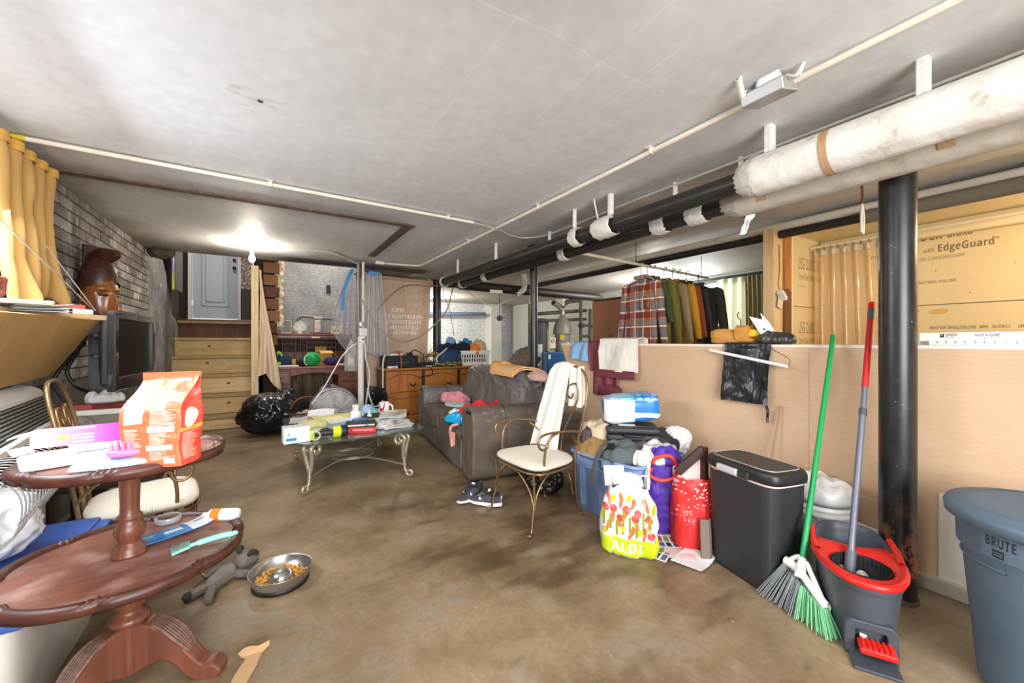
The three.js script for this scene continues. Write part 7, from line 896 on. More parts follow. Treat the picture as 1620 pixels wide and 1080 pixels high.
  ab('beige_cloth', 'beige cloth spread beside the black case at the back of the tote', 'clothing', [heap(0.3, 0.3, 0.18, 107, { wr: 0.35 })], cloth(0xd4c0a4), [2.2, 0.46, -2.27], 0);
  ab('black_jacket', 'crumpled black jacket at the right of the tote', 'clothing', [heap(0.34, 0.24, 0.12, 109, { wr: 0.4, f: 3 })], M(0x2c2c2e, 0.7), [2.46, 0.47, -1.93], -0.5);
  ab('white_film', 'translucent white plastic bag spilling over the tote rim', 'bag', [heap(0.38, 0.22, 0.12, 111, { wr: 0.4, f: 3 })], M(0xeae8ea, 0.3, { transmission: 0.2, thickness: 0 }), [2.36, 0.43, -1.84], 0.1);
  ab('white_bag', 'stuffed white plastic bag between the tote and the drywall', 'bag', [plasticBag(0.19, 0.2, 0.2, 43, 0.22)], M(0xf2f0ec, 0.4), [2.62, 0.42, -1.88], 0);
  const so = thing('white_socks', 'white cloth hanging over the tote rim above the shopping bag', 'clothing', [2.12, 0.25, -1.79], 0.3); part(so, 'hanging_cloth', [sheet(16, 24, (u, v) => [(u - 0.5) * (0.09 + 0.05 * Math.sin(v * 3)) , 0.22 - 0.22 * v, 0.06 + 0.02 * Math.sin(u * 9 + v * 4) + 0.015 * v], 0.012)], cloth(0xf0ebdc)); part(so, 'bunched_top', [heap(0.16, 0.13, 0.1, 113, { wr: 0.7 }).translate(0.04, 0.18, 0)], cloth(0xf0ebdc));
  ab('brown_boot', 'dark brown leather shoe at the left back of the tote', 'shoe', [heap(0.28, 0.12, 0.13, 115, { wr: 0.3 }), heap(0.1, 0.1, 0.19, 116, { wr: 0.2 }).translate(-0.09, 0, 0)], M(0x463a34, 0.6), [2.1, 0.42, -2.29], 0.8);
}
// ---------- shopping bags ----------
const bagG = (w, d, h, seed, pinch = 0.6, wr = 0.02) => grid(96, 40, (u, v) => { const a = u * 2 * PI, sp = (q, e) => Math.sign(q) * Math.pow(Math.abs(q), e), k = 1 + (v < 0.5 ? 0.1 * Math.sin(v * PI) : 0.1 * Math.sin(v * PI)) , t = ss(v, 0.4, 1), low = v < 0.04 ? v / 0.04 * 0.12 + 0.88 : 1; const x = sp(Math.cos(a), 0.45) * w / 2 * k * low * (1 - 0.12 * t * pinch), z = sp(Math.sin(a), 0.6) * d / 2 * k * low * (1 - pinch * t * 0.75); const n = wr * (fbm(x * 16 + seed, v * 3, z * 16, 4) * 1.8 + 0.5 * ridge(x * 12 + seed, v * 2.2 + x * 5, z * 12)); return [x + n, Math.max(0.002, v * h + (v > 0.9 ? 0.05 * fbm(a * 1.5, 3, seed) : 0)), z + n * 1.2]; }, true);
const frontUV = (g, w, h) => { const p = g.attributes.position, u = g.attributes.uv; for (let i = 0; i < p.count; i++) u.setXY(i, p.getX(i) / w + 0.5, p.getY(i) / h); return g; };
{
  const t = cv(512, 640, (g, w, h) => { g.fillStyle = '#e6e6e2'; g.fillRect(0, 0, w, h); const r = rngOf(15);
    const sp = [[90, 160], [200, 150], [300, 190], [410, 180], [130, 280], [240, 260], [330, 330], [440, 310], [90, 380], [200, 370], [400, 400], [300, 400]]; sp.forEach(([x, y], i) => { g.save(); g.translate(x, y); g.rotate((i % 3 - 1) * 0.4); g.fillStyle = '#ef7048'; g.beginPath(); g.moveTo(-14, -50); g.bezierCurveTo(40, -60, 30, 10, 8, 70); g.bezierCurveTo(-6, 80, -20, 60, -10, 30); g.bezierCurveTo(4, 0, -24, -20, -14, -50); g.fill(); g.fillStyle = '#a8bc20'; g.fillRect(-14, -72, 6, 26); g.fillRect(-4, -76, 6, 26); g.restore(); });
    [[140, 230], [70, 230], [250, 230], [350, 250], [440, 300], [330, 290], [460, 430], [200, 300]].forEach(([x, y]) => { g.fillStyle = '#e2453c'; g.beginPath(); g.ellipse(x, y, 34, 28, 0.4, 0, 7); g.fill(); }); [[140, 150], [270, 140], [220, 390], [370, 400], [40, 300], [480, 230], [60, 420]].forEach(([x, y]) => { g.fillStyle = '#c4d420'; g.beginPath(); g.ellipse(x, y, 20, 34, 0.3, 0, 7); g.fill(); }); for (let k = 0; k < 8; k++) { g.fillStyle = '#8b9a1c'; for (let i = 0; i < 6; i++) { g.beginPath(); g.arc(60 + k * 56, 250 + (k % 3) * 40 + i * 22, 12, 0, 7); g.fill(); } }
    g.fillStyle = '#c8dc1e'; g.fillRect(0, 470, w, 150); g.fillStyle = '#f8f9ee'; g.font = 'bold 120px sans-serif'; g.fillText('ALDI', 120, 590); g.fillStyle = '#d8d8d4'; g.fillRect(0, 620, w, 20); });
  const o = thing('shopping_bag', 'white plastic shopping bag printed with peppers above a lime green band', 'bag', [1.85, 0, -1.66], -0.9); part(o, 'bag_body', [frontUV(warp(bagG(0.3, 0.17, 0.43, 3, 0.75, 0.02), (x, y, z) => [x * (1 - 0.2 * ss(y, 0.2, 0.43)), y - 0.03 * ss(y, 0.3, 0.43) * Math.abs(x) / 0.1, z]), 0.34, 0.43)], M(0xffffff, 0.4, { map: t, clearcoat: 0.2 })); part(o, 'inner_paper', [box(0.12, 0.12, 0.006, -0.08, 0.44, -0.01, 0.002, -0.1, 0, 0.1)], MT.paper); part(o, 'handle', [tube([[0.06, 0.41, 0.03], [0.08, 0.47, 0.04], [0.12, 0.46, 0.03], [0.12, 0.39, 0.02]], 0.005, 30)], M(0xe8e4e4, 0.4)); part(o, 'gathered_top', [heap(0.18, 0.08, 0.07, 121, { wr: 0.4 }).translate(0.0, 0.39, 0)], M(0xf2f2ef, 0.45));
  const p = thing('shopping_bag', 'purple fabric shopping bag behind the red one, beside the tote', 'bag', [2.24, 0, -1.71], -0.85); part(p, 'bag_body', [bagG(0.24, 0.18, 0.46, 7, 0.35, 0.022)], M(0x4e2a9a, 0.55)); part(p, 'red_handle', [tube([[-0.07, 0.45, 0.06], [-0.05, 0.5, 0.08], [0.04, 0.52, 0.08], [0.08, 0.46, 0.06]], 0.012, 40), tube([[-0.06, 0.44, 0.06], [-0.09, 0.4, 0.1], [-0.03, 0.37, 0.11], [0.06, 0.39, 0.1], [0.1, 0.44, 0.08]], 0.012, 40)], M(0xe44434, 0.5)); part(p, 'crumpled_bag', [heap(0.22, 0.16, 0.1, 123, { wr: 0.4, f: 3 }).translate(0.02, 0.44, -0.02)], M(0x5a34ac, 0.4)); part(p, 'white_lining', [heap(0.14, 0.1, 0.06, 125, { wr: 0.6 }).translate(-0.03, 0.45, 0.02)], MT.paper);
  const rt = cv(256, 512, (g, w, h) => { g.fillStyle = '#de2f2b'; g.fillRect(0, 0, w, h); const r = rngOf(4); for (let i = 0; i < 70; i++) { const y = 20 + Math.pow(r(), 1.4) * 300, x = r() * w, s = 3 + (1 - y / 330) * 6; g.fillStyle = '#f8efe9'; g.beginPath(); g.ellipse(x, y, s, s * 0.65, -0.5, 0, 7); g.fill(); } });
  const q = thing('shopping_bag', 'red shopping bag with white spots, holding wooden picture frames', 'bag', [2.235, 0, -1.5], -0.72); part(q, 'bag_body', [frontUV(bagG(0.21, 0.17, 0.43, 11, 0.1, 0.014), 0.24, 0.43)], M(0xffffff, 0.45, { map: rt })); part(q, 'pink_lining', [box(0.03, 0.14, 0.004, 0.09, 0.42, -0.05, 0.001), box(0.18, 0.06, 0.004, 0.0, 0.43, -0.08, 0.001)], M(0xf2c8c4, 0.5));
  const fr = thing('picture_frame', 'dark brown wooden frame sticking up out of the red bag', 'picture frame', [2.2, 0.53, -1.483], 0); const dk = wood(woodTex(hx(0x4a2e20), hx(0x2c1a12), 131), 0.4); part(fr, 'rail', [(() => { const g = box(0.036, 0.05, 0.21, 0, 0, 0, 0.004); g.lookAt(V(0.1, 0.15, 0.105)); return g.translate(0, 0, 0); })()], dk); part(fr, 'rail', [box(0.036, 0.22, 0.05, 0.055, -0.02, 0.05, 0.004)], dk); part(fr, 'backing', [(() => { const g = ext([[-0.09, -0.12], [0.07, -0.12], [0.07, 0.06]], 0.006); g.rotateY(-0.81); return triUV(g); })()], M(0xe8cfc8, 0.6));
  const g2 = thing('picture_frame', 'worn grey-brown frame leaning on the floor between the red bag and the black bin', 'picture frame', [2.16, 0, -1.36], -0.75); part(g2, 'rail', [box(0.05, 0.22, 0.02, 0, 0.112, 0, 0.004, -0.16)], M(0x77695c, 0.7)); part(g2, 'edge', [box(0.012, 0.22, 0.07, 0.03, 0.113, -0.03, 0.003, -0.16)], M(0x5c4f44, 0.7));
  const mt = cv(128, 128, (g) => { g.fillStyle = '#f0eeea'; g.fillRect(0, 0, 128, 128); const r = rngOf(19); for (let i = 0; i < 12; i++) { g.fillStyle = ['#58729c', '#c8503c', '#e0b83c', '#303840', '#7c9a54', '#a87c58'][i % 6]; g.fillRect(6 + (i % 3) * 41, 6 + Math.floor(i / 3) * 31, 34, 22); } });
  [[2.0, -1.56, 0.3, 'flyer with rows of coloured photos on the floor beside the shopping bag'], [2.1, -1.49, 0.7, 'pink-edged flyer under the red bag'], [2.08, -1.38, 0.2, 'white newsprint sheet on the floor in front of the red bag'], [2.12, -1.62, 0.9, 'colour leaflet between the purple bag and the shopping bag']].forEach(([x, z, a, lab], i) => single('flyer', [sheet(10, 8, (u, v) => [(u - 0.5) * 0.22, 0.003 + i * 0.004 + 0.008 * Math.sin(u * 5 + i) * v, (v - 0.5) * 0.17], 0.002)], i % 2 ? (i === 1 ? M(0xe8d0cc, 0.5) : M(0xffffff, 0.4, { map: mt })) : i ? MT.paper : M(0xffffff, 0.4, { map: mt }), lab, 'flyer', [x, 0.004, z], a));
}
// ---------- black kitchen bin ----------
{
  const o = thing('trash_bin', 'tall black rectangular plastic bin with a flat lid against the drywall', 'trash bin', [2.262, 0, -1.14], -1.805), w = 0.43, d = 0.27, h = 0.55, bk = M(0x2b2c2e, 0.5, { bumpMap: rep(clothTex, 20, 20), bumpScale: 0.0006 });
  const sp = (q, e) => Math.sign(q) * Math.pow(Math.abs(q), e), ro = (a, k = 1) => [sp(Math.cos(a), 0.32) * w / 2 * k, sp(Math.sin(a), 0.45) * d / 2 * k];
  const loft = (pr, n = 96) => grid(n, pr.length - 1, (u, v) => { const q = pr[Math.round(v * (pr.length - 1))], [x, z] = ro(-u * 2 * PI, 1); return [x * q[0] + 0, q[1], z * (q[2] ?? q[0])]; }, true);
  part(o, 'bin_body', [loft([[0, 0], [0.87, 0], [0.9, 0.012], [0.985, h - 0.02], [0.985, h], [0.9, h]])], bk);
  part(o, 'liner_edge', [loft([[0.99, h - 0.012], [1.0, h - 0.006], [0.99, h]])], M(0xe8d4d0, 0.4));
  const lid = part(o, 'lid', [loft([[0.98, h], [1.04, h], [1.05, h + 0.02], [1.04, h + 0.04], [1.0, h + 0.055], [0.95, h + 0.06], [0.0, h + 0.062]])], M(0x242426, 0.4)); part(lid, 'trim_line', [new THREE.TubeGeometry(curve(Array.from({ length: 32 }, (_, i) => { const [x, z] = ro(i / 32 * 2 * PI, 0.9); return [x, h + 0.063, z * 0.94]; }), true), 120, 0.0028, 6, true)], M(0xc9c6c0, 0.35, { metalness: 0.4 })); part(lid, 'dusty_top', [loft([[0.88, h + 0.0632], [0.0, h + 0.064]].map((q) => [q[0], q[1], q[0] * 0.95]))], M(0x54483e, 0.8));
  part(o, 'opening_tab', [box(0.13, 0.035, 0.025, -0.04, h + 0.016, d / 2 + 0.012, 0.008)], M(0xc4c4c2, 0.35)); part(o, 'hinge_block', [box(0.06, 0.04, 0.02, 0.06, h + 0.015, d / 2 + 0.008, 0.006)], bk);
  part(o, 'orange_strip', [box(0.07, 0.008, 0.012, -0.155, h - 0.014, d / 2 - 0.012, 0.002, 0, -0.35)], M(0xe0702a, 0.5));
}
// ---------- white pail, broom, mop and bucket ----------
{
  const o = thing('white_pail', 'white plastic pail with a plastic liner bulging over its rim, behind the broom', 'bucket', [2.68, 0, -0.985]), wh = M(0xecebe6, 0.5); part(o, 'pail_body', [lathe([[0, 0], [0.118, 0], [0.13, 0.3], [0.138, 0.3], [0.138, 0.312], [0.131, 0.315], [0.133, 0.335], [0.141, 0.336], [0.141, 0.35], [0.134, 0.352], [0.135, 0.372], [0.128, 0.372], [0.115, 0.01], [0, 0.01]], 56)], wh); part(o, 'liner_bag', [heap(0.3, 0.3, 0.13, 141, { wr: 0.35, rim: 0.06 }).translate(0, 0.365, 0)], M(0xf0eeea, 0.35, { transmission: 0.15, thickness: 0 })); part(o, 'wire_handle', [tube([[-0.14, 0.32, 0.0], [-0.12, 0.24, 0.1], [0, 0.2, 0.15], [0.12, 0.24, 0.1], [0.14, 0.32, 0]], 0.003, 40, 6)], MT.galv);
  single('white_board', [warp(box(0.012, 0.26, 0.3, 0, 0, 0, 0.003), (x, y, z) => [x + 0.02 * (y > 0 ? 1 : 0) + fbm(z * 6, y * 6) * 0.01, y - 0.25 * Math.max(0, z) * (y > 0 ? 1 : 0), z])], M(0xf0eeea, 0.7), 'scrap of white board leaning on the drywall behind the mop bucket', 'board', [2.81, 0.13, -0.86], 0.05);
}
{
  const o = thing('broom', 'angled broom with green handle leaning on the drywall beside the black bin', 'broom'), gr = M(0x129a50, 0.35), A = V(2.13, 0.215, -0.86), B = V(2.8, 1.29, -0.97), wh = M(0xf0efea, 0.4);
  part(o, 'handle', [bar([A.x, A.y, A.z], [B.x, B.y, B.z], 0.0125, 16), mv(new THREE.SphereGeometry(0.0125, 12, 8), B.x, B.y, B.z)], gr); const d = B.clone().sub(A).normalize(), C = A.clone().addScaledVector(d, -0.06);
  part(o, 'ferrule', [bar([A.x + d.x * 0.03, A.y + d.y * 0.03, A.z + d.z * 0.03], [C.x, C.y, C.z], 0.016, 16, 0.024)], wh);
  // head frame: along s from far-left to near-right
  const P = (s, y, t) => { const k = (0.2 - y) / 0.2, x = mix(2.115, 2.025, (s + 1) / 2 * (0.45 + 0.55 * k) + 0.275 * (1 - k)), z = mix(-1.03, -0.69, (s + 1) / 2 * (0.42 + 0.58 * k) + 0.3 * (1 - k)); return [x + t * 0.03 + (1 - k) * 0.06, y, z + t * 0.01]; };
  part(o, 'head_cap', [grid(40, 12, (u, v) => { const a = v * 2 * PI, s = -1 + 2 * u, q = P(s * 1.02, 0.145 - 0.045 * s + 0.03 * Math.cos(s * 1.5), 0); return [q[0] + Math.cos(a) * 0.018, q[1] + Math.sin(a) * 0.022, q[2] + Math.cos(a) * 0.006]; }), tube([P(-0.95, 0.19, 0), P(-0.5, 0.235, 0), P(-0.1, 0.24, 0), P(0.0, 0.2, 0)], 0.011, 30), tube([P(0.95, 0.1, 0), P(0.6, 0.19, 0), P(0.2, 0.23, 0), P(0.0, 0.22, 0)], 0.011, 30)], wh);
  const r = rngOf(44), bg = [[], []]; for (let i = 0; i < 330; i++) { const s = -1 + 2 * r(), t = r() * 2 - 1, top = 0.14 - 0.045 * s, bot = 0.004 + 0.01 * r(); const a = P(s * 0.98, top, t * 0.6), b = P(s * 1.04 + (r() - 0.5) * 0.06, bot, t * 1.4 + (r() - 0.5) * 0.3); bg[s < 0.12 ? 0 : 1].push(bar(a, b, 0.0022, 4, 0.0016)); }
  part(o, 'grey_bristles', bg[0], M(0x8f9698, 0.7)); part(o, 'green_bristles', bg[1], M(0x86d49a, 0.7));
}
{
  const T = -1.08, o = thing('mop_bucket', 'dark grey oval mop bucket with red wringer and red foot pedal', 'bucket', [2.24, 0, -0.69], T), gy = M(0x4a5058, 0.45), red = M(0xd8261f, 0.3);
  // local +z is the pedal end, 0.47 long, 0.29 wide
  const ov = (a, y, k = 1) => { const s = Math.sin(a), c = Math.cos(a), w = 0.135 * (1 - 0.12 * Math.max(0, s)), l = 0.225; return [Math.sign(c) * Math.pow(Math.abs(c), 0.8) * w * k, y, s * l * k]; };
  const topY = (a) => 0.262 + 0.055 * ss(-Math.sin(a), 0.1, 0.9), loft = (ks, n = 96) => grid(n, ks.length - 1, (u, v) => { const q = ks[Math.round(v * (ks.length - 1))], a = -u * 2 * PI; return ov(a, typeof q[1] === 'function' ? q[1](a) : q[1], q[0]); }, true);
  part(o, 'tub', [loft([[0, 0.004], [0.78, 0.004], [0.8, 0.01], [0.96, (a) => topY(a) - 0.03], [1.0, (a) => topY(a) - 0.028], [1.02, (a) => topY(a)], [0.99, (a) => topY(a)], [0.93, (a) => topY(a) - 0.03], [0.77, 0.02], [0, 0.02]])], gy);
  const cz = 0.06, wr = grid(96, 5, (u, v) => { const a = u * 2 * PI; const inner = [Math.cos(a) * 0.092, 0.262, cz + Math.sin(a) * 0.092], q = ov(a, 0.272, 0.98); let out = [q[0], 0.272, Math.max(q[2], -0.075 - 0.05 * Math.abs(q[0]) / 0.135)]; const t = v; return [mix(inner[0], out[0], t), mix(0.258, 0.274, t) + 0.008 * Math.sin(t * PI), mix(inner[2], out[2], t)]; }, true); part(o, 'red_wringer_top', [wr, tube([[0.128, 0.275, 0.02], [0.135, 0.285, -0.06], [0.128, 0.305, -0.13]], 0.012, 20), tube([[-0.128, 0.275, 0.02], [-0.135, 0.285, -0.06], [-0.128, 0.305, -0.13]], 0.012, 20), tube(Array.from({ length: 25 }, (_, i) => { const a = -0.35 + i / 24 * (PI + 0.7); return ov(a, 0.266, 0.99); }), 0.014, 80)], red);
  part(o, 'wringer_basket', [mv(new THREE.CylinderGeometry(0.092, 0.075, 0.1, 40, 1, true), 0, 0.215, cz), cyl(0.075, 0.075, 0.004, 0, 0.166, cz, 32)], M(0x17181a, 0.6)); part(o, 'basket_teeth', Array.from({ length: 36 }, (_, i) => { const a = i / 36 * 2 * PI; return box(0.004, 0.05, 0.008, Math.cos(a) * 0.086, 0.232, cz + Math.sin(a) * 0.086, 0.001, 0, -a); }), M(0x2a2b2e, 0.5));
  const e = part(o, 'pedal_arch', [mv(ext(new THREE.Shape([[-0.07, 0], [-0.07, 0.1], [-0.055, 0.118], [0.055, 0.118], [0.07, 0.1], [0.07, 0]].map((p) => V2(...p))), 0.02, 0.004, [[[-0.048, 0.004], [0.048, 0.004], [0.048, 0.085], [0.04, 0.096], [-0.04, 0.096], [-0.048, 0.085]]]), 0, 0.004, 0.192, 0.0)], M(0x41474f, 0.45)); part(o, 'dark_recess', [box(0.1, 0.1, 0.01, 0, 0.052, 0.18)], M(0x1a1c1f, 0.7)); part(o, 'foot_plate', [box(0.13, 0.012, 0.11, 0, 0.008, 0.235, 0.005, 0.05)], M(0x3e444b, 0.5)); part(o, 'pedal', [box(0.1, 0.022, 0.055, 0.01, 0.052, 0.228, 0.006, 0.15), ...Array.from({ length: 6 }, (_, i) => box(0.008, 0.006, 0.05, -0.028 + i * 0.015, 0.065, 0.228, 0.002, 0.15))], red); part(o, 'pedal_lever', [box(0.02, 0.012, 0.08, -0.02, 0.07, 0.18, 0.003, 0.4)], M(0xd8d4cc, 0.5));
  const tt = cv(256, 64, (g, w, h) => { g.fillStyle = '#4a5058'; g.fillRect(0, 0, w, h); g.fillStyle = '#f2f2f0'; g.font = 'bold 50px sans-serif'; g.fillText('O-Cedar', 14, 48); }); part(o, 'brand_print', [grid(12, 2, (u, v) => { const a = PI + 0.95 - u * 0.95, q = ov(a, 0.14 + v * 0.045, 0.9 + 0.03 * v); return [q[0] * 1.012, q[1], q[2] * 1.012]; })], M(0xffffff, 0.45, { map: tt }));
  o.scale.setScalar(1.12); const m = thing('mop', 'spin mop with grey pole and red grip standing in the mop bucket', 'mop'), a = [2.215, 0.24, -0.708], b = [2.81, 1.47, -0.8], at = (t) => [0, 1, 2].map((k) => mix(a[k], b[k], t)), seg = (s, t, r) => bar(at(s), at(t), r, 18); part(m, 'pole', [seg(0.02, 0.55, 0.0135), seg(0.5, 0.66, 0.0115)], M(0x6f7480, 0.4, { metalness: 0.3 })); part(m, 'joint_ring', [seg(0.53, 0.555, 0.016)], M(0x4a4e58, 0.4)); part(m, 'red_grip', [seg(0.64, 0.925, 0.014)], M(0xc9282a, 0.4)); part(m, 'grey_collar', [seg(0.925, 0.97, 0.0145)], M(0x5a5e66, 0.5)); part(m, 'red_cap', [seg(0.97, 0.995, 0.0145), mv(new THREE.SphereGeometry(0.0145, 14, 10), ...at(0.995))], M(0xc9282a, 0.4)); part(m, 'mop_socket', [seg(-0.03, 0.06, 0.02)], M(0x5a5e66, 0.5));
  const st = [], r = rngOf(9); for (let i = 0; i < 26; i++) { const g0 = r() * 2 * PI, c0 = Math.cos(g0), s0 = Math.sin(g0), l = 0.05 + r() * 0.03; st.push(tube([[a[0] + c0 * 0.012, 0.205, a[2] + s0 * 0.012], [a[0] + c0 * l * 0.6, 0.225 + r() * 0.02, a[2] + s0 * l * 0.6], [a[0] + c0 * l, 0.21 + r() * 0.01, a[2] + s0 * l], [a[0] + c0 * l * 0.9 + 0.01, 0.185, a[2] + s0 * l * 0.9]], 0.0055, 16, 6)); } part(m, 'mop_strings', st, M(0xcfc4b0, 0.95));
}
{
  const tt = cv(256, 96, (g, w, h) => { g.fillStyle = '#5e7180'; g.fillRect(0, 0, w, h); g.fillStyle = '#22282e'; g.font = 'bold 52px sans-serif'; g.fillText('BRUTE', 20, 48); g.fillStyle = '#20262c'; g.fillRect(62, 58, 60, 30); g.fillStyle = '#5e7180'; g.fillRect(68, 66, 48, 5); g.fillRect(68, 76, 48, 5); });
  const o = thing('trash_can', 'large round blue-grey plastic trash can with lid at the right edge', 'trash can', [2.36, 0, -0.14]), c = M(0x5d7282, 0.55, { map: dirtTex(hx(0xffffff), hx(0xf0f0f0), hx(0xd8d8d6), 51) }); part(o, 'can_body', [lathe([[0, 0], [0.205, 0], [0.215, 0.012], [0.255, 0.49], [0.268, 0.5], [0.272, 0.6], [0.285, 0.605], [0.285, 0.62], [0.26, 0.62], [0.2, 0.02], [0, 0.02]], 80)], c); part(o, 'lid', [lathe([[0.282, 0.605], [0.3, 0.607], [0.303, 0.635], [0.296, 0.65], [0.25, 0.658], [0.24, 0.664], [0.235, 0.658], [0.1, 0.662], [0, 0.663]], 80)], c);
  const band = (f) => grid(40, 1, (u, v) => f(u, v)); part(o, 'rib', [tube(Array.from({ length: 30 }, (_, i) => { const t = i / 29, a = PI + 1.1 - t * 1.6, y = t < 0.7 ? 0.47 - 0.02 * t : 0.456 - 0.2 * ss(t, 0.7, 1); return [Math.sin(a) * (0.257 - (0.49 - y) * 0.084), y, Math.cos(a) * (0.257 - (0.49 - y) * 0.084)]; }), 0.005, 90)], c);
  part(o, 'brand_print', [grid(20, 2, (u, v) => { const a = -1.62 - 0.22 + u * 0.5 - 0.42, y = 0.512 + v * 0.085; return [Math.sin(a) * 0.2735, y, Math.cos(a) * 0.2735]; })], M(0xffffff, 0.55, { map: tt }));
}
// ---------- things on the drywall top ----------
const overWall = (z0, z1, yTop, drop, back, seed, o2 = {}) => sheet(o2.nu ?? 40, o2.nv ?? 50, (u, v) => { const L = drop + back + 0.13, s = v * L; let x, y; if (s < back) { x = 3.0; y = yTop - back + s; } else if (s < back + 0.13) { const t = (s - back) / 0.13; x = 3.0 - t * 0.14; y = yTop + 0.012 * Math.sin(t * PI); } else { x = 2.858; y = yTop - (s - back - 0.13); } const k = Math.max(0, s - back - 0.13) / drop, z = mix(z0, z1, u) + (o2.skew ?? 0) * k + (u - 0.5) * (o2.flare ?? 0) * k; return [x - 0.014 * (1 + Math.sin(u * (o2.f ?? 11) + v * 3 + seed)) * ss(k, 0, 0.4) - 0.02 * k + 0.012 * fbm(u * 6 + seed, v * 6, seed), y - (o2.hem ? o2.hem(u) * k : 0), z]; }, o2.t ?? 0.007);
single('blue_towel', [overWall(-3.36, -3.08, 1.25, 0.17, 0.12, 3, { hem: (u) => 0.03 * u })], cloth(0x92b8e0), 'light blue towel over the far end of the drywall top', 'towel');
{
  const o = thing('maroon_jacket', 'maroon nylon jacket hanging over the drywall top between two towels', 'clothing'); part(o, 'body', [overWall(-3.1, -2.55, 1.258, 0.3, 0.15, 7, { skew: 0.06, f: 17 })], M(0x74343f, 0.5)); part(o, 'sleeve', [overWall(-3.02, -2.68, 1.252, 0.53, 0.1, 9, { skew: 0.02, f: 15, hem: (u) => -0.05 * u })], M(0x7c3a46, 0.5)); part(o, 'cuff', [warp(heap(0.08, 0.34, 0.1, 151, { wr: 0.6 }), (x, y, z) => [2.83 + x, 0.74 + y, -2.78 + z])], M(0x74343f, 0.55)); part(o, 'hem_band', [warp(box(0.012, 0.075, 0.46, 2.79, 0.95, -2.66, 0.004), (x, y, z) => [x + 0.008 * Math.sin(z * 30), y, z])], M(0x7a3844, 0.55));
  single('white_towel', [overWall(-2.9, -2.43, 1.285, 0.31, 0.2, 13, { f: 8, skew: 0.02, nu: 50 })].map((g) => g.translate(-0.025, 0, 0)), cloth(0xefe9dc), 'white towel hanging over the drywall top, partly covering the maroon jacket', 'towel');
}
{
  const bm = M(0x1a1b1e, 0.34, { clearcoat: 0.35, clearcoatRoughness: 0.25 }); const o = thing('black_plastic_bag', 'flat black plastic bag hung over the drywall top, behind the white hanger bar', 'bag'); const f = overWall(-1.64, -1.33, 1.25, 0.41, 0.1, 17, { nu: 70, nv: 70, t: 0.004, f: 7 }); part(o, 'bag_body', [warp(f, (x, y, z) => [x - 0.03 * Math.abs(fbm(y * 4, z * 5, 3, 2)) - 0.012 * ridge(y * 4 + z * 3, z * 4, 4) * (y < 1.22 ? 1 : 0), y - 0.02 * fbm(z * 10, 1) * (y < 1 ? 1 : 0), z + 0.012 * fbm(y * 10, 2) ])], bm); part(o, 'corner_tail', [tube([[2.835, 0.83, -1.35], [2.825, 0.79, -1.335], [2.83, 0.76, -1.34], [2.825, 0.72, -1.335]], 0.009, 20, 6)], bm); part(o, 'gathered_end', [warp(heap(0.16, 0.22, 0.075, 155, { wr: 0.4, f: 3 }), (x, y, z) => [x + 2.93, y + 1.245, z - 1.33])], M(0x3c3a38, 0.35, { clearcoat: 0.3 }));
  const h = thing('trouser_hanger', 'white hanger bar with wire sides hanging askew in front of the black bag', 'hanger'); part(h, 'bar', [bar([2.81, 1.195, -1.73], [2.81, 1.1, -1.21], 0.011, 12)], M(0xf2efe8, 0.4)); part(h, 'wire', [tube([[2.81, 1.1, -1.21], [2.815, 1.14, -1.2], [2.84, 1.2, -1.3], [2.87, 1.235, -1.36], [2.88, 1.26, -1.4]], 0.0022, 30, 5)], MT.wireDark);
  const s = thing('moccasin', 'tan suede moccasin slipper with folded cuff lying on the drywall top', 'shoe', [2.93, 1.24, -1.62], PI / 2 + 0.12), tan = M(0xc98f45, 0.9); part(s, 'sole', [warp(pillow(0.31, 0.05, 0.1, 0.6, 5, 0.002), (x, y, z) => [x + 0.0, y + 0.025, z])], M(0xb8844a, 0.9)); part(s, 'upper', [warp(pillow(0.28, 0.1, 0.095, 0.7, 8, 0.006), (x, y, z) => [x + 0.02, y + 0.055 + 0.01 * Math.sin(x * 12), z])], tan); part(s, 'cuff', [mv(pillow(0.09, 0.12, 0.12, 0.5, 9, 0.008), -0.07, 0.07, 0)], M(0xc48a3e, 0.9)); part(s, 'lining', [mv(pillow(0.09, 0.05, 0.06, 0.6, 12, 0.008), -0.13, 0.075, 0.0)], M(0xe8c82c, 0.8)); part(s, 'lace', [tube([[-0.03, 0.1, 0.02], [-0.04, 0.17, 0.02], [-0.02, 0.21, 0.015], [-0.035, 0.24, 0.01]], 0.004, 20, 5)], MT.blackMetal);
  const c = thing('white_hang_tag', 'stiff pale grey hang tag with a hole standing beside the moccasin', 'tag', [2.95, 1.27, -1.37], -0.9); part(c, 'card', [mv(ext(new THREE.Shape([[-0.04, 0], [0.045, 0.02], [0.045, 0.12], [0.03, 0.2], [0.02, 0.15], [-0.04, 0.21]].map((p) => V2(...p))), 0.003), 0, 0.0, 0, 0, 0, 0.5)], M(0xe6e2da, 0.6)); part(c, 'hole', [cyl(0.007, 0.007, 0.006, -0.045, 0.075, 0, 14, PI / 2)], M(0x44403c, 0.7)); part(c, 'wire_loop', [tube([[0.02, 0.01, 0.01], [0.07, 0.03, 0.02], [0.09, 0.06, 0.01], [0.06, 0.08, 0]], 0.002, 20, 5)], MT.wireDark);
}
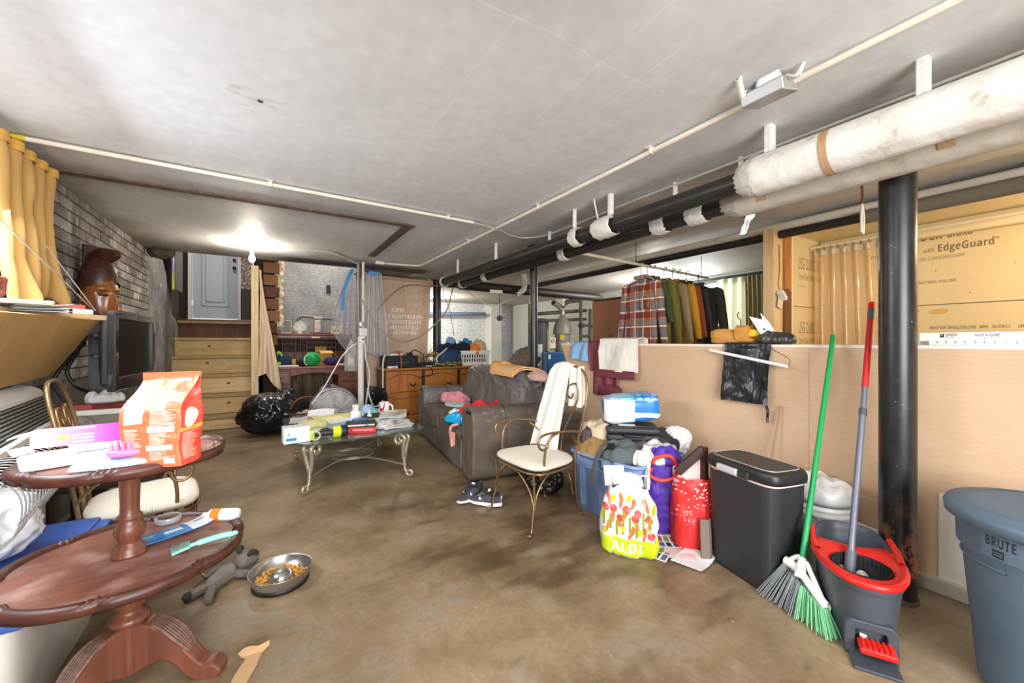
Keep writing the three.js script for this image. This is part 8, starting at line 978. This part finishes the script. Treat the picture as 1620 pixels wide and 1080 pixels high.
{
  const rt = cv(1024, 64, (g, w, h) => { g.fillStyle = '#efece4'; g.fillRect(0, 0, w, h); g.fillStyle = '#2a2a2a'; g.fillRect(146, 6, 30, 18); g.fillStyle = '#efece4'; g.fillRect(154, 9, 12, 5); g.fillStyle = '#2a2a2a'; g.font = 'bold 17px sans-serif'; g.fillText('JOHNSON', 184, 18); g.font = '10px sans-serif'; g.fillText('LEVEL & TOOL', 184, 29); g.font = 'bold 18px sans-serif'; g.fillText('ADJUST-A-SQUARE', 380, 20); g.font = '10px sans-serif'; g.fillText('U.S. PATENT 4,306,356', 410, 31); g.font = 'bold 18px sans-serif'; for (let i = 0; i < 16; i++) g.fillText(String(15 - i), 50 + i * 64, 54); for (let i = 0; i < 128; i++) g.fillRect(46 + i * 8, 58, 1.5, i % 8 ? 4 : 6); });
  const o = thing('steel_ruler', 'long white drywall square with printed scale standing on the drywall top', 'ruler'); const g = bx(2.905, 2.909, 1.24, 1.305, -0.635, -0.125), p = g.attributes.position, u = g.attributes.uv; for (let i = 0; i < p.count; i++) u.setXY(i, (p.getZ(i) + 0.635) / 0.512, (p.getY(i) - 1.24) / 0.065); part(o, 'blade', [g], M(0xffffff, 0.4, { map: rt })); part(o, 'worn_end', [bx(2.903, 2.905, 1.242, 1.262, -0.632, -0.6)], M(0x8a8276, 0.7));
}
// ---------- clothes rail beyond the half wall ----------
{
  const o = thing('clothes_rail', 'cream pipe clothes rail hung under the ceiling beyond the half wall', 'clothes rail'); part(o, 'rail', [bar([2.62, 2.12, -2.92], [4.95, 2.1, -3.08], 0.016, 14), tube([[2.62, 2.12, -2.92], [2.58, 2.13, -2.92], [2.57, 2.18, -2.92], [2.57, 2.36, -2.92]], 0.016)], MT.cream); part(o, 'hanger_wire', [tube([[3.45, 2.37, -2.98], [3.45, 2.2, -2.98], [3.46, 2.1, -2.98]], 0.004)], MT.wireDark); part(o, 'hanger_wire', [tube([[4.8, 2.37, -3.07], [4.8, 2.08, -3.07]], 0.004)], MT.wireDark);
  // garment: front outline in (z, y), shoulders at y 0, swept in x
  const garment = (name, label, mat, x, w, h, th, seed, cat, opt = {}) => {
    const o = thing(name, label, cat, [x, 1.98, -2.99 - 0.03 * (x - 3.4)], opt.turn ?? 0);
    const half = (v) => { const sh = ss(v, 0, 0.1); return w / 2 * (0.22 + 0.52 * Math.pow(sh, 0.55)) * (1 + 0.1 * v); };
    const body = grid(64, 44, (u, v) => { const a = -u * 2 * PI, sp = (q, e) => Math.sign(q) * Math.pow(Math.abs(q), e), hw = half(v), z = sp(Math.cos(a), 0.8) * hw, t = th / 2 * (0.35 + 0.65 * ss(v, 0, 0.25)), hem = v > 0.9 ? (v - 0.9) * 10 * 0.08 * (opt.shirt ? Math.pow(Math.abs(Math.cos(a)), 2) : 0) : 0; return [sp(Math.sin(a), 0.7) * t + 0.012 * Math.sin(z * 40 + seed) * v + 0.014 * fbm(z * 7 + seed, v * 5, seed), 0.0 - 0.03 * Math.pow(Math.abs(Math.cos(a)), 1) * ss(0.1 - v, 0, 0.1) - v * h + hem + (v < 0.1 ? -0.0 : 0), z]; }, true);
    const fu = (g) => { const p = g.attributes.position, q = g.attributes.uv; for (let i = 0; i < p.count; i++) q.setXY(i, p.getZ(i) / 0.3, p.getY(i) / 0.3); return g; };
    part(o, 'body', [fu(body)], mat);
    for (const s of [-1, 1]) part(o, 'sleeve', [fu(grid(28, 30, (u, v) => { const a = u * 2 * PI, len = h * (opt.sl ?? 0.82), r = mix(0.075, 0.048, v) * (w / 0.6), e = v < 0.06 ? Math.pow(v / 0.06, 0.5) : 1; return [Math.sin(a) * r * e * (th > 0.1 ? 0.8 : 0.6) + 0.012 * fbm(v * 8, a, seed + s), -0.05 - v * len, s * (w * 0.36 + 0.13 * Math.pow(v, 0.75) + Math.cos(a) * r * e * 0.8)]; }, true))], mat);
    part(o, 'collar', [mv(new THREE.TorusGeometry(0.06, 0.018, 8, 24).scale(1, 1.1, 1.2), 0, 0.0, 0, PI / 2 - 0.2, PI / 2)], mat);
    part(o, 'hanger', [tube([[0, -0.06, -w * 0.32], [0, 0.02, -0.02], [0, 0.05, 0], [0, 0.11, 0], [0.005, 0.145, 0.012], [0, 0.15, 0.03], [0, 0.125, 0.045]], 0.005, 40, 6), tube([[0, 0.04, 0], [0, -0.06, w * 0.32], [0, -0.065, -w * 0.32]], 0.005, 30, 6)], opt.hm ?? MT.black);
    if (opt.pocket) part(o, 'pocket', [fu(bx(-th / 2 - 0.018, -th / 2 - 0.008, -0.36, -0.23, 0.05, 0.18, 0.004))], mat); if (opt.placket) part(o, 'placket', [fu(bx(-th / 2 - 0.014, -th / 2 - 0.004, -h * 0.97, -0.05, -0.02, 0.02, 0.003))], mat);
    return o;
  };
  const plaid = cv(256, 256, (g, w, h) => { g.fillStyle = '#a8502e'; g.fillRect(0, 0, w, h); const st = (c, a, p, s) => { g.fillStyle = c; g.globalAlpha = a; g.fillRect(p, 0, s, h); g.fillRect(0, p, w, s); }; st('#76767c', 0.75, 0, 60); st('#f4ead8', 0.85, 66, 14); st('#7a2a20', 0.6, 88, 50); st('#f0a850', 0.6, 144, 8); st('#8b8a8c', 0.6, 160, 44); st('#f7efe0', 0.9, 214, 12); g.globalAlpha = 1; });
  garment('plaid_shirt', 'red, white and grey plaid flannel shirt, nearest on the clothes rail', M(0xffffff, 0.95, { map: plaid }), 3.55, 0.6, 0.84, 0.09, 1, 'shirt', { shirt: 1, pocket: 1, placket: 1, turn: -0.12, hm: MT.white });
  garment('green_shirt', 'olive green shirt hanging just behind the plaid shirt', cloth(0x77732e), 3.76, 0.6, 0.86, 0.08, 2, 'shirt', { shirt: 1 });
  garment('khaki_jacket', 'khaki jacket with grey-tan sleeves behind the olive shirt', cloth(0xa08c5e), 3.96, 0.6, 0.83, 0.1, 3, 'jacket');
  garment('mustard_shirt', 'mustard yellow shirt behind the khaki jacket', cloth(0xd89a2c), 4.12, 0.6, 0.78, 0.08, 4, 'shirt'); garment('rust_shirt', 'rust orange shirt between the mustard shirt and the black jacket', cloth(0x9a4a22), 4.24, 0.58, 0.76, 0.07, 5, 'shirt');
  garment('black_jacket', 'black jacket with a white zip near the far end of the rail', M(0x2a2a2a, 0.6), 4.4, 0.6, 0.82, 0.12, 6, 'jacket', { placket: 1 }); garment('grey_coat', 'dark grey-brown coat, last on the clothes rail', cloth(0x4c4a42), 4.66, 0.66, 0.88, 0.14, 7, 'coat');
  garment('green_trousers', 'dark green garment hanging low behind the plaid shirt', cloth(0x4f5a3c), 3.66, 0.5, 0.93, 0.07, 8, 'clothing', { sl: 0.5 });
}
// ---------- wardrobe, boiler room things ----------
{
  const o = thing('wardrobe', 'tall brown wardrobe with chevron-veneered doors behind the clothes rail', 'wardrobe', [4.71, 0, -4.22]); const ch = (s) => tex(256, 512, (u, v) => { const d = (u * s + v * 2.2) * 22, k = 0.5 + 0.5 * fbm(d, u * 2 + s * 3, 2, 2), l = Math.abs((d * 0.5) % 1) < 0.08 ? 0.85 : 1; return mix3(hx(0xc07a54), hx(0x98603f), k).map((q) => q * l); });
  part(o, 'carcass', [bx(0.02, 0.55, 0.05, 1.95, -0.78, 0, 0.006)], M(0x3a241a, 0.5)); const dr = (z0, z1, s) => { const g = bx(-0.012, 0.02, 0.08, 1.93, z0, z1, 0.004), p = g.attributes.position, u = g.attributes.uv; for (let i = 0; i < p.count; i++) u.setXY(i, (p.getZ(i) - z0) / (z1 - z0), p.getY(i) / 1.9); return part(o, 'door', [g], M(0xffffff, 0.4, { map: ch(s) })); };
  dr(-0.775, -0.395, 1); const d = dr(-0.39, -0.03, -1); part(d, 'drop_handle', [box(0.012, 0.09, 0.03, -0.02, 1.33, -0.37, 0.004), mv(new THREE.TorusGeometry(0.025, 0.005, 8, 20), -0.03, 1.27, -0.36, 0, PI / 2)], M(0x8a6c34, 0.4, { metalness: 0.6 })); part(o, 'edge_strip', [bx(-0.005, 0.02, 0.05, 1.95, -0.03, 0.002, 0.003)], MT.galv); part(o, 'plinth', [bx(0.03, 0.54, 0, 0.06, -0.77, -0.01)], MT.dark); part(o, 'top', [bx(0.0, 0.56, 1.945, 1.965, -0.79, 0.008, 0.004)], M(0x5a3826, 0.5));
}
{
  const o = thing('boiler', 'blue-jacketed boiler low beside the water heater', 'boiler', [5.3, 0, -6.75], -0.25); part(o, 'jacket', [box(0.62, 1.0, 0.5, 0, 0.54, 0, 0.02)], M(0x0f4f86, 0.4)); part(o, 'base', [box(0.6, 0.05, 0.48, 0, 0.025, 0)], MT.blackMetal); part(o, 'yellow_label', [box(0.1, 0.09, 0.006, 0.2, 0.86, 0.252)], M(0xe0c22a, 0.5)); part(o, 'white_tag', [box(0.05, 0.09, 0.006, -0.26, 0.94, 0.252)], MT.paper); part(o, 'red_valve', [mv(new THREE.TorusGeometry(0.05, 0.014, 8, 24), -0.12, 1.09, 0.1, PI / 2)], M(0x8a2c24, 0.5)); part(o, 'warning_sign', [box(0.13, 0.22, 0.008, -0.1, 1.23, 0.05, 0.002)], MT.paper); part(o, 'red_symbol', [mv(new THREE.TorusGeometry(0.035, 0.009, 8, 24), -0.1, 1.27, 0.056)], M(0xd0302a, 0.5));
  const h = thing('water_heater', 'grey water heater with a cone-shaped draft hood on top', 'water heater', [5.68, 0, -7.0]), g = M(0x8c8a84, 0.5); part(h, 'tank', [lathe([[0, 0.02], [0.17, 0.02], [0.175, 0.04], [0.175, 1.42], [0.16, 1.44], [0, 1.44]])], g); part(h, 'draft_hood', [lathe([[0.205, 1.42], [0.215, 1.43], [0.215, 1.5], [0.2, 1.6], [0.15, 1.72], [0.08, 1.78], [0.06, 1.86], [0, 1.86]])], M(0x9a978e, 0.45, { metalness: 0.2 })); part(h, 'yellow_label', [box(0.1, 0.12, 0.01, -0.12, 1.36, 0.135, 0.002, 0, -0.7)], M(0xe6d62a, 0.5)); part(h, 'flue', [tube([[0, 1.85, 0], [0, 1.95, 0], [-0.1, 2.05, 0], [-0.3, 2.12, 0.05]], 0.06, 24, 16)], MT.galv);
  const t = thing('expansion_tank', 'tall grey steel cylinder standing left of the cone-hooded heater', 'tank', [5.32, 0, -7.35]); part(t, 'tank', [lathe([[0, 0.02], [0.17, 0.02], [0.18, 0.05], [0.18, 1.72], [0.15, 1.78], [0, 1.8]])], M(0xb8babc, 0.35, { metalness: 0.5 })); part(t, 'yellow_label', [box(0.08, 0.5, 0.01, 0.1, 1.3, 0.155, 0.002, 0, 0.6)], M(0xd8cc5a, 0.6)); part(t, 'dark_band', [lathe([[0.183, 1.0], [0.183, 1.7]])], M(0x55585c, 0.5));
  const p = thing('boiler_pipes', 'maze of dark iron pipes and valves above the boiler', 'pipes'), ir = M(0x5c5852, 0.6, { metalness: 0.3 });
  part(p, 'header_pipe', [bar([4.95, 1.86, -7.2], [6.3, 1.98, -6.9], 0.04, 14)], ir); part(p, 'header_pipe', [bar([4.9, 1.7, -7.2], [6.3, 1.78, -6.9], 0.034, 14)], ir); for (const [x, z, y0, y1] of [[4.98, -7.3, 0.2, 2.1], [6.0, -6.75, 0.3, 2.2], [6.28, -6.75, 0.9, 2.0]]) part(p, 'riser', [bar([x, y0, z], [x, y1, z], 0.035, 14)], ir); part(p, 'cross_pipe', [bar([6.0, 1.62, -6.75], [6.45, 1.62, -6.7], 0.03, 12)], ir); part(p, 'cross_pipe', [bar([6.0, 1.38, -6.75], [6.3, 1.38, -6.75], 0.03, 12)], ir); part(p, 'valve', [mv(new THREE.SphereGeometry(0.06, 16, 12), 5.0, 1.95, -7.2), mv(new THREE.TorusGeometry(0.06, 0.01, 8, 24), 5.0, 1.95, -7.1)], ir); part(p, 'valve', [mv(new THREE.SphereGeometry(0.06, 16, 12), 6.0, 1.62, -6.75), mv(new THREE.TorusGeometry(0.05, 0.01, 8, 24), 6.0, 1.62, -6.66)], ir); part(p, 'elbow', [tube([[5.6, 2.05, -6.9], [5.75, 2.15, -6.9], [6.0, 2.2, -6.75]], 0.05, 20, 14)], ir); part(p, 'white_pipe', [bar([5.5, 0.9, -6.6], [5.5, 1.25, -6.6], 0.035, 14), bar([5.0, 0.02, -6.95], [5.0, 1.2, -6.95], 0.09, 4)], MT.white);
  single('pipe_gauge', [lathe([[0, -0.02], [0.06, -0.02], [0.06, 0.02], [0, 0.02]], 24).rotateX(PI / 2), bar([0, 0.05, 0], [0, 0.622, 0], 0.008, 8), bar([-0.12, 0, 0], [0.12, 0, 0], 0.008, 8)], MT.wireDark, 'small dark valve hanging on a wire left of the middle pillar', 'valve', [4.15, 1.75, -7.2]);
  struct('trim_pipe_far', [bar([2.4, 1.98, -10.2], [5.4, 2.06, -10.2], 0.05, 14)], M(0x6c7c94, 0.5));
}
{
  const o = thing('glass_console', 'small green glass console table with black scrolled legs behind the sofa', 'table', [3.62, 0, -5.75]); part(o, 'glass_top', [box(0.66, 0.012, 0.34, 0, 0.92, 0, 0.004)], M(0xb8d4c8, 0.08, { transmission: 0.7, thickness: 0.012 })); const sc = (x) => tube([[x, 0.01, 0.1], [x * 0.9, 0.4, 0.1], [x, 0.75, 0.1], ...Array.from({ length: 14 }, (_, i) => { const t = i / 13, a = PI - t * 5.5, r = 0.06 * (1 - 0.6 * t); return [x + (x < 0 ? -1 : 1) * (0.06 + Math.cos(a) * r) * 0.8, 0.84 + Math.sin(a) * r, 0.1]; })], 0.012, 70); for (const x of [-0.26, 0.26]) for (const z of [0, -0.2]) part(o, 'leg', [sc(x).translate(0, 0, z)], MT.blackMetal); part(o, 'apron', [bar([-0.3, 0.905, 0.12], [0.3, 0.905, 0.12], 0.01), ...[-0.05, 0.02, 0.09].map((x) => mv(new THREE.TorusGeometry(0.03, 0.007, 6, 18), x, 0.865, 0.12))], MT.blackMetal);
  const c = thing('brown_jacket', 'brown-grey folded jacket with purple lining beside the middle pillar', 'clothing', [2.98, 0.78, -4.5], 0.3); part(c, 'body', [mv(pillow(0.4, 0.14, 0.3, 0.6, 33, 0.02), 0, 0.26, 0, 0, 0, 0.55)], cloth(0x76685a)); part(c, 'lining', [mv(pillow(0.34, 0.08, 0.28, 0.6, 35, 0.02), 0.03, 0.17, 0.04, 0, 0, 0.5)], cloth(0x4a3040)); part(c, 'cushion', [pillow(0.42, 0.2, 0.34, 0.5, 37, 0.01).translate(0, 0.06, 0)], cloth(0x6c6258));
  const st = thing('stool', 'dark wooden stool under the folded brown jacket', 'stool', [2.98, 0, -4.5]); part(st, 'seat', [cyl(0.18, 0.18, 0.03, 0, 0.725, 0, 32)], MT.dark); for (let k = 0; k < 4; k++) part(st, 'leg', [bar([Math.cos(k * PI / 2 + 0.7) * 0.17, 0, Math.sin(k * PI / 2 + 0.7) * 0.17], [Math.cos(k * PI / 2 + 0.7) * 0.12, 0.72, Math.sin(k * PI / 2 + 0.7) * 0.12], 0.016)], MT.dark);
}
// ---------- curtains and niche ----------
{
  const o = thing('window_curtain', 'olive and cream curtains over the far right window', 'curtain'); const pane = (z0, z1, f, a) => sheet(60, 24, (u, v) => [6.36 + 0.03 * Math.sin(u * f) * (0.6 + 0.4 * v), 2.28 - v * 1.24, mix(z0, z1, u + 0.05 * Math.sin(v * 3) * a)], 0.003); part(o, 'cream_panel', [pane(-3.8, -3.28, 22, 0)], M(0xdcdcc8, 0.9, { transmission: 0.3, thickness: 0 })); part(o, 'olive_panel', [pane(-3.34, -3.02, 30, 1)], M(0xa09a70, 0.9, { transmission: 0.3, thickness: 0 })); part(o, 'sheer_panel', [pane(-3.05, -2.6, 20, 0)], M(0xb8c0a8, 0.9, { transmission: 0.4, thickness: 0 })); part(o, 'rod', [bar([6.36, 2.3, -4.5], [6.36, 2.3, -2.6], 0.012)], MT.blackMetal);
  const g = thing('green_cabinet', 'grey-green metal cabinet below the curtained window', 'cabinet', [6.1, 0, -3.9]); part(g, 'body', [box(0.4, 1.5, 0.5, 0, 0.76, 0, 0.01)], M(0x62756c, 0.5)); part(g, 'door', [box(0.012, 1.4, 0.46, -0.205, 0.76, 0, 0.004)], M(0x6a7d74, 0.5)); part(g, 'handle', [box(0.02, 0.1, 0.02, -0.22, 0.9, 0.16, 0.004)], MT.galv);
  const s = thing('shower_curtain', 'clear plastic shower curtain hung in folds inside the cement board niche', 'shower curtain'), cl3 = M(0xfaf0d8, 0.12, { transmission: 0.8, thickness: 0, ior: 1.35 }); part(s, 'film', [sheet(120, 30, (u, v) => { const z = -1.7 + u * (0.56 + 0.1 * v); return [4.48 + 0.04 * Math.sin(u * 42) * (0.5 + 0.5 * v) + 0.01 * fbm(u * 8, v * 5), 2.12 - v * 1.5, z]; }, 0.002)], cl3); part(s, 'rod', [bar([4.48, 2.16, -1.735], [4.48, 2.16, 1.55], 0.012)], M(0xe8dcc0, 0.4)); for (let i = 0; i < 11; i++) part(s, 'ring', [mv(new THREE.TorusGeometry(0.018, 0.0025, 6, 18), 4.48, 2.142, -1.68 + i * 0.055)], MT.wireDark); part(s, 'header', [sheet(120, 2, (u, v) => { const z = -1.7 + u * 0.56; return [4.476 + 0.04 * Math.sin(u * 42) * 0.5, 2.125 - v * 0.05, z]; }, 0.003)], M(0xeadfc4, 0.3, { transmission: 0.4, thickness: 0 }));
}
{
  const o = thing('printed_board', 'dark panel with a purple and yellow printed edge beside the stairwell door', 'panel', [-1.18, 2.02, -7.9]); part(o, 'printed_edge', [bx(0, 0.012, 0, 1.0, 0.3, 0.4)], M(0xffffff, 0.6, { map: cv(32, 64, (g) => { const q = g.createLinearGradient(0, 0, 0, 64); q.addColorStop(0, '#c8c0dc'); q.addColorStop(0.7, '#b8a0d0'); q.addColorStop(0.85, '#d8d060'); q.addColorStop(1, '#e0d840'); g.fillStyle = q; g.fillRect(0, 0, 32, 64); }) })); part(o, 'dark_panel', [bx(0.0, 0.02, 0.02, 1.0, -0.3, 0.3)], M(0x5a5c58, 0.6));
  single('ceiling_cobweb', [heap(0.26, 0.16, 0.09, 161, { wr: 0.5, f: 6 }).rotateX(PI)], M(0x40342a, 0.95), 'tuft of dusty brown debris hanging at the ceiling edge by the stairwell', 'debris', [-1.08, 2.36, -6.25]);
}

{
  const o = thing('hanging_sensor', 'small tilted white plastic box hung by a wire on the bare wood stud', 'sensor', [3.8, 1.66, -1.68]); part(o, 'case', [box(0.1, 0.035, 0.05, 0, 0, 0, 0.006, 0, 0, -0.65)], MT.white); part(o, 'paper_flap', [box(0.085, 0.1, 0.004, 0.01, -0.06, -0.02, 0.001, 0, 0, -0.3)], M(0xe0cdb4, 0.7)); part(o, 'wire', [tube([[0.01, 0.02, -0.02], [0.0, 0.1, -0.03], [0.03, 0.22, -0.035], [0.02, 0.45, -0.035]], 0.003, 30, 5)], MT.wireDark);
  single('wood_stick', [bar([2.7, 0.01, -1.34], [2.855, 0.84, -1.27], 0.006, 8)], M(0xb08c64, 0.7), 'thin wooden stick leaning on the drywall behind the black bin', 'stick');
}
renderer.render(scene, camera);
